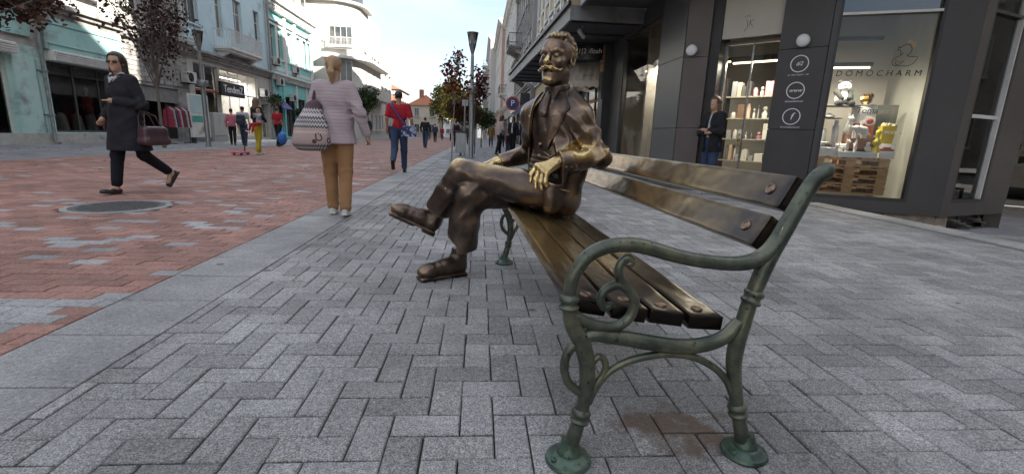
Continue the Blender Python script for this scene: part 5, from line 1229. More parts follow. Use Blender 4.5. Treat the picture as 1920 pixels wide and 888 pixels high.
room(A, MA, *ra[1][:2], .4, 2.95, 2.2, M_DARKIN); room(A, MA, *ra[0][:2], .2, 2.9, 1.5, M_DARKIN); room(A, MA, *ra[2][:2], .2, 2.9, 1.5, M_DARKIN)
for (s_, w_) in ((11.3, .8), (12.2, .32), (8.2, .65)): wb(MB().cbox(s_, s_+w_, -.09, -.003, .381, 2.92, .01).xf(MA), 'pilaster', M_MINT, A)
dp = thing('drain_pipe', (XL+.12, 18.25, 0), 'grey rain pipe running down the mint house', 'drain pipe')
wb(MB().tube([(XL+.22, 18.28, 9), (XL+.22, 18.28, 4.6), (XL+.6, 18.28, 4.35), (XL+.6, 18.28, 4.2), (XL+.2, 18.28, 3.9), (XL+.2, 18.28, .12), (XL+.35, 18.28, .03)], .055, 10), 'pipe', M_PIPE, dp, True)
wb(MB().box(XL+.003, XL+.29, 18.2, 18.36, 2.5, 2.55).box(XL+.003, XL+.29, 18.2, 18.36, 1.0, 1.05), 'pipe_clamp', M_PIPE, dp)
body(A, -26, XL-2.5, 6, 22.2, 0, 9.4, M_PLAST); body(A, -26, XL-.41, 6, 22.2, 3.4, 9.49, M_PLAST)

# ---- mannequins and stacked clothes in the dark window
def mannequin(loc, m, label, headm=None):
    t = thing('mannequin', loc, label, 'mannequin', 'mannequins in the clothes shop window'); x, y, z = loc
    q = SDF((-.3, -.3, 0), (.3, .3, 1.75), .02); q.ell((0, 0, 1.28), (.13, .2, .2), k=.05).ell((0, 0, 1.0), (.13, .18, .2), k=.05).cone((0, .2, 1.4), (.02, .24, .95), .055, .045).cone((0, -.2, 1.4), (.02, -.24, .95), .055, .045).cone((0, 0, .9), (0, 0, .45), .17, .21, .05)
    o = link('clothes', q.mesh('mannequin_clothes', m), None, t)
    q = SDF((-.2, -.2, 1.4), (.2, .2, 1.85), .015); q.ell((0.01, 0, 1.7), (.095, .075, .12)).cone((0, 0, 1.45), (0, 0, 1.62), .055, .05); link('head', q.mesh('mannequin_head', headm or M_FIG), None, t)
    link('stand', MB().lathe([(.16, 0), (.16, .02), (.02, .03), (.02, .6)], n=14).mesh('stand', M_BLACK), None, t)
cl = lambda n, c: mat(n, c, tuple(v*.7 for v in c), rough=.9, scale=12, bump=.3)
mannequin((XL-.9, 19.6, .42), cl('black_cloth', (.02, .02, .022)), 'white headed mannequin in black nearest the rain pipe')
mannequin((XL-1.0, 21.5, .42), cl('red_cloth', (.25, .03, .03)), 'mannequin in a dark red dress behind the clothes shop glass')
for i, (y, c, n_) in enumerate(((19.5, (.5, .5, .48), 'white'), (20.2, (.45, .44, .42), 'cream'), (20.9, (.42, .42, .44), 'pale grey'), (21.4, (.3, .04, .03), 'red'))):
    q = SDF((-.3, -.3, 0), (.3, .3, .85), .02); q.cone((0, 0, 0), (0, 0, .45), .22, .17).ell((0, 0, .55), (.13, .2, .18), k=.06); q.disp(lambda X, Y, Z: .012*np.sin(Y*35+Z*6))
    o = link('draped_garment', q.mesh('garment', cl('garment_%d' % i, c))); o.location = (XL-.5, y, .42); tag(o, '%s garment draped low in the dark clothes shop window' % n_.capitalize(), 'clothes', 'garments in the clothes shop window')

# ---- B: grey house
B = thing('grey_house', (XL, 24.5, 0), 'decayed grey house with stone facing and closed metal shutter', 'house')
MBm = leftM(22.2)
rb = [(.6, 3.9, .1, 2.6)]
wb(holes(MB(), 0, 4.9, -.1, 4.7, rb, .26, .4).xf(MBm), 'ground_wall', M_STONE, B)
for iz in range(9):
    for iy in range(7):
        z = 2.75+iz*.21; s_ = .12+iy*.68+(iz % 2)*.3
        if s_+.62 < 4.85: wb(MB().cbox(s_, s_+.62, -.05, -.003, z, z+.19, .012).xf(MBm), 'facing_stone', M_STONE, B)
wb(MB().box(0, 4.9, 0, .4, 4.701, 10.5).xf(MBm), 'upper_wall', M_PLAST, B); cornice(B, MBm, 0, 4.9, 4.5, M_STONE, .55, .55); cornice(B, MBm, 0, 4.9, 9.9, M_STONE, .5, .6)
for a in (.5, 2.2, 3.7): window(B, MBm @ Matrix.Translation((0, -.2, 0)), (a, a+.9, 5.8, 8.2), .2, M_WHITEF, None, transom=.7, hood=.05, hoodm=M_STONE)
o = wb(MB().box(.6, 3.9, .1, .14, 1.9, 2.6).xf(MBm), 'shutter', M_STONE, B)
for i in range(8): MB().box(.6, 3.9, .085, .099, 1.9+i*.085, 1.95+i*.085).xf(MBm).build('slat', mat('shutter_metal', (.3, .3, .29), (.22, .22, .21), rough=.5), o)
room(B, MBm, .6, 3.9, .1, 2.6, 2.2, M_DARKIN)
body(B, -26, XL-2.5, 22.2, 27.1, 0, 10, M_PLAST); body(B, -26, XL-.41, 22.2, 27.1, 4.8, 10.4, M_PLAST)
# clothes rail outside
cr_ = thing('clothes_rack', (-13.6, 22.6, 0), 'rail of hanging clothes outside the grey house', 'clothes rack')
wb(MB().tube([(-13.6, 21.9, 0), (-13.6, 21.9, 1.65), (-13.6, 23.4, 1.65), (-13.6, 23.4, 0)], .018, 8).tube([(-13.9, 21.9, .02), (-13.3, 21.9, .02)], .018, 8).tube([(-13.9, 23.4, .02), (-13.3, 23.4, .02)], .018, 8), 'frame', M_BLACK, cr_)
for i in range(9):
    c = ((.35, .04, .08), (.5, .5, .52), (.08, .08, .1), (.4, .05, .12), (.55, .5, .5), (.3, .03, .06), (.15, .1, .1), (.6, .6, .6), (.25, .05, .08))[i]; y = 22.0+i*.15
    g = MB(); zz = 1.6
    for k in range(10): pass
    g.add([(-13.83, y-.02, .75), (-13.37, y-.03, .72), (-13.42, y-.03, 1.45), (-13.6, y-.02, 1.6), (-13.78, y-.02, 1.45), (-13.83, y+.05, .75), (-13.37, y+.04, .72), (-13.42, y+.03, 1.45), (-13.6, y+.02, 1.6), (-13.78, y+.03, 1.45)], [(0, 1, 2, 3, 4), (9, 8, 7, 6, 5), (0, 4, 9, 5), (1, 6, 7, 2), (2, 7, 8, 3), (3, 8, 9, 4), (0, 5, 6, 1)])
    wb(g, 'hanging_garment', cl('rackcloth_%d' % i, c), cr_)
# poster board and cabinet
pbd = thing('poster_board', (-14.2, 25.3, 0), 'white advertising board with teal beach picture beside the bare tree', 'advertising board')
wb(MB().cbox(-14.25, -14.15, 24.6, 26.2, .25, 2.35, .01), 'board', M_TRIMW, pbd); wb(MB().box(-14.149, -14.14, 24.66, 26.14, 1.45, 2.29), 'picture', mat('poster_sky', (.3, .5, .52), (.5, .6, .58), rough=.4, scale=1.5), pbd)
wb(MB().box(-14.149, -14.14, 24.66, 25.6, 1.0, 1.3), 'picture', mat('poster_sea', (.05, .3, .26), (.1, .4, .33), rough=.4, scale=4), pbd)
wb(MB().tube([(-14.13, 25.2, .45), (-14.12, 25.5, .8), (-14.13, 25.75, .95), (-14.12, 25.8, 1.4)], .05, 6).tube([(-14.13, 25.5, .5), (-14.12, 25.65, .8)], .04, 6), 'picture', mat('poster_tan', (.4, .33, .24), rough=.5), pbd, True)
wb(MB().box(-14.3, -14.1, 24.7, 24.8, 0, .25).box(-14.3, -14.1, 26, 26.1, 0, .25), 'foot', M_BLACK, pbd)
cab = thing('street_cabinet', (-14.6, 27.6, 0), 'pale grey utility cabinet standing left of the lit shop', 'cabinet')
wb(MB().cbox(-14.9, -14.35, 26.9, 28.3, 0, .3, .01), 'base', mat('cabinet_base', (.4, .4, .38), rough=.7), cab)
for i in range(2): wb(MB().cbox(-14.35, -14.325, 26.93+i*.69, 27.6+i*.69, .33, 1.52, .006), 'door', mat('cabinet_grey', (.46, .46, .44), (.4, .4, .38), rough=.6, scale=3, dirt=(GR, 3, .6, .85)), cab)
wb(MB().cbox(-14.9, -14.352, 26.9, 28.3, .301, 1.55, .02), 'casing', mat('cabinet_grey', (.46, .46, .44)), cab)

# ---- C: pale blue house with balcony
Cc = thing('pale_blue_house', (XL, 32, 0), 'pale blue house with white balcony above the black lettered shop sign', 'house')
MCc = leftM(27.1)
rc_ = [(.5, 2.9, .25, 4.2), (3.1, 7.9, .25, 4.2), (8.3, 9.3, .1, 2.5)]
wb(holes(MB(), 0, 9.9, -.1, 4.6, rc_, .26, .4).xf(MCc), 'ground_wall', mat('beige_stone', (.5, .47, .42), (.42, .4, .36), rough=.75, scale=2, dirt=(GR, 1.5, .6, .85)), Cc)
ru = []
for a, b in ((.2, 1.5), (3.25, 4.0), (5.4, 6.45), (8.1, 8.95)): ru.append((a, b, 6.0 if 3 < a < 6 else 6.2, 8.6)); ru.append((a, b, 10.0, 12.2))
wb(holes(MB(), 0, 9.9, 4.6, 13.5, ru, .22, .4).xf(MCc), 'upper_wall', M_BLUE, Cc)
for r_ in ru: window(Cc, MCc, r_, .22, M_WHITEF, None, (1, 1), .7, r_[0] < 3 or r_[0] > 7, M_BLUE)
cornice(Cc, MCc, 0, 9.9, 4.45, M_STONE, .4, .4, False); cornice(Cc, MCc, 0, 9.9, 12.9, M_TRIMW, .6, .6)
balcony(Cc, MCc, 2.75, 6.85, 5.4, M_TRIMW, mat('white_iron', (.6, .6, .58), rough=.5), 1.05, .95)
for a in (.25, 8.2): wb(MB().cbox(a+.0, a+.65, -.04, -.003, 5.35, 5.95, .01).ball((a+.32, -.02, 5.65), (.16, .05, .2), 10, 6).xf(MCc), 'relief_panel', M_BLUE, Cc, True)
for r_ in rc_[:2]: shopfront(Cc, MCc, r_, mat('cream_frame', (.6, .58, .53), rough=.5), 2 if r_[1] < 3 else 4, .66); room(Cc, MCc, r_[0], r_[1], .24, 4.25, 2.6, mat('bright_shop', (.55, .53, .5), rough=.7))
window(Cc, MCc, rc_[2], .26, M_WHITEF, M_PANE2, (0, 1), .78, False)
la = bpy.data.lights.new('tube_lamp', 'AREA'); la.shape = 'RECTANGLE'; la.size = 5; la.size_y = .1; la.energy = 45; la.color = (1, .95, .88); lo_ = bpy.data.objects.new('tube_lamp', la); COL.objects.link(lo_); lo_.matrix_world = MCc @ Matrix.Translation((5.4, 1.2, 3.85))
wb(MB().tube([MCc @ Vector((2.9, 1.2, 3.9)), MCc @ Vector((8, 1.2, 3.9))], .03, 6), 'ceiling_tube', emit('shop_tube', (1, .95, .85), 1.5), Cc)
sg = thing('shop_sign', (XL+.4, 31, 2.6), 'black shop sign with white lettering on the pale blue house', 'sign')
wb(MB().cbox(2.6, 5.35, -.32, -.14, 2.62, 3.42, .02).xf(MCc), 'board', M_BLACK, sg); wtext('lettering', 'TendenZ', .62, M_INK, sg, onwall(MCc, 3.97, -.325, 3.02), extrude=.02)
wb(MB().box(2.9, 5.0, -.14, .0, 2.9, 2.95).xf(MCc), 'bracket', M_BLACK, sg)
wb(MB().box(.5, 2.9, -.02, .09, 2.72, 2.78).xf(MCc), 'red_strip', mat('red_strip', (.5, .08, .04), rough=.5), Cc)
for i in range(10):
    y = 27.9+i*.75; st = item('shop_goods', box_(.5, .35, random.uniform(.3, 1.0)), mat('goods_c%d' % (i % 4), [(.08, .08, .09), (.4, .38, .35), (.2, .1, .08), (.5, .48, .46)][i % 4], rough=.6), '%s display block inside the black signed shop, %s from the cabinet' % (('black', 'grey', 'brown', 'pale')[i % 4], ('first', 'second', 'third', 'fourth', 'fifth', 'sixth', 'seventh', 'eighth', 'ninth', 'tenth')[i]), 'display', Matrix.Translation((XL-.8, y, .245)), False, 'display blocks in the black signed shop')
body(Cc, -26, XL-2.8, 27.1, 37, 0, 13, M_BLUE); body(Cc, -26, XL-.41, 27.1, 37, 4.7, 13.4, M_BLUE)
dp2 = thing('drain_pipe', (XL+.2, 36.95, 0), 'dark rain pipe between the pale blue and the turquoise house', 'drain pipe'); wb(MB().tube([(XL+.22, 36.97, 12), (XL+.22, 36.97, .1)], .07, 10), 'pipe', M_PIPE, dp2, True)
aircon(MCc, 8.0, 2.95, 'air conditioner beside the shop under the pale blue house')
aircon(leftM(22.2), 4.1, 3.0, 'air conditioner on the grey stone facing behind the red leaved tree')

# ---- D: turquoise and white ornate house
D = thing('turquoise_house', (XL, 41.5, 0), 'ornate turquoise house with white mouldings and window surrounds', 'house')
MDd = leftM(37.05)
rd = [(.5, 2.1, .2, 3.3), (2.7, 4.7, .2, 3.3), (5.3, 7.1, .2, 3.3), (7.6, 8.8, .1, 2.7)]
wb(holes(MB(), 0, 9.2, -.1, 4.5, rd, .26, .4).xf(MDd), 'ground_wall', M_TURQ, D)
ru = [(a, a+.95, 6.0, 8.3) for a in (.55, 1.85, 3.75, 5.65, 7.05, 8.05)]
wb(holes(MB(), 0, 9.2, 4.5, 9.9, ru, .24, .4).xf(MDd), 'upper_wall', M_TURQ, D)
for r_ in ru: window(D, MDd, r_, .24, M_WHITEF, None, (1, 1), .68, True, M_TRIMW, .12, M_TRIMW)
for a in (0, 2.95, 5.05, 8.9): wb(MB().cbox(a, a+.3, -.14, -.004, 4.95, 9.0, .02).box(a-.04, a+.34, -.18, -.004, 9.0, 9.2).xf(MDd), 'pilaster', M_TRIMW, D)
for a in (0, 2.2, 4.85, 7.2, 8.9): wb(MB().cbox(a, a+.3, -.1, -.004, .1, 4.35, .02).xf(MDd), 'ground_pilaster', M_TRIMW if a != 2.2 else M_TURQ, D)
cornice(D, MDd, 0, 9.2, 4.4, M_TRIMW, .45, .5); cornice(D, MDd, 0, 9.2, 9.25, M_TRIMW, .7, .75)
wb(MB().box(0, 9.2, -.02, -.004, 5.15, 5.4).xf(MDd), 'string_course', M_TRIMW, D)
wb(MB().box(0, 9.2, 0, .3, 10.0, 11.0).xf(MDd), 'parapet', M_TRIMW, D)
wb(MB().xprism([(37.1, 10.4), (46.2, 10.4), (44.6, 13.6), (38.7, 13.6)], -25, XL-.35), 'roof', M_ROOF, D)
for a in (1.0, 4.0, 7.0):
    dm = wb(MB().box(a, a+1.4, -.0, 2.5, 11.0, 12.9).xf(MDd), 'dormer', M_TRIMW, D); MB().box(a+.25, a+1.15, -.03, -.004, 11.2, 12.5).xf(MDd).build('window', M_PANE, dm); MB().add([(a-.15, -.2, 12.9), (a+1.55, -.2, 12.9), (a+.7, -.2, 13.5), (a-.15, 2.5, 12.9), (a+1.55, 2.5, 12.9), (a+.7, 2.5, 13.5)], [(0, 1, 2), (3, 5, 4), (0, 2, 5, 3), (1, 4, 5, 2), (0, 3, 4, 1)]).xf(MDd).build('dormer_roof', M_ROOF, dm)
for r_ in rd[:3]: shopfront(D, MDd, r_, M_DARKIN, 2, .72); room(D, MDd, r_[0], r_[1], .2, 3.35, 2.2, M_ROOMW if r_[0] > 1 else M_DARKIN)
window(D, MDd, rd[3], .26, M_WHITEF, M_PANE, (0, 1), .8, False)
wb(MB().add([(.4, -.05, 3.0), (2.2, -.05, 3.0), (2.2, -.75, 2.3), (.4, -.75, 2.3), (.4, -.05, 2.9), (2.2, -.05, 2.9), (2.2, -.72, 2.25), (.4, -.72, 2.25)], [(0, 1, 2, 3), (7, 6, 5, 4), (3, 2, 6, 7), (0, 3, 7, 4), (1, 5, 6, 2)]).xf(MDd), 'awning', mat('violet_awning', (.12, .12, .3), (.09, .09, .22), rough=.8), D)
for (s_, z, n_) in ((.55, 5.45, 'under the first turquoise house window'), (.9, 4.0, 'lowest on the turquoise house front'), (4.3, 5.3, 'beside the middle pilaster of the turquoise house'), (3.3, 3.0, 'above the middle shop of the turquoise house')): aircon(MDd, s_, z, 'air conditioner '+n_)
body(D, -26, XL-2.6, 37.05, 46.25, 0, 10.4, M_TURQ); body(D, -26, XL-.41, 37.05, 46.25, 4.6, 10.39, M_TURQ)
sgn = thing('hanging_sign', (XL+.6, 46.0, 3.5), 'small white shop board projecting at the end of the turquoise house', 'sign'); wb(MB().cbox(XL+.15, XL+1.15, 45.95, 46.05, 3.5, 4.3, .01), 'board', M_TRIMW, sgn); wtext('lettering', 'НОТАРИУС', .15, M_PIPE, sgn, Matrix.Translation((XL+.65, 45.94, 4.05)) @ Matrix.Rotation(R(90), 4, 'X')); wb(MB().box(XL-.1, XL+.2, 45.98, 46.02, 4.2, 4.25), 'arm', M_PIPE, sgn)

# ---- E: white rounded corner block
E_ = thing('white_corner_building', (-13, 52, 0), 'bright white modernist building with rounded corner balconies and orange roof', 'building')
def rounded(x0, x1, y0, y1, r, n=10):
    """footprint with rounded near street corner (x1,y0)"""
    p = [(x0, y0)]+[(x1-r+r*math.sin(math.pi/2*i/n), y0+r-r*math.cos(math.pi/2*i/n)) for i in range(n+1)]+[(x1, y1), (x0, y1)]; return p
wb(MB().prism(rounded(-24, -11.6, 47, 58, 2.6), 0, 12.3), 'wall', M_EWHITE, E_)
for z in (4.3, 7.6): wb(MB().prism(rounded(-14.6, -10.5, 46.0, 57.9, 3.2), z-.25, z), 'balcony_slab', M_EWHITE, E_); wb(MB().prism(rounded(-14.6, -10.5, 46.0, 57.9, 3.2), z+.001, z+.9), 'balcony_parapet', M_EWHITE, E_) if z < 5 else None
ME1 = Matrix(((1, 0, 0, -24), (0, 1, 0, 47), (0, 0, 1, 0), (0, 0, 0, 1)))
for z in (8.5,): 
    for a in (10.2,): window(E_, ME1 @ Matrix.Translation((0, -.2, 0)), (a-.2, a+1.9, z, z+1.7), .2, M_WHITEF, M_PANE, (3, 1), 0, True); 
window(E_, ME1 @ Matrix.Translation((0, -.2, 0)), (10.3, 12.0, 5.3, 7.2), .2, M_WHITEF, M_PANE2, (2, 1), 0, True)
balcony(E_, ME1, 9.8, 12.2, 8.45, M_EWHITE, M_WHITEF, .5, .75, .12, False)
ME2 = leftM(0).copy(); ME2[0][3] = -11.6
for a in (50.5, 52.6, 54.8, 56.6):
    for z in (1.0, 5.0, 8.6): window(E_, ME2 @ Matrix.Translation((0, -.2, 0)), (a-.45, a+.45, z, z+1.7), .2, M_WHITEF, None)
wb(MB().prism(rounded(-17, -11.0, 46.6, 52, 3.0), 12.301, 12.5), 'roof_slab', M_EWHITE, E_)
att = wb(MB().prism(rounded(-16, -11.9, 47.3, 51.5, 2.2), 12.501, 14.3), 'attic_bay', M_BROWNF, E_)
pl = rounded(-16, -11.9, 47.3, 51.5, 2.2)
for (p, q) in zip(pl[:-2], pl[1:-1]):
    p_, q_ = Vector((*p, 0)), Vector((*q, 0)); n_ = max(1, round((q_-p_).length/1.1))
    for i in range(n_):
        a = p_.lerp(q_, (i+.12)/n_); b = p_.lerp(q_, (i+.88)/n_); d_ = (q_-p_).normalized(); nn = Vector((d_.y, -d_.x, 0))*.02
        MB().add([(a.x+nn.x, a.y+nn.y, 12.75), (b.x+nn.x, b.y+nn.y, 12.75), (b.x+nn.x, b.y+nn.y, 14.1), (a.x+nn.x, a.y+nn.y, 14.1)], [(0, 1, 2, 3)]).build('pane', M_PANE, att)
wb(MB().prism(rounded(-16.6, -11.2, 46.7, 52, 2.9), 14.301, 14.6), 'roof_overhang', M_BROWNF, E_)
rfx = MB().add([(-25, 46.6, 12.4), (-15.6, 46.6, 12.4), (-15.6, 58.4, 12.4), (-25, 58.4, 12.4), (-22, 52.5, 16), (-17.5, 52.5, 16)], [(0, 1, 5, 4), (1, 2, 5), (2, 3, 4, 5), (3, 0, 4)]); wb(rfx, 'roof', M_ROOF, E_)
for (a, z) in ((1.0, 9.0), (3.2, 9.0), (6.4, 9.0), (1.2, 5.4), (4.0, 5.4), (6.8, 5.4), (5.0, 1.2), (8.2, 1.2)): window(E_, ME1 @ Matrix.Translation((0, -.2, 0)), (a+.4, a+1.5, z, z+1.6), .2, M_WHITEF, None)
aircon(ME2, 51.4, 7.9, 'air conditioner on the street side of the white corner building')
# further white block, then small houses with red roofs
def house(name, label, x0, x1, y0, y1, hgt, wallm, roofh=2.2, rows=3, group='houses along the far street', cols=None, roofm=M_ROOF, chim=True):
    h_ = thing(name, ((x0+x1)/2, y0, 0), label, 'house', group)
    wb(MB().box(x0, x1, y0, y1, 0, hgt), 'wall', wallm, h_)
    if roofh > 0:
        r_ = wb(MB().add([(x0-.4, y0-.4, hgt), (x1+.4, y0-.4, hgt), (x1+.4, y1+.4, hgt), (x0-.4, y1+.4, hgt), ((x0+x1)/2, y0+(y1-y0)*.25, hgt+roofh), ((x0+x1)/2, y0+(y1-y0)*.75, hgt+roofh)], [(0, 1, 4), (1, 2, 5, 4), (2, 3, 5), (3, 0, 4, 5), (0, 3, 2, 1)]), 'roof', roofm, h_)
        if chim: MB().box(x0+(x1-x0)*.3, x0+(x1-x0)*.3+.9, y0+2, y0+2.8, hgt, hgt+roofh+1.0).build('chimney', mat('chimney_brick', (.3, .14, .09), rough=.85), r_)
    Mf = Matrix(((1, 0, 0, x0), (0, 1, 0, y0-.2), (0, 0, 1, 0), (0, 0, 0, 1))); n_ = cols or max(2, int((x1-x0)/2.2)); fh = hgt/rows
    for r0 in range(rows):
        for i in range(n_):
            c_ = (x1-x0)*(i+.5)/n_; window(h_, Mf, (c_-.5, c_+.5, r0*fh+fh*.3, r0*fh+fh*.82), .2, M_WHITEF, None)
    xs = x1 if x1 < 0 else x0
    Ms = (leftM(0) if x1 < 0 else rightM(0, 0)).copy(); Ms[0][3] = x1+.2 if x1 < 0 else x0-.2
    n_ = max(2, int((y1-y0)/2.6))
    for r0 in range(rows):
        for i in range(n_):
            c_ = y0+(y1-y0)*(i+.5)/n_; c_ = c_ if x1 < 0 else -c_
            window(h_, Ms, (c_-.5, c_+.5, r0*fh+fh*.3, r0*fh+fh*.82), .2, M_WHITEF, None)
    return h_
house('white_block', 'white narrow block right behind the rounded white building', -22, -12.6, 59, 70, 10.8, M_EWHITE, 0, 3)
house('far_house', 'white far house with dormered brown roof and tall chimney', -24, -14.5, 88, 100, 8.3, M_EWHITE, 2.6, 2)
house('far_house', 'cream far house with orange roof in the street bend', -15, -8.6, 104, 116, 6.6, mat('cream_render', (.6, .53, .42), rough=.8, scale=1), 2.4, 2)
house('far_house', 'ochre far house with steep orange roof', -19, -13.6, 78, 87, 5.6, mat('ochre_render', (.5, .4, .25), rough=.8, scale=1), 2.2, 2)
house('far_house', 'pale far house closing the street behind the trees', -11, -4, 150, 162, 8.5, M_EWHITE, 2.6, 3)

# ================================================================== RIGHT ROW
def rowhouse(name, label, x, y0, y1, hgt, wallm, trim, gz_=4.2, fh=3.3, ww=.95, pitch=1.9, bal=(), g0=True):
    h_ = thing(name, (x, (y0+y1)/2, 0), label, 'building'); L_ = y1-y0; M = rightM(x, y1); rc = []
    n_ = max(2, int(L_/pitch)); k = 0; z = gz_+1.0
    while z+2.2 < hgt:
        for i in range(n_): c_ = L_*(i+.5)/n_; rc.append((c_-ww/2, c_+ww/2, z, z+2.0))
        z += fh
    wb(holes(MB(), 0, L_, -.1, hgt, rc+([(1, L_/2-.4, .1, 3), (L_/2+.4, L_-1, .1, 3)] if g0 else []), .24, .4).xf(M), 'wall', wallm, h_)
    if g0:
        for r_ in ((1, L_/2-.4, .1, 3), (L_/2+.4, L_-1, .1, 3)): shopfront(h_, M, r_, M_BLACK, 3, .75, M_PANE)
    for r_ in rc: window(h_, M, r_, .24, M_WHITEF, None, (1, 1), .7, True, trim, .04, trim)
    cornice(h_, M, 0, L_, hgt-.6, trim, .6, .6); cornice(h_, M, 0, L_, gz_, trim, .35, .35, False)
    for i in range(n_+1):
        c_ = min(max(L_*i/n_, .15), L_-.15); wb(MB().box(c_-.14, c_+.14, -.1, -.004, gz_+.36, hgt-.62).xf(M), 'pilaster', trim, h_)
    for (a, b, z, pj) in bal: balcony(h_, M, a, b, z, trim, M_BLACK, pj, 1.0, .13)
    wb(MB().box(x+.41, x+14, y0, y1, 0, hgt-.1), 'building_mass', wallm, h_)
    return h_, M
ochre = mat('ochre_upper', (.47, .37, .22), (.42, .33, .2), rough=.8, scale=1.2, dirt=(GR, 1, .6, .9))
greyr = mat('grey_upper', (.37, .36, .35), (.3, .29, .29), rough=.8, scale=1.2, dirt=(GR, 1, .5, .8))
pinkr = mat('salmon_upper', (.5, .33, .25), (.44, .29, .22), rough=.8, scale=1.2)
R1, MR1 = rowhouse('ochre_building', 'ochre building above the dark canopy with white window surrounds', 3.9, 22.1, 34, 17.2, ochre, M_TRIMW, bal=())
R2, MR2 = rowhouse('grey_building', 'grey old building with black iron balconies behind the ochre one', 3.6, 34.05, 48, 13.8, greyr, M_STONE, bal=((1.2, 5.2, 8.6, 1.2), (8, 11.5, 5.4, 1.1)))
R3, MR3 = rowhouse('pale_building', 'pale grey building with tall window bays further along', 3.4, 48.05, 68, 15.6, M_STONE, M_TRIMW, bal=((4, 8, 6, 1.0),))
R4, MR4 = rowhouse('salmon_building', 'salmon building far along the shaded row', 2.9, 68.05, 90, 16.5, pinkr, M_TRIMW, g0=False)
R5, MR5 = rowhouse('far_apartment_block', 'far white apartment block with stacked balconies', 1.9, 90.05, 120, 18.5, M_EWHITE, M_TRIMW, bal=[(2+8*(i % 3), 7+8*(i % 3), 5+3.1*(i//3), 1.4) for i in range(12)], g0=False)
house('far_house', 'beige far house low at the end of the shaded row', .9, 9, 122, 140, 12, mat('cream_render', (.6, .53, .42)), 2.2, 3)
aircon(MR1, 8.6, 5.9, 'large air conditioner above the dark canopy on the ochre building', 1.5)
# unseen masses behind the viewer, put in for shade and window reflections
for (nm, lb, x0, x1, y0, y1, hh, m_) in (('corner_house', 'unseen tall pale house added behind the viewer to shade the street', 6.5, 30, -36, -3.5, 22.5, mat('cream_render', (.6, .53, .42))), ('rear_house', 'white house behind the viewer across the street', -30, -15.5, -40, 5.9, 12, M_EWHITE), ('side_street_house', 'grey house far up the side street', 34, 44, -3, 16, 15, M_STONE)):
    house(nm, lb, x0, x1, y0, y1, hh, m_, 0, max(3, int(hh/3.4)), None, 6)
house('side_row_house', 'grey house up the side street', 14.5, 30, 9, 22, 11, M_STONE, 0, 3, None, 4)

# ================================================================== CANOPY SHOPS (right, beyond the corner shop)
can = thing('shop_canopy', (2.9, 17, 3.4), 'long dark flat canopy jutting over the pavement beyond the corner shop', 'canopy')
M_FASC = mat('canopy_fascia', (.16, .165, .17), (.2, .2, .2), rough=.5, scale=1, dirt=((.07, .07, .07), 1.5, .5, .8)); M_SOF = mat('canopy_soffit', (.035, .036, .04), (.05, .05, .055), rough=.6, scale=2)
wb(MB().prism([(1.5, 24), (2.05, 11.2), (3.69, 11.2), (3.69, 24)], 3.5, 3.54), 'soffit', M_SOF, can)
wb(MB().prism([(1.44, 24.06), (1.99, 11.14), (2.05, 11.2), (1.5, 24)], 3.47, 3.78), 'fascia', M_FASC, can); wb(MB().prism([(1.995, 11.135), (3.69, 11.135), (3.69, 11.195), (2.055, 11.195)], 3.47, 3.78), 'fascia', M_FASC, can)
wb(MB().prism([(1.5, 24), (2.05, 11.2), (3.69, 11.2), (3.69, 24)], 3.70, 3.74), 'deck', M_FASC, can)
wb(MB().prism([(1.36, 24.1), (1.92, 11.05), (2.0, 11.13), (1.44, 24.05)], 3.781, 3.86), 'gutter', M_BLACK, can)
for i in range(11): wb(MB().prism([(1.53+.048*i, 23.4-1.2*i), (1.53+.048*i, 23.35-1.2*i), (3.68, 23.35-1.2*i), (3.68, 23.4-1.2*i)], 3.46, 3.499), 'soffit_joint', M_BLACK, can)
can2 = thing('corner_canopy', (3.2, 9.5, 3.7), 'wide dark canopy over the corner shop front', 'canopy')
wb(MB().prism([(2.25, 11.13), (2.25, 8.5), (3.4, 6.9), (6.4, 5.3), (9.3, 6.1), (9.6, 7.2), (6.9, 6.42), (5.25, 7.13), (3.72, 8.7), (3.72, 11.13)], 3.78, 4.2), 'slab', M_SOF, can2)
wb(MB().prism([(2.2, 11.13), (2.2, 8.48), (3.37, 6.86), (6.4, 5.24), (9.3, 6.05), (9.3, 6.1), (6.4, 5.3), (3.4, 6.9), (2.25, 8.5), (2.25, 11.13)], 3.74, 4.26), 'fascia', M_FASC, can2)
sl_ = thing('spotlight', (2.35, 11.6, 3.3), 'small tilted spotlight under the canopy edge behind the statue head', 'spotlight'); wb(MB().tube([(2.4, 11.7, 3.5), (2.4, 11.7, 3.34)], .015, 6).tube([(2.3, 11.6, 3.36), (2.46, 11.75, 3.24)], .055, 10), 'housing', mat('spot_grey', (.4, .4, .4), rough=.4), sl_, True)
cb_ = thing('power_cable', (2.6, 11.4, 3.4), 'thin cable sagging under the dark canopy', 'cable'); wb(MB().tube(crom([(2.2, 11.5, 3.5), (2.5, 11.35, 3.22), (3.0, 11.2, 3.12), (3.4, 11.1, 3.2), (3.69, 11.0, 3.4)], 6), .008, 5), 'wire', M_BLACK, cb_)
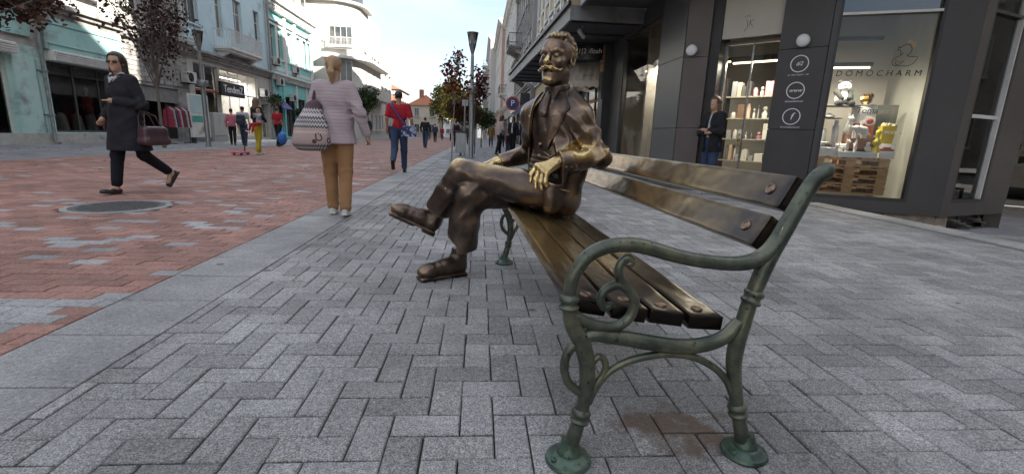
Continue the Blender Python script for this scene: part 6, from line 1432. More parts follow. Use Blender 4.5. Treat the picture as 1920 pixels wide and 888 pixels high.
# shop under canopy: wall with openings, curved black sign, scalloped awning, piers
under = thing('canopy_shops', (3.7, 18, 0), 'row of small shops in the shade under the long canopy', 'shop row')
MU = rightM(3.72, 22.05); Lu = 22.05-13.5
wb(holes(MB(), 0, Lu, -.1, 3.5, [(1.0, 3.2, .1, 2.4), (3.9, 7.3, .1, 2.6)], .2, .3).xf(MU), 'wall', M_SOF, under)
for r_ in ((1.0, 3.2, .1, 2.4), (3.9, 7.3, .1, 2.6)): shopfront(under, MU, r_, M_BLACK, 3, .8); room(under, MU, r_[0], r_[1], .1, 2.65, 2.0, M_ROOMW)
wb(MB().tube([MU @ Vector((4.5, .8, 2.4)), MU @ Vector((6.8, .8, 2.4))], .025, 6), 'ceiling_tube', emit('shop_tube', (1, .95, .85), 1.5), under)
wb(MB().box(8.05, Lu-.01, -.25, -.003, -.1, 3.49).xf(MU), 'pier', M_BLACK, under)
for i in range(3): wb(MB().cbox(8.1, 8.48, -.275, -.252, 2.75+i*.24, 2.96+i*.24, .005).xf(MU), 'poster', mat('orange_poster', (.42, .2, .12), (.3, .14, .09), rough=.6, scale=9), under)
wb(MB().cbox(8.1, 8.48, -.275, -.252, 2.0, 2.7, .005).xf(MU), 'poster', M_BLACK, under)
csg = thing('curved_sign', (3.0, 13.9, 3.0), 'black curved shop sign with white script under the canopy', 'sign')
MSg, LSg = facet((2.45, 14.15), (3.62, 13.72)); mb = MB(); n = 14; vs_ = []
for k in range(n+1):
    t_ = k/n; d = -.22*math.sin(math.pi*t_); vs_ += [(LSg*t_, d, 3.06), (LSg*t_, d, 3.46), (LSg*t_, d+.06, 3.06), (LSg*t_, d+.06, 3.46)]
fs = []
for k in range(n): i = 4*k; j = i+4; fs += [(i, j, j+1, i+1), (i, i+2, j+2, j), (i+1, j+1, j+3, i+3), (i+2, i+3, j+3, j+2)]
mb.add(vs_, fs); wb(mb.xf(MSg), 'board', mat('gloss_black', (.012, .012, .013), rough=.25), csg, True); wtext('lettering', '21|2 ifiteh', .19, M_INK, csg, onwall(MSg, LSg*.55, -.232, 3.27), shear=.1)
wb(MB().box(.55, .62, .0, 1.0, 3.44, 3.5).xf(MSg), 'hanger', M_BLACK, csg)
aw = thing('scalloped_awning', (3.1, 14.2, 2.3), 'beige scalloped fabric awning under the canopy beside the statue head', 'awning')
MAw, LAw = facet((2.62, 14.62), (3.66, 14.05)); mb = MB(); n = 40; top = []
for k in range(n+1):
    s_ = LAw*k/n; z_ = 2.34+.05*abs(math.sin(k*math.pi/8)); sag = .03*math.sin(k*.9)
    top += [(s_, .5, 3.12), (s_, .22, 2.86+sag*.5), (s_, -.02, 2.56+sag*.5), (s_, -.03, z_)]
fs = []
for k in range(n): i = 4*k; j = i+4; fs += [(i, j, j+1, i+1), (i+1, j+1, j+2, i+2), (i+2, j+2, j+3, i+3)]
for (x_, q_) in ((0, 1),): b_ = len(top); top += [(0, 3.2, 3.12), (0, 3.2, 2.5)]; fs += [(0, 3, b_+1, b_)]
mb.add(top, fs); wb(mb.xf(MAw), 'fabric', mat('beige_fabric', (.56, .5, .43), (.48, .42, .35), rough=.9, scale=3, bump=.3, bscale=9), aw)
wb(MB().tube([MAw @ Vector((0, .5, 3.13)), MAw @ Vector((LAw, .5, 3.13))], .03, 8), 'roller', M_PIPE, aw); wtext('lettering', 'Daniel', .12, mat('sign_grey', (.2, .19, .17)), aw, MAw @ Matrix.Translation((.62, .09, 2.72)) @ Matrix.Rotation(R(52), 4, 'X'))
# further awning and round sign
aw2 = thing('blue_awning', (3.2, 30, 3), 'dark blue shop awning further along the shaded row', 'awning')
wb(MB().add([(3.88, 27, 3.2), (3.88, 34, 3.2), (2.6, 34, 2.75), (2.6, 27, 2.75), (2.6, 34, 2.35), (2.6, 27, 2.35)], [(0, 1, 2, 3), (3, 2, 4, 5)]), 'fabric', mat('blue_fabric', (.03, .06, .16), (.04, .08, .2), rough=.8, scale=3), aw2); wb(MB().box(2.61, 3.88, 27.02, 27.06, 2.72, 2.76).box(2.61, 3.88, 33.9, 33.94, 2.72, 2.76), 'arm', M_PIPE, aw2)
rs_ = thing('round_sign', (2.4, 33, 3.0), 'round red and white projecting shop sign with a letter', 'sign')
Mrs = Matrix.Translation((2.25, 33, 3.05)) @ Matrix.Rotation(R(90), 4, 'X'); wb(MB().lathe([(.46, -.06), (.46, .06)], n=28).xf(Mrs), 'disc', mat('sign_red', (.45, .04, .04), rough=.5), rs_); wb(MB().lathe([(.36, .061), (.36, .07)], n=28).xf(Mrs), 'face', mat('sign_navy', (.03, .05, .14), rough=.5), rs_)
wtext('lettering', 'P', .55, M_INK, rs_, Matrix.Translation((2.25, 32.92, 3.05)) @ Matrix.Rotation(R(90), 4, 'X'), extrude=.01); wb(MB().box(2.6, 3.9, 32.97, 33.03, 3.1, 3.16), 'arm', M_BLACK, rs_)
fas = thing('shop_fascia', (3.6, 38, 3), 'black and white shop fascia boards further along the shaded row', 'fascia'); wb(MB().box(2.9, 3.59, 34.6, 40, 2.9, 3.9), 'board', M_BLACK, fas); wb(MB().box(2.9, 3.59, 40.1, 46, 2.9, 3.8), 'board', M_TRIMW, fas)
red_ = thing('red_banner', (3.2, 27.5, 1), 'red vertical banner beside the blue awning', 'banner'); wb(MB().box(3.4, 3.88, 26.6, 26.7, .6, 2.6), 'cloth', mat('banner_red', (.5, .03, .03), rough=.8), red_); wb(MB().box(3.35, 3.4, 26.62, 26.68, 0, 2.65), 'pole', M_PIPE, red_)

# ================================================================== TREES
def leafmesh(name, m, size):
    """one lanceolate leaf cluster card set: a drooping bunch of folded leaves"""
    pass
def tree(name, label, base, hgt, trunk_r, crown_c, crown_r, m_leaves, n, leaf, limbs=9, seed=1, trunkm=None, shape='ell', cat='tree', group='trees along the street', lean=(0, 0)):
    rs = random.Random(seed); t = thing(name, base, label, cat, group)
    tm = trunkm or mat('bark_grey', (.2, .18, .16), (.12, .105, .09), rough=.9, scale=10, stretch=(4, 4, 1), bump=.5)
    mb = MB(); top = Vector((crown_c[0], crown_c[1], crown_c[2]+crown_r[2]*.55)); b = Vector(base)
    pts = [b, b.lerp(top, .25)+Vector((rs.uniform(-.03, .03), rs.uniform(-.03, .03), 0)), b.lerp(top, .55)+Vector((rs.uniform(-.06, .06), rs.uniform(-.06, .06), 0)), top]
    cp = crom(pts, 6); mb.tube(cp, [trunk_r*(1-.85*i/(len(cp)-1)) for i in range(len(cp))], 8); wb(mb, 'trunk', tm, t, True)
    tips = []
    lm = MB()
    for i in range(limbs):
        f = rs.uniform(.35, .95); st = Vector(cp[int(f*(len(cp)-1))])
        if st.z < crown_c[2]-crown_r[2]*1.02: st.z = crown_c[2]-crown_r[2]*rs.uniform(.6, 1)
        a = rs.uniform(0, 6.28); u_ = rs.uniform(-.3, .95); rr_ = math.sqrt(max(0, 1-u_*u_))*rs.uniform(.7, 1.0)
        en = Vector((crown_c[0]+crown_r[0]*rr_*math.cos(a), crown_c[1]+crown_r[1]*rr_*math.sin(a), crown_c[2]+crown_r[2]*u_)); 
        if shape == 'vase': en.z = crown_c[2]+crown_r[2]*rs.uniform(.1, 1); k_ = .35+.65*(en.z-(crown_c[2]-crown_r[2]))/(2*crown_r[2]); en.x = crown_c[0]+crown_r[0]*k_*math.cos(a); en.y = crown_c[1]+crown_r[1]*k_*math.sin(a)
        mid = st.lerp(en, .5)+Vector((0, 0, rs.uniform(-.05, .12)))*crown_r[2]; q = crom([st, mid, en], 4); r0 = trunk_r*.38
        lm.tube(q, [r0*(1-.8*k/(len(q)-1)) for k in range(len(q))], 5); tips += [Vector(x) for x in q[3:]]
        for j in range(3):
            s2 = Vector(q[rs.randrange(3, len(q))]); e2 = s2+Vector((rs.gauss(0, 1)*crown_r[0], rs.gauss(0, 1)*crown_r[1], rs.uniform(-.2, .8)*crown_r[2]))*.33; lm.tube([s2, s2.lerp(e2, .5), e2], [r0*.3, r0*.2, r0*.08], 4); tips += [s2.lerp(e2, .6), e2]
    wb(lm, 'limbs', tm, t, True)
    for li, (ml, share) in enumerate(m_leaves):
        cm = MB(); cnt = int(n*share)
        for k in range(cnt):
            for _ in range(20):
                tp = rs.choice(tips); p = tp+Vector((rs.gauss(0, 1), rs.gauss(0, 1), rs.gauss(0, 1)))*(.13*max(crown_r))
                d = Vector(((p.x-crown_c[0])/crown_r[0], (p.y-crown_c[1])/crown_r[1], (p.z-crown_c[2])/crown_r[2]))
                if d.length < 1.08: break
            L_ = leaf*rs.uniform(.6, 1.3); wv = L_*rs.uniform(.3, .5)
            ax = Vector((rs.gauss(0, 1), rs.gauss(0, 1), rs.gauss(-.5, .7))).normalized(); sd_ = ax.orthogonal().normalized(); sd_ = (Matrix.Rotation(rs.uniform(0, 6.28), 3, ax) @ sd_); up_ = ax.cross(sd_)*wv*.35
            v0 = p; v1 = p+ax*L_*.45+sd_*wv+up_; v2 = p+ax*L_; v3 = p+ax*L_*.45-sd_*wv+up_
            cm.add([v0, v1, v2, v3], [(0, 1, 2), (0, 2, 3)])
        wb(cm, 'crown', ml, t)
    return t
def leafmat(name, c1, c2): 
    m = mat(name, c1, c2, rough=.75, scale=3, isl=.45, spec=.2); return m
L_DKRED = leafmat('leaves_dark_red', (.038, .016, .015), (.062, .026, .02)); L_BRN = leafmat('leaves_brown', (.07, .042, .028), (.11, .065, .042)); L_RED = leafmat('leaves_red', (.2, .025, .03), (.12, .02, .025)); L_YEL = leafmat('leaves_yellow', (.4, .25, .03), (.3, .2, .04)); L_GRN = leafmat('leaves_green', (.05, .09, .03), (.08, .12, .04)); L_YGR = leafmat('leaves_yellow_green', (.25, .24, .06), (.18, .2, .05)); L_DGR = leafmat('leaves_deep_green', (.03, .055, .022), (.045, .07, .03))
tree('plum_tree', 'dark red leaved young tree before the grey house', (-11.5, 18.18, 0), 5, .07, (-11.45, 18.2, 4.0), (1.45, 1.3, 2.0), [(L_DKRED, .75), (L_BRN, .25)], 1350, .13, 26, 4, shape='vase')
tree('plum_tree', 'brown leaved tree with bare branches at the upper left corner', (-11.5, 10.9, 0), 5, .08, (-10.6, 11.3, 3.75), (1.6, 1.6, 1.15), [(L_BRN, .7), (L_DKRED, .3)], 2600, .13, 16, 9)
tree('young_maple', 'slender young tree with red and yellow leaves left of the lamp post', (-.92, 16.1, 0), 3.6, .028, (-.75, 16.1, 2.65), (.55, .5, .85), [(L_RED, .6), (L_YEL, .2), (L_DKRED, .2)], 400, .13, 12, 3, trunkm=mat('pale_bark', (.3, .28, .25), (.22, .2, .18), rough=.9, scale=12))
tree('young_maple', 'half bare young red tree behind the lamp post', (-.2, 21.5, 0), 3.8, .03, (-.15, 21.5, 2.9), (.55, .5, .95), [(L_DKRED, .6), (L_RED, .4)], 500, .14, 10, 8)
tree('round_tree', 'low round red and green tree at the foot of the lamp post', (-.9, 25, 0), 2.6, .06, (-.85, 25, 1.95), (1.0, .9, .72), [(L_DGR, .6), (L_RED, .4)], 3200, .12, 22, 6)
tree('round_tree', 'clipped dark green round tree beside the white building', (-9.2, 40, 0), 4.2, .1, (-9.1, 40, 3.3), (1.15, 1.1, 1.15), [(L_DGR, .7), (L_GRN, .3)], 4200, .15, 26, 7)
tree('round_tree', 'dark green round tree farther along the right pavement', (.15, 33, 0), 2.6, .06, (.15, 33, 1.9), (1.0, .9, .8), [(L_DGR, .7), (L_GRN, .3)], 2400, .14, 20, 12)
for i, (x, y, hh, ml, lb) in enumerate(((-4.2, 72, 9, L_YGR, 'tall yellow green tree at the end of the street'), (-6.8, 90, 10, L_GRN, 'tall green tree before the far houses'), (-1.5, 85, 8, L_YGR, 'yellow green tree right of the far street end'), (-3.2, 110, 11, L_YGR, 'farthest yellow green tree closing the street'))):
    tree('street_tree', lb, (x, y, 0), hh, .16, (x, y, hh*.58), (hh*.24, hh*.24, hh*.4), [(ml, .7), (L_YEL, .3)], 2200, .42, 18, 20+i)
tree('street_tree', 'dark green tree in the side street at the right edge', (12.4, 9.0, -.35), 4, .1, (12.4, 9.0, 2.0), (1.6, 1.5, 1.5), [(L_DGR, .7), (L_GRN, .3)], 2600, .22, 20, 31)
hb = [('hanging_planter', (XL+.6, 36.3, 2.6), 'leafy hanging basket by the dark rain pipe'), ('hanging_planter', (XL+.6, 41.2, 2.0), 'leafy hanging basket before the turquoise shop')]
for (n_, c_, lb) in hb:
    t = thing(n_, c_, lb, 'planter', 'hanging baskets'); wb(MB().lathe([(.12, -.3), (.3, -.05), (.3, 0)], c_, 12), 'basket', M_BROWNF, t); wb(MB().tube([(c_[0], c_[1], c_[2]), (c_[0]-.6, c_[1], c_[2]+.9)], .015, 5), 'hanger', M_BLACK, t); cm = MB(); rs = random.Random(c_[1])
    for k in range(420):
        p = Vector((c_[0]+rs.gauss(0, .24), c_[1]+rs.gauss(0, .24), c_[2]+.15+rs.gauss(0, .17))); a = Vector((rs.gauss(0, 1), rs.gauss(0, 1), rs.gauss(0, 1))).normalized()*.11; b_ = a.orthogonal()*.5; cm.add([p, p+a*.5+b_, p+a, p+a*.5-b_], [(0, 1, 2, 3)])
    wb(cm, 'foliage', L_DGR, t)
# fallen leaves on the paving
rs = random.Random(77); lv = MB()
for k in range(520):
    if k < 170: x, y = rs.uniform(-9, 3), rs.uniform(9, 30)
    elif k < 420: x, y = rs.gauss(.8, 1.2), rs.uniform(14, 30)
    else: x, y = rs.uniform(-14.5, -10), rs.uniform(12, 26)
    a = rs.uniform(0, 6.28); L_ = rs.uniform(.04, .09); c, s_ = math.cos(a)*L_, math.sin(a)*L_; lv.add([(x, y, .006), (x+c*.5-s_*.35, y+s_*.5+c*.35, .02), (x+c, y+s_, .012), (x+c*.5+s_*.35, y+s_*.5-c*.35, .018)], [(0, 1, 2, 3)])
tag(lv.build('fallen_leaves', L_BRN), 'brown fallen leaves scattered over the far paving', 'leaves', kind='stuff')

rs = random.Random(5); lt = MB()
for k in range(60):
    x, y = rs.uniform(-1.3, 4.8), rs.uniform(1.2, 7); a = rs.uniform(0, 3.1); L_ = rs.uniform(.006, .028); c, s_ = math.cos(a)*L_, math.sin(a)*L_; w_ = .004
    lt.tube([(x, y, .006), (x+c, y+s_, .006)], rs.uniform(.0018, .0036), 5)
tag(lt.build('litter', mat('paper_litter', (.55, .53, .48), (.3, .26, .2), rough=.9, scale=9, isl=.4)), 'tiny scraps and cigarette ends on the grey paving', 'litter', kind='stuff')
# ================================================================== LAMP POSTS AND FURNITURE
M_STEEL = mat('galvanised', (.34, .35, .36), (.26, .27, .28), rough=.4, metal=.75, scale=12, stretch=(1, 1, .2))
M_OPAL = mat('lamp_diffuser', (.66, .64, .58), (.6, .58, .52), rough=.3, scale=3)
def lamppost(base, label, hgt=3.72):
    t = thing('lamp_post', base, label, 'lamp post', 'lamp posts along the street'); x, y, z = base
    wb(MB().lathe([(.16, 0), (.16, .02), (.1, .03), (.09, .1), (.085, 2.2), (.07, 2.4), (.06, hgt-.1), (.05, hgt)], base, 18), 'pole', M_STEEL, t, True, 30)
    wb(MB().lathe([(.2, 2.38), (.21, 2.4), (.21, 2.58), (.2, 2.6), (.08, 2.62)], base, 18), 'junction_ring', M_STEEL, t, True, 30)
    wb(MB().lathe([(.045, hgt-.02), (.06, hgt+.05), (.14, hgt+.33), (.12, hgt+.34)], base, 20), 'cup', M_STEEL, t, True, 30)
    wb(MB().lathe([(.135, hgt+.34), (.205, hgt+.72), (.2, hgt+.72), (.13, hgt+.345)], base, 20), 'shade', glass('lamp_glass', (.95, .95, .93), .1, .1), t, True, 30)
    wb(MB().lathe([(.07, hgt+.36), (.09, hgt+.5), (.17, hgt+.66), (.0, hgt+.67)], base, 16), 'reflector', M_OPAL, t, True, 30)
    wb(MB().lathe([(.21, hgt+.721), (.215, hgt+.74), (.1, hgt+.765), (.0, hgt+.77)], base, 20), 'cap', M_STEEL, t, True, 30)
lamppost((-.30, 18.0, 0), 'tall steel lamp post with cone head behind the statue knee')
lamppost((-11.1, 20.3, 0), 'steel lamp post before the pale blue house')
lamppost((-.35, 36, 0), 'farther steel lamp post almost hidden behind the nearer one')
bn = thing('litter_bin', (-.75, 19.6, 0), 'grey metal litter bin by the lamp post', 'bin'); wb(MB().cbox(-.95, -.55, 19.4, 19.8, .12, .95, .03), 'body', M_STEEL, bn); wb(MB().cbox(-.98, -.52, 19.37, 19.83, .951, 1.0, .02), 'lid', M_BLACK, bn); wb(MB().box(-.79, -.71, 19.56, 19.64, 0, .119), 'foot', M_BLACK, bn)
ib = thing('street_sign_post', (-.62, 20.6, 0), 'slim grey sign post beside the lamp post', 'post'); wb(MB().tube([(-.62, 20.6, 0), (-.62, 20.6, 2.25)], .04, 8), 'pole', M_STEEL, ib); wb(MB().cbox(-.75, -.49, 20.57, 20.63, 2.05, 2.3, .01), 'box', M_STEEL, ib)
tg = thing('tree_grate', (-1.15, 15.6, 0), 'pale square stone tree pit cover with dark grate', 'tree grate'); wb(MB().cbox(-1.3, -.55, 14.9, 15.7, -.02, .012, .004), 'surround', M_LIGHT, tg); wb(MB().box(-.95, -.56, 15.0, 15.6, .0121, .018), 'grate', M_BLACK, tg)
# far cafe parasols, kiosk
kp = thing('kiosk', (-1.6, 52, 0), 'pale kiosk with yellow band in the far street', 'kiosk'); wb(MB().box(-3, -.2, 52, 54, 0, 2.3), 'body', M_TRIMW, kp); wb(MB().box(-3.2, 0, 51.8, 54.2, 2.301, 2.6), 'roof', mat('kiosk_yellow', (.6, .45, .06), rough=.6), kp); wb(MB().box(-2.7, -.5, 51.97, 51.998, 1.0, 2.0), 'window', M_PANE, kp)
# cafe tables in the side street at the picture's edge
for i, (x, y) in enumerate(((9.6, 6.0), (10.9, 6.9))):
    tb = thing('cafe_table', (x, y, -.345), ('dark cafe table at the right edge beside the shop corner', 'second dark cafe table behind the one at the shop corner')[i], 'table', 'cafe tables in the side street'); z0 = -.345
    wb(MB().cbox(x-.4, x+.4, y-.4, y+.4, z0+.72, z0+.75, .005), 'table_top', M_BLACK, tb)
    for a in (-.33, .33):
        for b_ in (-.33, .33): wb(MB().tube([(x+a, y+b_, z0), (x+a*.9, y+b_*.9, z0+.72)], .02, 6), 'leg', M_BLACK, tb)
    ch = thing('cafe_chair', (x+.2, y-.75, z0), ('dark cafe chair at the nearer side street table', 'dark cafe chair at the farther side street table')[i], 'chair', 'cafe chairs in the side street')
    wb(MB().cbox(x, x+.42, y-.95, y-.53, z0+.44, z0+.47, .005), 'seat', M_BLACK, ch); wb(MB().cbox(x, x+.42, y-.97, y-.94, z0+.55, z0+.88, .005), 'backrest', M_BLACK, ch)
    for a in (.02, .4):
        for b_ in (-.94, -.55): wb(MB().tube([(x+a, y+b_, z0), (x+a, y+b_, z0+.44 if b_ > -.9 else z0+.88)], .014, 6), 'leg', M_BLACK, ch)

# ================================================================== PEOPLE
SK = lambda n, c: mat(n, c, tuple(v*.88 for v in c), rough=.5, scale=8)
SKIN = SK('skin', (.5, .3, .21)); SKIN2 = SK('skin_tan', (.4, .22, .14))
def cloth(name, c, c2=None, sc_=5, bump=.35, rough=.85, bs=None): return mat('cloth_'+name, c, c2 or tuple(v*.75 for v in c), rough=rough, scale=sc_, bump=bump, bscale=bs or 28, spec=.25)
HAIRC = {'dark': mat('hair_dark', (.018, .013, .011), (.035, .025, .02), rough=.45, scale=30, stretch=(6, 6, 1)), 'brown': mat('hair_brown', (.09, .05, .03), (.15, .085, .05), rough=.5, scale=30, stretch=(6, 6, 1)), 'blond': mat('hair_blond', (.42, .27, .14), (.3, .18, .09), rough=.5, scale=30, stretch=(6, 6, 1)), 'grey': mat('hair_grey', (.25, .24, .23), (.16, .15, .15), rough=.5, scale=30)}
M_SHOE = mat('shoe_black', (.015, .014, .014), (.03, .028, .028), rough=.3, scale=9); M_SHOEW = mat('shoe_white', (.62, .62, .6), (.5, .5, .48), rough=.5, scale=9)
def V3(*a): return np.array(a, float)
def person(label, loc, rz, hgt, res, legs=((0, 0), (0, 0)), arms=None, top=None, bottom=None, hair=('short', 'dark'), shoes=M_SHOE, skin=SKIN, hem=.93, sleeve=1., tight=1., lean=0., open_front=None, headturn=0., glasses=False, scarf=None, group='people in the street', wide=1., skirt=0., ankle=.1, female=False, folds=1.6):
    """top/bottom: materials; hem: height where the upper garment ends; facing local +Y, rotated by rz. legs: (hip flex, knee bend) left,right in degrees. arms: (elbow, wrist) points left,right"""
    t = thing('person', loc, label, 'person', group, rz); k = hgt/1.70; t.scale = (k, k, k)
    J = {}; sw = .158 if female else .178; hw = .088
    for i, sd_ in enumerate((-1, 1)):
        h_, kn = [R(v) for v in legs[i]]; hp = V3(sd_*hw, 0, .90); kk = hp+V3(sd_*.008, math.sin(h_), -math.cos(h_))*.43; a2 = h_-kn; an = kk+V3(-sd_*.006, math.sin(a2), -math.cos(a2))*.42
        J[i] = (hp, kk, an, a2)
    low = min(J[0][2][2]-.075*math.cos(J[0][3])-(.13*max(0, -math.sin(J[0][3]))), J[1][2][2]-.075*math.cos(J[1][3])-(.13*max(0, -math.sin(J[1][3]))))
    drop = V3(0, 0, -low)
    for i in (0, 1): J[i] = (J[i][0]+drop, J[i][1]+drop, J[i][2]+drop, J[i][3])
    ln = math.sin(R(lean)); PV = V3(0, 0, .95)+drop
    up_ = lambda x, y, z: V3(x, y+ln*(z-.95), z)+drop
    SH = [up_(-sw, -.005, 1.385), up_(sw, -.005, 1.385)]
    arms = arms or ((V3(-.235, -.03, 1.12), V3(-.25, .03, .88)), (V3(.235, -.03, 1.12), V3(.25, .03, .88)))
    AR = [(V3(*e)+drop, V3(*w_)+drop) for e, w_ in arms]
    lo, hi = V3(-.5, -.62, -.03), V3(.5, .62, 1.82); ht = R(headturn); hd = np.array(((math.cos(ht), math.sin(ht), 0), (-math.sin(ht), math.cos(ht), 0), (0, 0, 1.)))
    hc = up_(0, .03, 1.59)
    def HP(x, y, z): return hc+hd[0]*x+hd[1]*y+hd[2]*z
    # body (skin)
    q = SDF(lo, hi, res*.85)
    q.ell(HP(0, -.012, .03), (.073, .092, .085), hd, .015).ell(HP(0, .028, -.04), (.055, .056, .07), hd, .03).ell(HP(0, .065, -.09), (.024, .02, .02), hd, .02).cone(HP(0, .085, .01), HP(0, .104, -.026), .009, .012, .01)
    for sg in (-1, 1): q.ell(HP(sg*.03, .096, .004), (.018, .014, .012), hd, .01, 's').ell(HP(sg*.074, -.008, -.008), (.01, .02, .03), hd, .008)
    q.cone(HP(-.018, .083, -.062), HP(.018, .083, -.062), .006, .006, .006)
    q.cone(up_(0, 0, 1.42), HP(0, -.02, -.06), .055, .05, .03).cone(up_(-.1, 0, 1.37), up_(.1, 0, 1.37), .06, .06, .04).ell(up_(0, 0, 1.2), (.12, .085, .2), k=.05).ell(PV, (.13, .09, .12), k=.05)
    for i in (0, 1):
        e, w_ = AR[i]; q.cone(SH[i], e, .045, .036, .03).cone(e, w_, .036, .026, .02); d = (w_-e)/np.linalg.norm(w_-e); hn = w_+d*.045
        q.cone(w_, hn, .025, .033, .02)
        sdv = np.cross(d, V3(0, 1, 0)); sdv = sdv/max(np.linalg.norm(sdv), 1e-3); nv = np.cross(d, sdv)
        for f in range(4): kp = hn+nv*(-.026+.0175*f)+d*.03; q.cone(kp, kp+d*(.035, .042, .04, .03)[f]+V3(0, .012, -.008), .0095, .008, .004)
        q.cone(w_+nv*.02+d*.02, hn+nv*.04+d*.035, .012, .009, .008)
        hp, kk, an, a2 = J[i]; q.cone(hp, kk, .065, .048, .03).cone(kk, an, .045, .034, .02).cone(an, an+V3(0, math.cos(a2)*.1, -.04+math.sin(a2)*.1), .034, .03, .02)
    b = link('body', q.mesh('body', skin), None, t)
    # hair
    q = SDF(hc-V3(.2, .25, .42), hc+V3(.2, .2, .2), max(res*.7, .006)); st = hair[0]; q.ell(HP(0, -.022, .042), (.083, .1, .09) if st not in ('long', 'bob') else (.088, .107, .094), hd, .01)
    if st in ('long', 'bob'):
        Lh = .21 if st == 'long' else .15
        for sg in (-1, 1): q.cone(HP(sg*.055, -.035, .03), HP(sg*.08, -.055, -Lh), .038, .03, .03)
        q.cone(HP(0, -.06, .0), HP(0, -.085, -Lh-.03), .078, .07, .04)
    if st == 'tail': q.ell(HP(0, -.105, .02), (.03, .03, .03), hd, .02).path([(*HP(0, -.12, .01), .025), (*HP(0, -.14, -.06), .036), (*HP(0, -.125, -.16), .016)], .02)
    if st == 'bald': q.ell(HP(0, -.022, .12), (.09, .1, .05), hd, .02, 's')
    hl = lambda X, Y, Z: [(X-hc[0])*hd[i][0]+(Y-hc[1])*hd[i][1]+(Z-hc[2])*hd[i][2] for i in range(3)]
    def fcut(X, Y, Z):
        x, y, z = hl(X, Y, Z); return np.maximum(np.maximum(.028+.3*np.abs(x)-y, np.abs(x)-(.062 if st in ('long', 'bob') else .09)), z-.075)
    q.fn(fcut, .012, 's')
    if st in ('short', 'bald', 'tail'): q.fn(lambda X, Y, Z: np.maximum(hl(X, Y, Z)[2]+(.045 if st != 'tail' else .06), -(hl(X, Y, Z)[1]+.095)), .01, 's'); q.fn(lambda X, Y, Z: np.maximum(np.maximum(-(hl(X, Y, Z)[1]+.03), hl(X, Y, Z)[2]-.02), -np.abs(hl(X, Y, Z)[0])+.05), .008, 's')
    q.disp(lambda X, Y, Z: .0028*np.sin(X*150+3*np.sin(Z*25))*np.sin(Y*110))
    link('hair', q.mesh('hair', HAIRC[hair[1]]), None, t)
    # upper garment
    q = SDF(lo, hi, res); w_t = .012*tight
    q.ell(up_(0, .0, 1.24), (.15*wide+w_t, .108*wide+w_t, .2), k=.06).cone(up_(-.1, -.005, 1.365), up_(.1, -.005, 1.365), .075+w_t*.6, .075+w_t*.6, .05)
    if female: q.ell(up_(0, .07, 1.24), (.12, .06, .075), k=.05)
    q.ell(up_(0, .0, 1.02), (.145*wide+w_t, .11*wide+w_t, .17), k=.07)
    if hem < .9: q.cone(up_(0, .0, 1.0), V3(0, ln*(hem-.95), hem)+drop, .15*wide+w_t, (.165+skirt)*wide+w_t, .06, sq=(V3(0, 1, 0), 1.25))
    for i in (0, 1):
        e, w_ = AR[i]; q.cone(SH[i], e, .062+w_t*.8, .05+w_t*.7, .045)
        if sleeve > .5: q.cone(e, e+(w_-e)*(sleeve-.5)*1.9, .05+w_t*.7, .04+w_t*.6, .03)
    def jf_(X, Y, Z):
        r = 0
        for i in (0, 1):
            e = AR[i][0]; dd = (X-e[0])**2+(Y-e[1])**2+(Z-e[2])**2; r = r+.006*(1-2*np.abs(np.sin(Z*34+Y*26*(1-2*i)+X*8)))*np.exp(-dd/.014)
        return -folds*(r+.005*(1-2*np.abs(np.sin(X*17+Z*15+1.4*np.sin(Z*9+X*5))))*np.exp(-((Z-1.02-drop[2])/.17)**2)+.004*(1-2*np.abs(np.sin(X*30+2*np.sin(Z*6))))*np.exp(-((Z-hem-drop[2])/.16)**2))
    q.disp(jf_); hz_ = hem+drop[2]; q.fn(lambda X, Y, Z: np.maximum(Z-hz_, np.maximum(np.abs(X)-(.2+skirt)*wide, np.abs(Y)-.26)), .006, 's')
    if sleeve <= .5:
        for i in (0, 1):
            e, w_ = AR[i]; sp = SH[i]+(e-SH[i])*sleeve*1.9; d = (e-SH[i])/np.linalg.norm(e-SH[i]); q.fn(lambda X, Y, Z, sp=sp, d=d: np.maximum(-((X-sp[0])*d[0]+(Y-sp[1])*d[1]+(Z-sp[2])*d[2]), np.sqrt((X-e[0])**2+(Y-e[1])**2+(Z-e[2])**2)-.17), .004, 's')
    q.fn(lambda X, Y, Z: np.sqrt((X)**2+(Y-ln*.5)**2)-.066+9*(Z < 1.40+drop[2]), .008, 's')
    if open_front:
        q.fn(lambda X, Y, Z: np.maximum(np.abs(X)-(.02+open_front[0]*.055*np.clip((1.42+drop[2]-Z)/.5, 0, 1)), .03-Y), .01, 's')
    g = link('upper_garment', q.mesh('upper_garment', top), None, t)
    if open_front:
        q = SDF(lo, hi, res); q.ell(up_(0, .0, 1.22), (.14, .106, .2), k=.06).ell(up_(0, .0, 1.02), (.138, .108, .16), k=.07).cone(up_(-.08, -.005, 1.36), up_(.08, -.005, 1.36), .07, .07, .05); q.fn(lambda X, Y, Z: Z-.9-drop[2], .004, 's'); link('shirt', q.mesh('shirt', open_front[1]), None, t)
    # trousers
    q = SDF(lo, hi, res); q.ell(PV+V3(0, 0, -.01), (.142*wide, .11*wide, .12), k=.05)
    for i in (0, 1):
        hp, kk, an, a2 = J[i]; wd = (.012+.01*(tight-1)) if tight < 2.5 else .032
        ae = kk+(an-kk)*(1-ankle); q.cone(hp, kk, .078*wide+wd, .056+wd, .04).cone(kk, ae, .056+wd, .044+wd*(1.3 if tight > 2.4 else 1), .03)
    def lf(X, Y, Z):
        r = 0
        for i in (0, 1):
            for p, am, sg_ in ((J[i][1], .005, .012), (J[i][2], .006, .012), (J[i][0], .005, .012)): r = r+am*(1-2*np.abs(np.sin(Z*36+Y*20+X*14*(1-2*i))))*np.exp(-((X-p[0])**2+(Y-p[1])**2+(Z-p[2])**2)/sg_)
        return -r
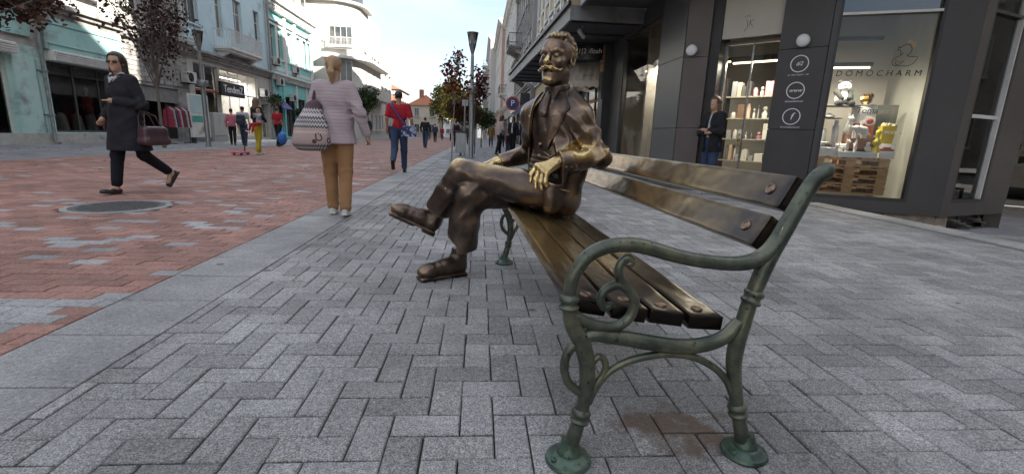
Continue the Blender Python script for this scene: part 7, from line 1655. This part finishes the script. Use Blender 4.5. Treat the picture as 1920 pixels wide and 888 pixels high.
    q.disp(lf); link('trousers', q.mesh('trousers', bottom), None, t)
    # shoes
    for i in (0, 1):
        hp, kk, an, a2 = J[i]; f_ = V3(0, math.cos(a2), math.sin(a2)); u_ = V3(0, -math.sin(a2), math.cos(a2)); sd_ = V3(1, 0, 0)
        q = SDF(an-V3(.1, .24, .24), an+V3(.1, .26, .14), min(res, .012)); P = lambda a, b_, c: an+f_*a+sd_*b_+u_*c
        q.cone(P(-.03, 0, -.03), P(.05, 0, -.035), .037, .038, .02).cone(P(.05, 0, -.04), P(.15, 0, -.053), .038, .027, .02).ell(P(.15, 0, -.05), (.036, .045, .026), None, .02)
        q.fn(lambda X, Y, Z: (X-an[0])*u_[0]+(Y-an[1])*u_[1]+(Z-an[2])*u_[2]+.068, .004, 's'); q.box(P(.055, 0, -.068), (.042, .125, .009), np.array((sd_, f_, u_)), .006, .003)
        link('shoe', q.mesh('shoe', shoes), None, t)
    if glasses:
        q = SDF(hc-V3(.14, .16, .1), hc+V3(.14, .16, .1), .005)
        for sg in (-1, 1): q.ell(HP(sg*.034, .088, .004), (.027, .008, .02), hd, .004).cone(HP(sg*.06, .075, .01), HP(sg*.078, -.01, .008), .004, .003, .003)
        q.cone(HP(-.01, .095, .01), HP(.01, .095, .01), .004, .004, .003); link('sunglasses', q.mesh('sunglasses', mat('dark_lens', (.01, .009, .009), rough=.1)), None, t)
    if scarf:
        q = SDF(V3(-.2, -.2, 1.15)+drop, V3(.2, .25, 1.58)+drop, .009); q.path([(*up_(-.07, .03, 1.44), .034), (*up_(0, .085, 1.40), .038), (*up_(.07, .03, 1.44), .034), (*up_(.0, -.06, 1.46), .036), (*up_(-.07, .03, 1.44), .034)], .02).cone(up_(0, .1, 1.39), up_(.01, .115, 1.27), .035, .03, .02)
        q.disp(lambda X, Y, Z: .005*np.sin(X*70+Z*50)); link('scarf', q.mesh('scarf', scarf), None, t)
    return t
def sdfthing(name, label, cat, build, lo, hi, h_, m, group=None, org=None):
    q = SDF(lo, hi, h_); build(q); org = org or tuple((np.array(lo)+np.array(hi))/2*np.array((1, 1, 0))+np.array((0, 0, lo[2])))
    o = link(name, q.mesh(name, m, org=org)); o.location = org; return tag(o, label, cat, group)
navy = cloth('navy_coat', (.016, .016, .021), (.026, .026, .032), 9, .5); jeans = cloth('jeans', (.045, .07, .13), (.03, .045, .085), 6, .3); black = cloth('black', (.014, .014, .016), (.024, .024, .027), 9, .3)
# 1 woman in the dark coat
wl = person('woman in long black coat and sunglasses striding across the red paving', (-4.3, 6.15, 0), R(160), 1.65, .011, ((-13, 40), (13, 4)), ((V3(-.26, -.03, 1.1), V3(-.07, .145, 1.13)), (V3(.24, -.04, 1.11), V3(.225, .1, .94))),
       navy, cloth('dark_navy_trousers', (.012, .014, .022)), ('long', 'dark'), M_SHOE, SKIN, .54, 1., 1.3, 0, None, 28, True, mat('scarf_print', (.5, .5, .5), (.02, .02, .035), rough=.8, scale=14, lo=.45, hi=.52), wide=1.2, skirt=.045, female=True, ankle=.16)
# 2 woman in the quilted jacket
def quilt():
    m = bpy.data.materials.new('quilted_lilac'); m.use_nodes = True; t = m.node_tree; N = t.nodes; L = t.links; b = N['Principled BSDF']
    tcn = N.new('ShaderNodeTexCoord'); wv = N.new('ShaderNodeTexWave'); wv.wave_type = 'BANDS'; wv.bands_direction = 'Z'; wv.inputs['Scale'].default_value = 8.5; wv.inputs['Distortion'].default_value = .6; wv.inputs['Detail'].default_value = 1
    n = N.new('ShaderNodeTexNoise'); n.inputs['Scale'].default_value = 40; L.new(tcn.outputs['Object'], wv.inputs['Vector']); L.new(tcn.outputs['Object'], n.inputs['Vector'])
    mr = N.new('ShaderNodeMapRange'); mr.inputs[1].default_value = 0; mr.inputs[2].default_value = .25; L.new(wv.outputs['Fac'], mr.inputs[0])
    ad = N.new('ShaderNodeMath'); ad.operation = 'MULTIPLY_ADD'; ad.inputs[1].default_value = .3; L.new(n.outputs['Fac'], ad.inputs[0]); L.new(mr.outputs[0], ad.inputs[2])
    bp = N.new('ShaderNodeBump'); bp.inputs['Strength'].default_value = .4; bp.inputs['Distance'].default_value = .012; L.new(ad.outputs[0], bp.inputs['Height']); L.new(bp.outputs[0], b.inputs['Normal'])
    b.inputs['Base Color'].default_value = (.43, .345, .365, 1); b.inputs['Roughness'].default_value = .65; return m
person('woman in pale lilac quilted jacket and tan trousers walking away', (-1.43, 4.88, 0), R(2), 1.52, .011, ((7, 3), (-3, 6)), ((V3(-.245, -.05, 1.12), V3(-.21, .06, .98)), (V3(.275, -.06, 1.13), V3(.33, .01, .90))),
       quilt(), cloth('tan_trousers', (.38, .215, .105), (.3, .165, .08), 4, .35), ('tail', 'blond'), M_SHOEW, SKIN, .78, 1., 1.9, 0, wide=1.13, skirt=.02, female=True, ankle=.03)
# 3 man in the red shirt
person('man in red T-shirt and jeans walking away beyond the lilac jacket', (-1.72, 10.4, 0), R(4), 1.69, .013, ((-16, 42), (10, 4)), ((V3(-.25, -.04, 1.13), V3(-.26, .05, .9)), (V3(.26, -.05, 1.13), V3(.31, .03, .9))),
       cloth('red_shirt', (.42, .022, .035), (.34, .018, .03), 4, .5), jeans, ('short', 'dark'), M_SHOE, SKIN2, .92, .45, 1.5, wide=1.03, ankle=.1)
# 4 woman at the shop door
person('woman in black cardigan with folded arms standing by the shop door', (4.02, 7.95, 0), R(112), 1.60, .012, ((3, 2), (-3, 2)), ((V3(-.235, .06, 1.09), V3(.03, .165, 1.12)), (V3(.235, .06, 1.07), V3(-.04, .175, 1.07))),
       black, jeans, ('long', 'brown'), M_SHOEW, SKIN, .74, 1., 1.5, 0, (.6, mat('cloth_white', (.6, .6, .6), rough=.8)), 10, female=True, wide=1.08)
# 5 and on: smaller figures
G = 'people in the street'
person('man in black walking down the middle of the street', (-3.2, 28.6, 0), R(-3), 1.75, .024, ((14, 4), (-12, 22)), ((V3(-.25, -.04, 1.13), V3(-.24, .06, .9)), (V3(.26, -.05, 1.13), V3(.3, .0, .9))), black, jeans, ('short', 'dark'), tight=1.6)
person('woman in yellow trousers carrying a small child', (-6.9, 15.4, 0), R(-30), 1.68, .018, ((6, 3), (-6, 8)), ((V3(-.24, .02, 1.12), V3(-.05, .24, 1.1)), (V3(.24, .02, 1.12), V3(.08, .24, 1.02))), black, cloth('yellow_trousers', (.48, .4, .04), (.38, .32, .03)), ('bob', 'brown'), M_SHOEW, SKIN, .9, 1., 1.3, female=True)
person('fair haired child held by the woman in yellow trousers', (-6.76, 15.2, .66), R(150), .92, .016, ((75, 60), (80, 55)), ((V3(-.2, .12, 1.25), V3(-.1, .25, 1.38)), (V3(.2, .12, 1.25), V3(.1, .25, 1.38))), mat('cloth_striped', (.5, .48, .5), (.2, .2, .25), rough=.8, scale=3, stretch=(.1, .1, 9), lo=.47, hi=.53), cloth('red_leggings', (.4, .03, .05)), ('bob', 'blond'), M_SHOEW, SKIN, .88, 1., 1.2)
person('man in red shirt holding a blue bag', (-9.35, 22.9, 0), R(-20), 1.74, .022, ((10, 3), (-8, 10)), None, cloth('red_shirt', (.5, .02, .035)), black, ('short', 'dark'), M_SHOE, SKIN2, .9, .45, 1.5)
person('woman in pink top and black leggings before the lettered shop', (-11.5, 23.1, 0), R(20), 1.6, .022, ((8, 3), (-8, 8)), None, cloth('pink_top', (.6, .2, .25)), black, ('short', 'dark'), M_SHOE, SKIN, .86, 1., 1.5, female=True)
person('man in pale shirt with dark backpack before the lettered shop', (-10.75, 22.6, 0), R(12), 1.7, .022, ((10, 4), (-8, 8)), None, cloth('pale_shirt', (.45, .45, .5)), jeans, ('short', 'dark'), M_SHOE, SKIN, .88, .45, 1.4)
person('woman in black coat walking past the turquoise house', (-10.8, 30.5, 0), R(170), 1.65, .026, ((10, 4), (-10, 14)), None, black, black, ('bob', 'dark'), M_SHOE, SKIN, .6, 1., 1.5, female=True)
person('person in dark puffer coat beside the green round tree', (-7.1, 31, 0), R(160), 1.7, .026, ((6, 3), (-6, 8)), None, cloth('puffer', (.03, .032, .036), (.05, .05, .055), 3, .8), black, ('bob', 'grey'), M_SHOE, SKIN, .55, 1., 2.2, wide=1.15)
person('woman in pale pink jacket leaning over the child under the canopy', (.9, 21.3, 0), R(-70), 1.7, .02, ((8, 4), (-8, 6)), ((V3(-.22, .1, 1.1), V3(-.1, .27, .98)), (V3(.22, .1, 1.1), V3(.12, .27, .95))), cloth('pale_pink', (.5, .4, .38)), black, ('bob', 'dark'), M_SHOE, SKIN, .85, 1., 1.4, 10, female=True)
person('woman in black jacket between the pink jacket and the blue jacket', (1.55, 21.9, 0), R(150), 1.68, .022, ((4, 2), (-4, 3)), None, black, black, ('bob', 'dark'), M_SHOE, SKIN, .85, 1., 1.5, 0, (.5, mat('cloth_white', (.6, .6, .6))), female=True)
person('person in navy jacket with back turned under the canopy', (1.95, 20.7, 0), R(45), 1.72, .02, ((4, 2), (-5, 3)), None, cloth('navy_jacket', (.022, .028, .055)), black, ('bob', 'dark'), M_SHOE, SKIN, .84, 1., 1.6)
person('small child in dark jacket and jeans among the standing group', (1.25, 20.6, 0), R(60), 1.02, .02, ((5, 2), (-5, 3)), None, cloth('child_jacket', (.06, .03, .04)), jeans, ('short', 'dark'), M_SHOE, SKIN, .9, 1., 1.5)
far = [(-5.8, 52, 'dark', (.3, .22, .08), 'person in ochre jacket far off beside the white building'), (.9, 36, 'brown', (.28, .17, .06), 'person in tan coat far off by the shaded shops'), (1.8, 37, 'grey', (.3, .28, .3), 'person in grey pink coat far off by the shaded shops'), (-2.2, 44, 'dark', (.03, .03, .035), 'person in black far off left of the kiosk'), (-4.3, 47, 'dark', (.05, .06, .1), 'person in blue far down the street'), (-.9, 40, 'dark', (.04, .04, .04), 'dark clad person far off before the kiosk'), (-3.4, 58, 'grey', (.35, .3, .3), 'pale clad person farthest down the street'), (-6.4, 62, 'dark', (.1, .1, .1), 'grey clad person farthest by the left houses'), (-1.6, 33, 'dark', (.05, .02, .03), 'person in dark red far off beside the young trees'), (-5.1, 66, 'brown', (.3, .05, .05), 'person in red far down the street middle'), (2.3, 47, 'dark', (.03, .03, .05), 'dark clad person far off near the white fascia'), (-9.2, 50, 'dark', (.06, .06, .09), 'person in navy far off before the white building')]
for i, (x, y, hc_, c, lb) in enumerate(far):
    person(lb, (x, y, 0), R((170, 0, 20, 180, -10, 175)[i % 6]), 1.62+.03*(i % 5), .034, ((12, 4), (-10, 18)) if i % 2 else ((3, 2), (-3, 3)), None, cloth('far_%d' % i, c), (black, jeans)[i % 2], ('bob' if i % 3 == 0 else 'short', hc_), M_SHOE, SKIN, (.86, .62)[i % 2], 1., 1.5)
# ---- things they carry
q = SDF((-.62, -.5, .5), (.1, .3, 1.14), .01); q.box((-.29, -.1, .76), (.085, .155, .115), None, .05, .02).box((-.29, -.1, .69), (.095, .17, .045), None, .04, .03); [q.path([(-.29+o_, -.18, .85, .009), (-.27+o_, -.13, 1.0, .009), (-.24+o_*.5, -.03, 1.06, .009), (-.26+o_, .0, 1.0, .009), (-.29+o_, .03, .85, .009)], .004) for o_ in (-.05, .05)]
hbag = link('handbag', q.mesh('handbag', mat('plum_leather', (.06, .03, .04), (.085, .045, .055), rough=.3, scale=6), org=(-.29, -.1, .6))); kq = 1.65/1.7; hbag.matrix_world = BASIS[wl.name] @ Matrix.Scale(kq, 4) @ Matrix.Translation((-.29, -.1, .6-.02)); tag(hbag, 'plum leather handbag on the arm of the woman in black coat', 'handbag')
def totemat():
    m = bpy.data.materials.new('tote_print'); m.use_nodes = True; t = m.node_tree; N = t.nodes; L = t.links; b = N['Principled BSDF']
    tcn = N.new('ShaderNodeTexCoord'); sp = N.new('ShaderNodeSeparateXYZ'); L.new(tcn.outputs['Object'], sp.inputs[0])
    nz_ = N.new('ShaderNodeTexWave'); nz_.wave_type = 'BANDS'; nz_.bands_direction = 'X'; nz_.inputs['Scale'].default_value = 14; L.new(tcn.outputs['Object'], nz_.inputs['Vector'])
    zz = N.new('ShaderNodeMath'); zz.operation = 'MULTIPLY_ADD'; zz.inputs[1].default_value = .018; L.new(nz_.outputs['Fac'], zz.inputs[0]); L.new(sp.outputs[2], zz.inputs[2])
    mr = N.new('ShaderNodeMapRange'); mr.inputs[1].default_value = 0; mr.inputs[2].default_value = .46; L.new(zz.outputs[0], mr.inputs[0])
    r = N.new('ShaderNodeValToRGB'); r.color_ramp.interpolation = 'CONSTANT'; e = r.color_ramp.elements; e[0].color = (.06, .04, .05, 1); e[0].position = 0; e[1].position = .94; e[1].color = (.1, .06, .07, 1)
    for p, c in ((.06, (.5, .45, .45)), (.1, (.07, .06, .07)), (.14, (.5, .45, .45)), (.17, (.08, .07, .08)), (.22, (.42, .32, .3)), (.46, (.55, .5, .48)), (.5, (.45, .22, .17)), (.53, (.55, .5, .48)), (.56, (.04, .04, .05)), (.6, (.55, .5, .5)), (.66, (.05, .05, .06)), (.69, (.5, .47, .48)), (.74, (.04, .04, .05)), (.78, (.55, .5, .5)), (.86, (.07, .06, .07)), (.89, (.5, .47, .48))): k = r.color_ramp.elements.new(p); k.color = (*c, 1)
    L.new(mr.outputs[0], r.inputs[0]); vo = N.new('ShaderNodeTexVoronoi'); vo.inputs['Scale'].default_value = 11; L.new(tcn.outputs['Object'], vo.inputs['Vector'])
    rv = N.new('ShaderNodeMath'); rv.operation = 'COMPARE'; rv.inputs[1].default_value = .3; rv.inputs[2].default_value = .07; L.new(vo.outputs['Distance'], rv.inputs[0])
    band = N.new('ShaderNodeMath'); band.operation = 'COMPARE'; band.inputs[1].default_value = .34; band.inputs[2].default_value = .115; L.new(mr.outputs[0], band.inputs[0]); an = N.new('ShaderNodeMath'); an.operation = 'MULTIPLY'; L.new(rv.outputs[0], an.inputs[0]); L.new(band.outputs[0], an.inputs[1])
    mm = N.new('ShaderNodeMixRGB'); mm.inputs[2].default_value = (.1, .05, .05, 1); L.new(an.outputs[0], mm.inputs[0]); L.new(r.outputs[0], mm.inputs[1]); L.new(mm.outputs[0], b.inputs['Base Color']); b.inputs['Roughness'].default_value = .85; return m
tote = thing('tote_bag', (-1.61, 4.72, .63), 'large patterned tote bag slung from the shoulder of the lilac jacket', 'bag')
q = SDF((-2.0, 4.4, .55), (-1.3, 5.0, 1.22), .011); q.ell((-1.62, 4.71, .75), (.18, .12, .11), None, .05).ell((-1.615, 4.715, .85), (.158, .105, .17), None, .06).cone((-1.61, 4.73, .96), (-1.595, 4.75, 1.08), .11, .065, .05); q.fn(lambda X, Y, Z: Z-.66, .02, 's'); q.disp(lambda X, Y, Z: .007*np.sin(X*40+Z*14)*np.clip((Z-.78)*4, 0, 1))
o = link('sack', q.mesh('sack', totemat(), org=(-1.61, 4.72, .63)), None, tote)
wb(MB().tube(crom([(-1.605, 4.75, 1.06), (-1.595, 4.79, 1.19), (-1.585, 4.83, 1.27), (-1.58, 4.89, 1.285), (-1.585, 4.97, 1.2)], 6), .016, 6), 'strap', mat('strap_plum', (.06, .035, .04), rough=.7), tote, True)
mbag = thing('messenger_bag', (-1.5, 10.25, .85), 'blue patterned messenger bag on the hip of the man in red', 'bag')
wb(MB().cbox(-1.64, -1.34, 10.18, 10.29, .78, 1.0, .03), 'pouch', mat('bag_print', (.03, .04, .12), (.35, .38, .5), rough=.8, scale=14, lo=.5, hi=.56), mbag)
wb(MB().tube(crom([(-1.56, 10.235, 1.0), (-1.65, 10.235, 1.12), (-1.74, 10.24, 1.25), (-1.83, 10.27, 1.38), (-1.865, 10.35, 1.45), (-1.85, 10.43, 1.45)], 6), .022, 6), 'strap', mat('strap_violet', (.06, .05, .2), rough=.7), mbag, True)
sdfthing('plastic_bag', 'bulging blue plastic bag hanging beside the man in red shirt', 'bag', lambda q: (q.ell((-9.05, 22.55, .38), (.2, .2, .3), None, .05), q.cone((-9.05, 22.6, .6), (-9.06, 22.7, .86), .09, .03, .04), q.disp(lambda X, Y, Z: .012*np.sin(X*40+Z*25))), (-9.4, 22.2, .05), (-8.7, 23, .95), .03, mat('blue_plastic', (.03, .17, .5), (.02, .12, .38), rough=.35, scale=5))
sdfthing('backpack', 'dark backpack on the man in pale shirt', 'backpack', lambda q: (q.box((-10.74, 22.38, 1.15), (.17, .1, .22), None, .06, .03), q.box((-10.74, 22.3, 1.05), (.12, .07, .12), None, .04, .02)), (-11.1, 22.1, .8), (-10.4, 22.6, 1.5), .025, mat('pack_navy', (.03, .035, .06), rough=.7))
sc_ = thing('kick_scooter', (-7.3, 15.2, 0), 'pink and black child scooter beside the yellow trousers', 'scooter')
wb(MB().tube([(-7.28, 15.25, .1), (-7.24, 15.3, .78)], .018, 8).tube([(-7.38, 15.33, .78), (-7.1, 15.27, .78)], .015, 8), 'steering_column', M_BLACK, sc_); wb(MB().cbox(-7.5, -7.2, 14.85, 15.3, .06, .09, .01), 'deck', mat('scooter_pink', (.5, .05, .18), rough=.5), sc_)
for (x, y) in ((-7.4, 14.83), (-7.2, 15.28), (-7.4, 15.28)): wb(MB().lathe([(.055, -.02), (.055, .02)], (x, y, .055), 14, Matrix.Rotation(R(90), 4, 'Y')), 'wheel', mat('scooter_pink', (.5, .05, .18)), sc_)

# ================================================================== lettering becomes plain mesh
dg = bpy.context.evaluated_depsgraph_get()
for o in [o for o in scene.objects if o.type == 'FONT']:
    me = bpy.data.meshes.new_from_object(o.evaluated_get(dg)); n = o.name; par = o.parent; mpi = o.matrix_parent_inverse.copy(); mb_ = o.matrix_basis.copy()
    bpy.data.objects.remove(o); me.name = n
    q = bpy.data.objects.new(n, me); COL.objects.link(q); q.parent = par; q.matrix_parent_inverse = mpi; q.matrix_basis = mb_
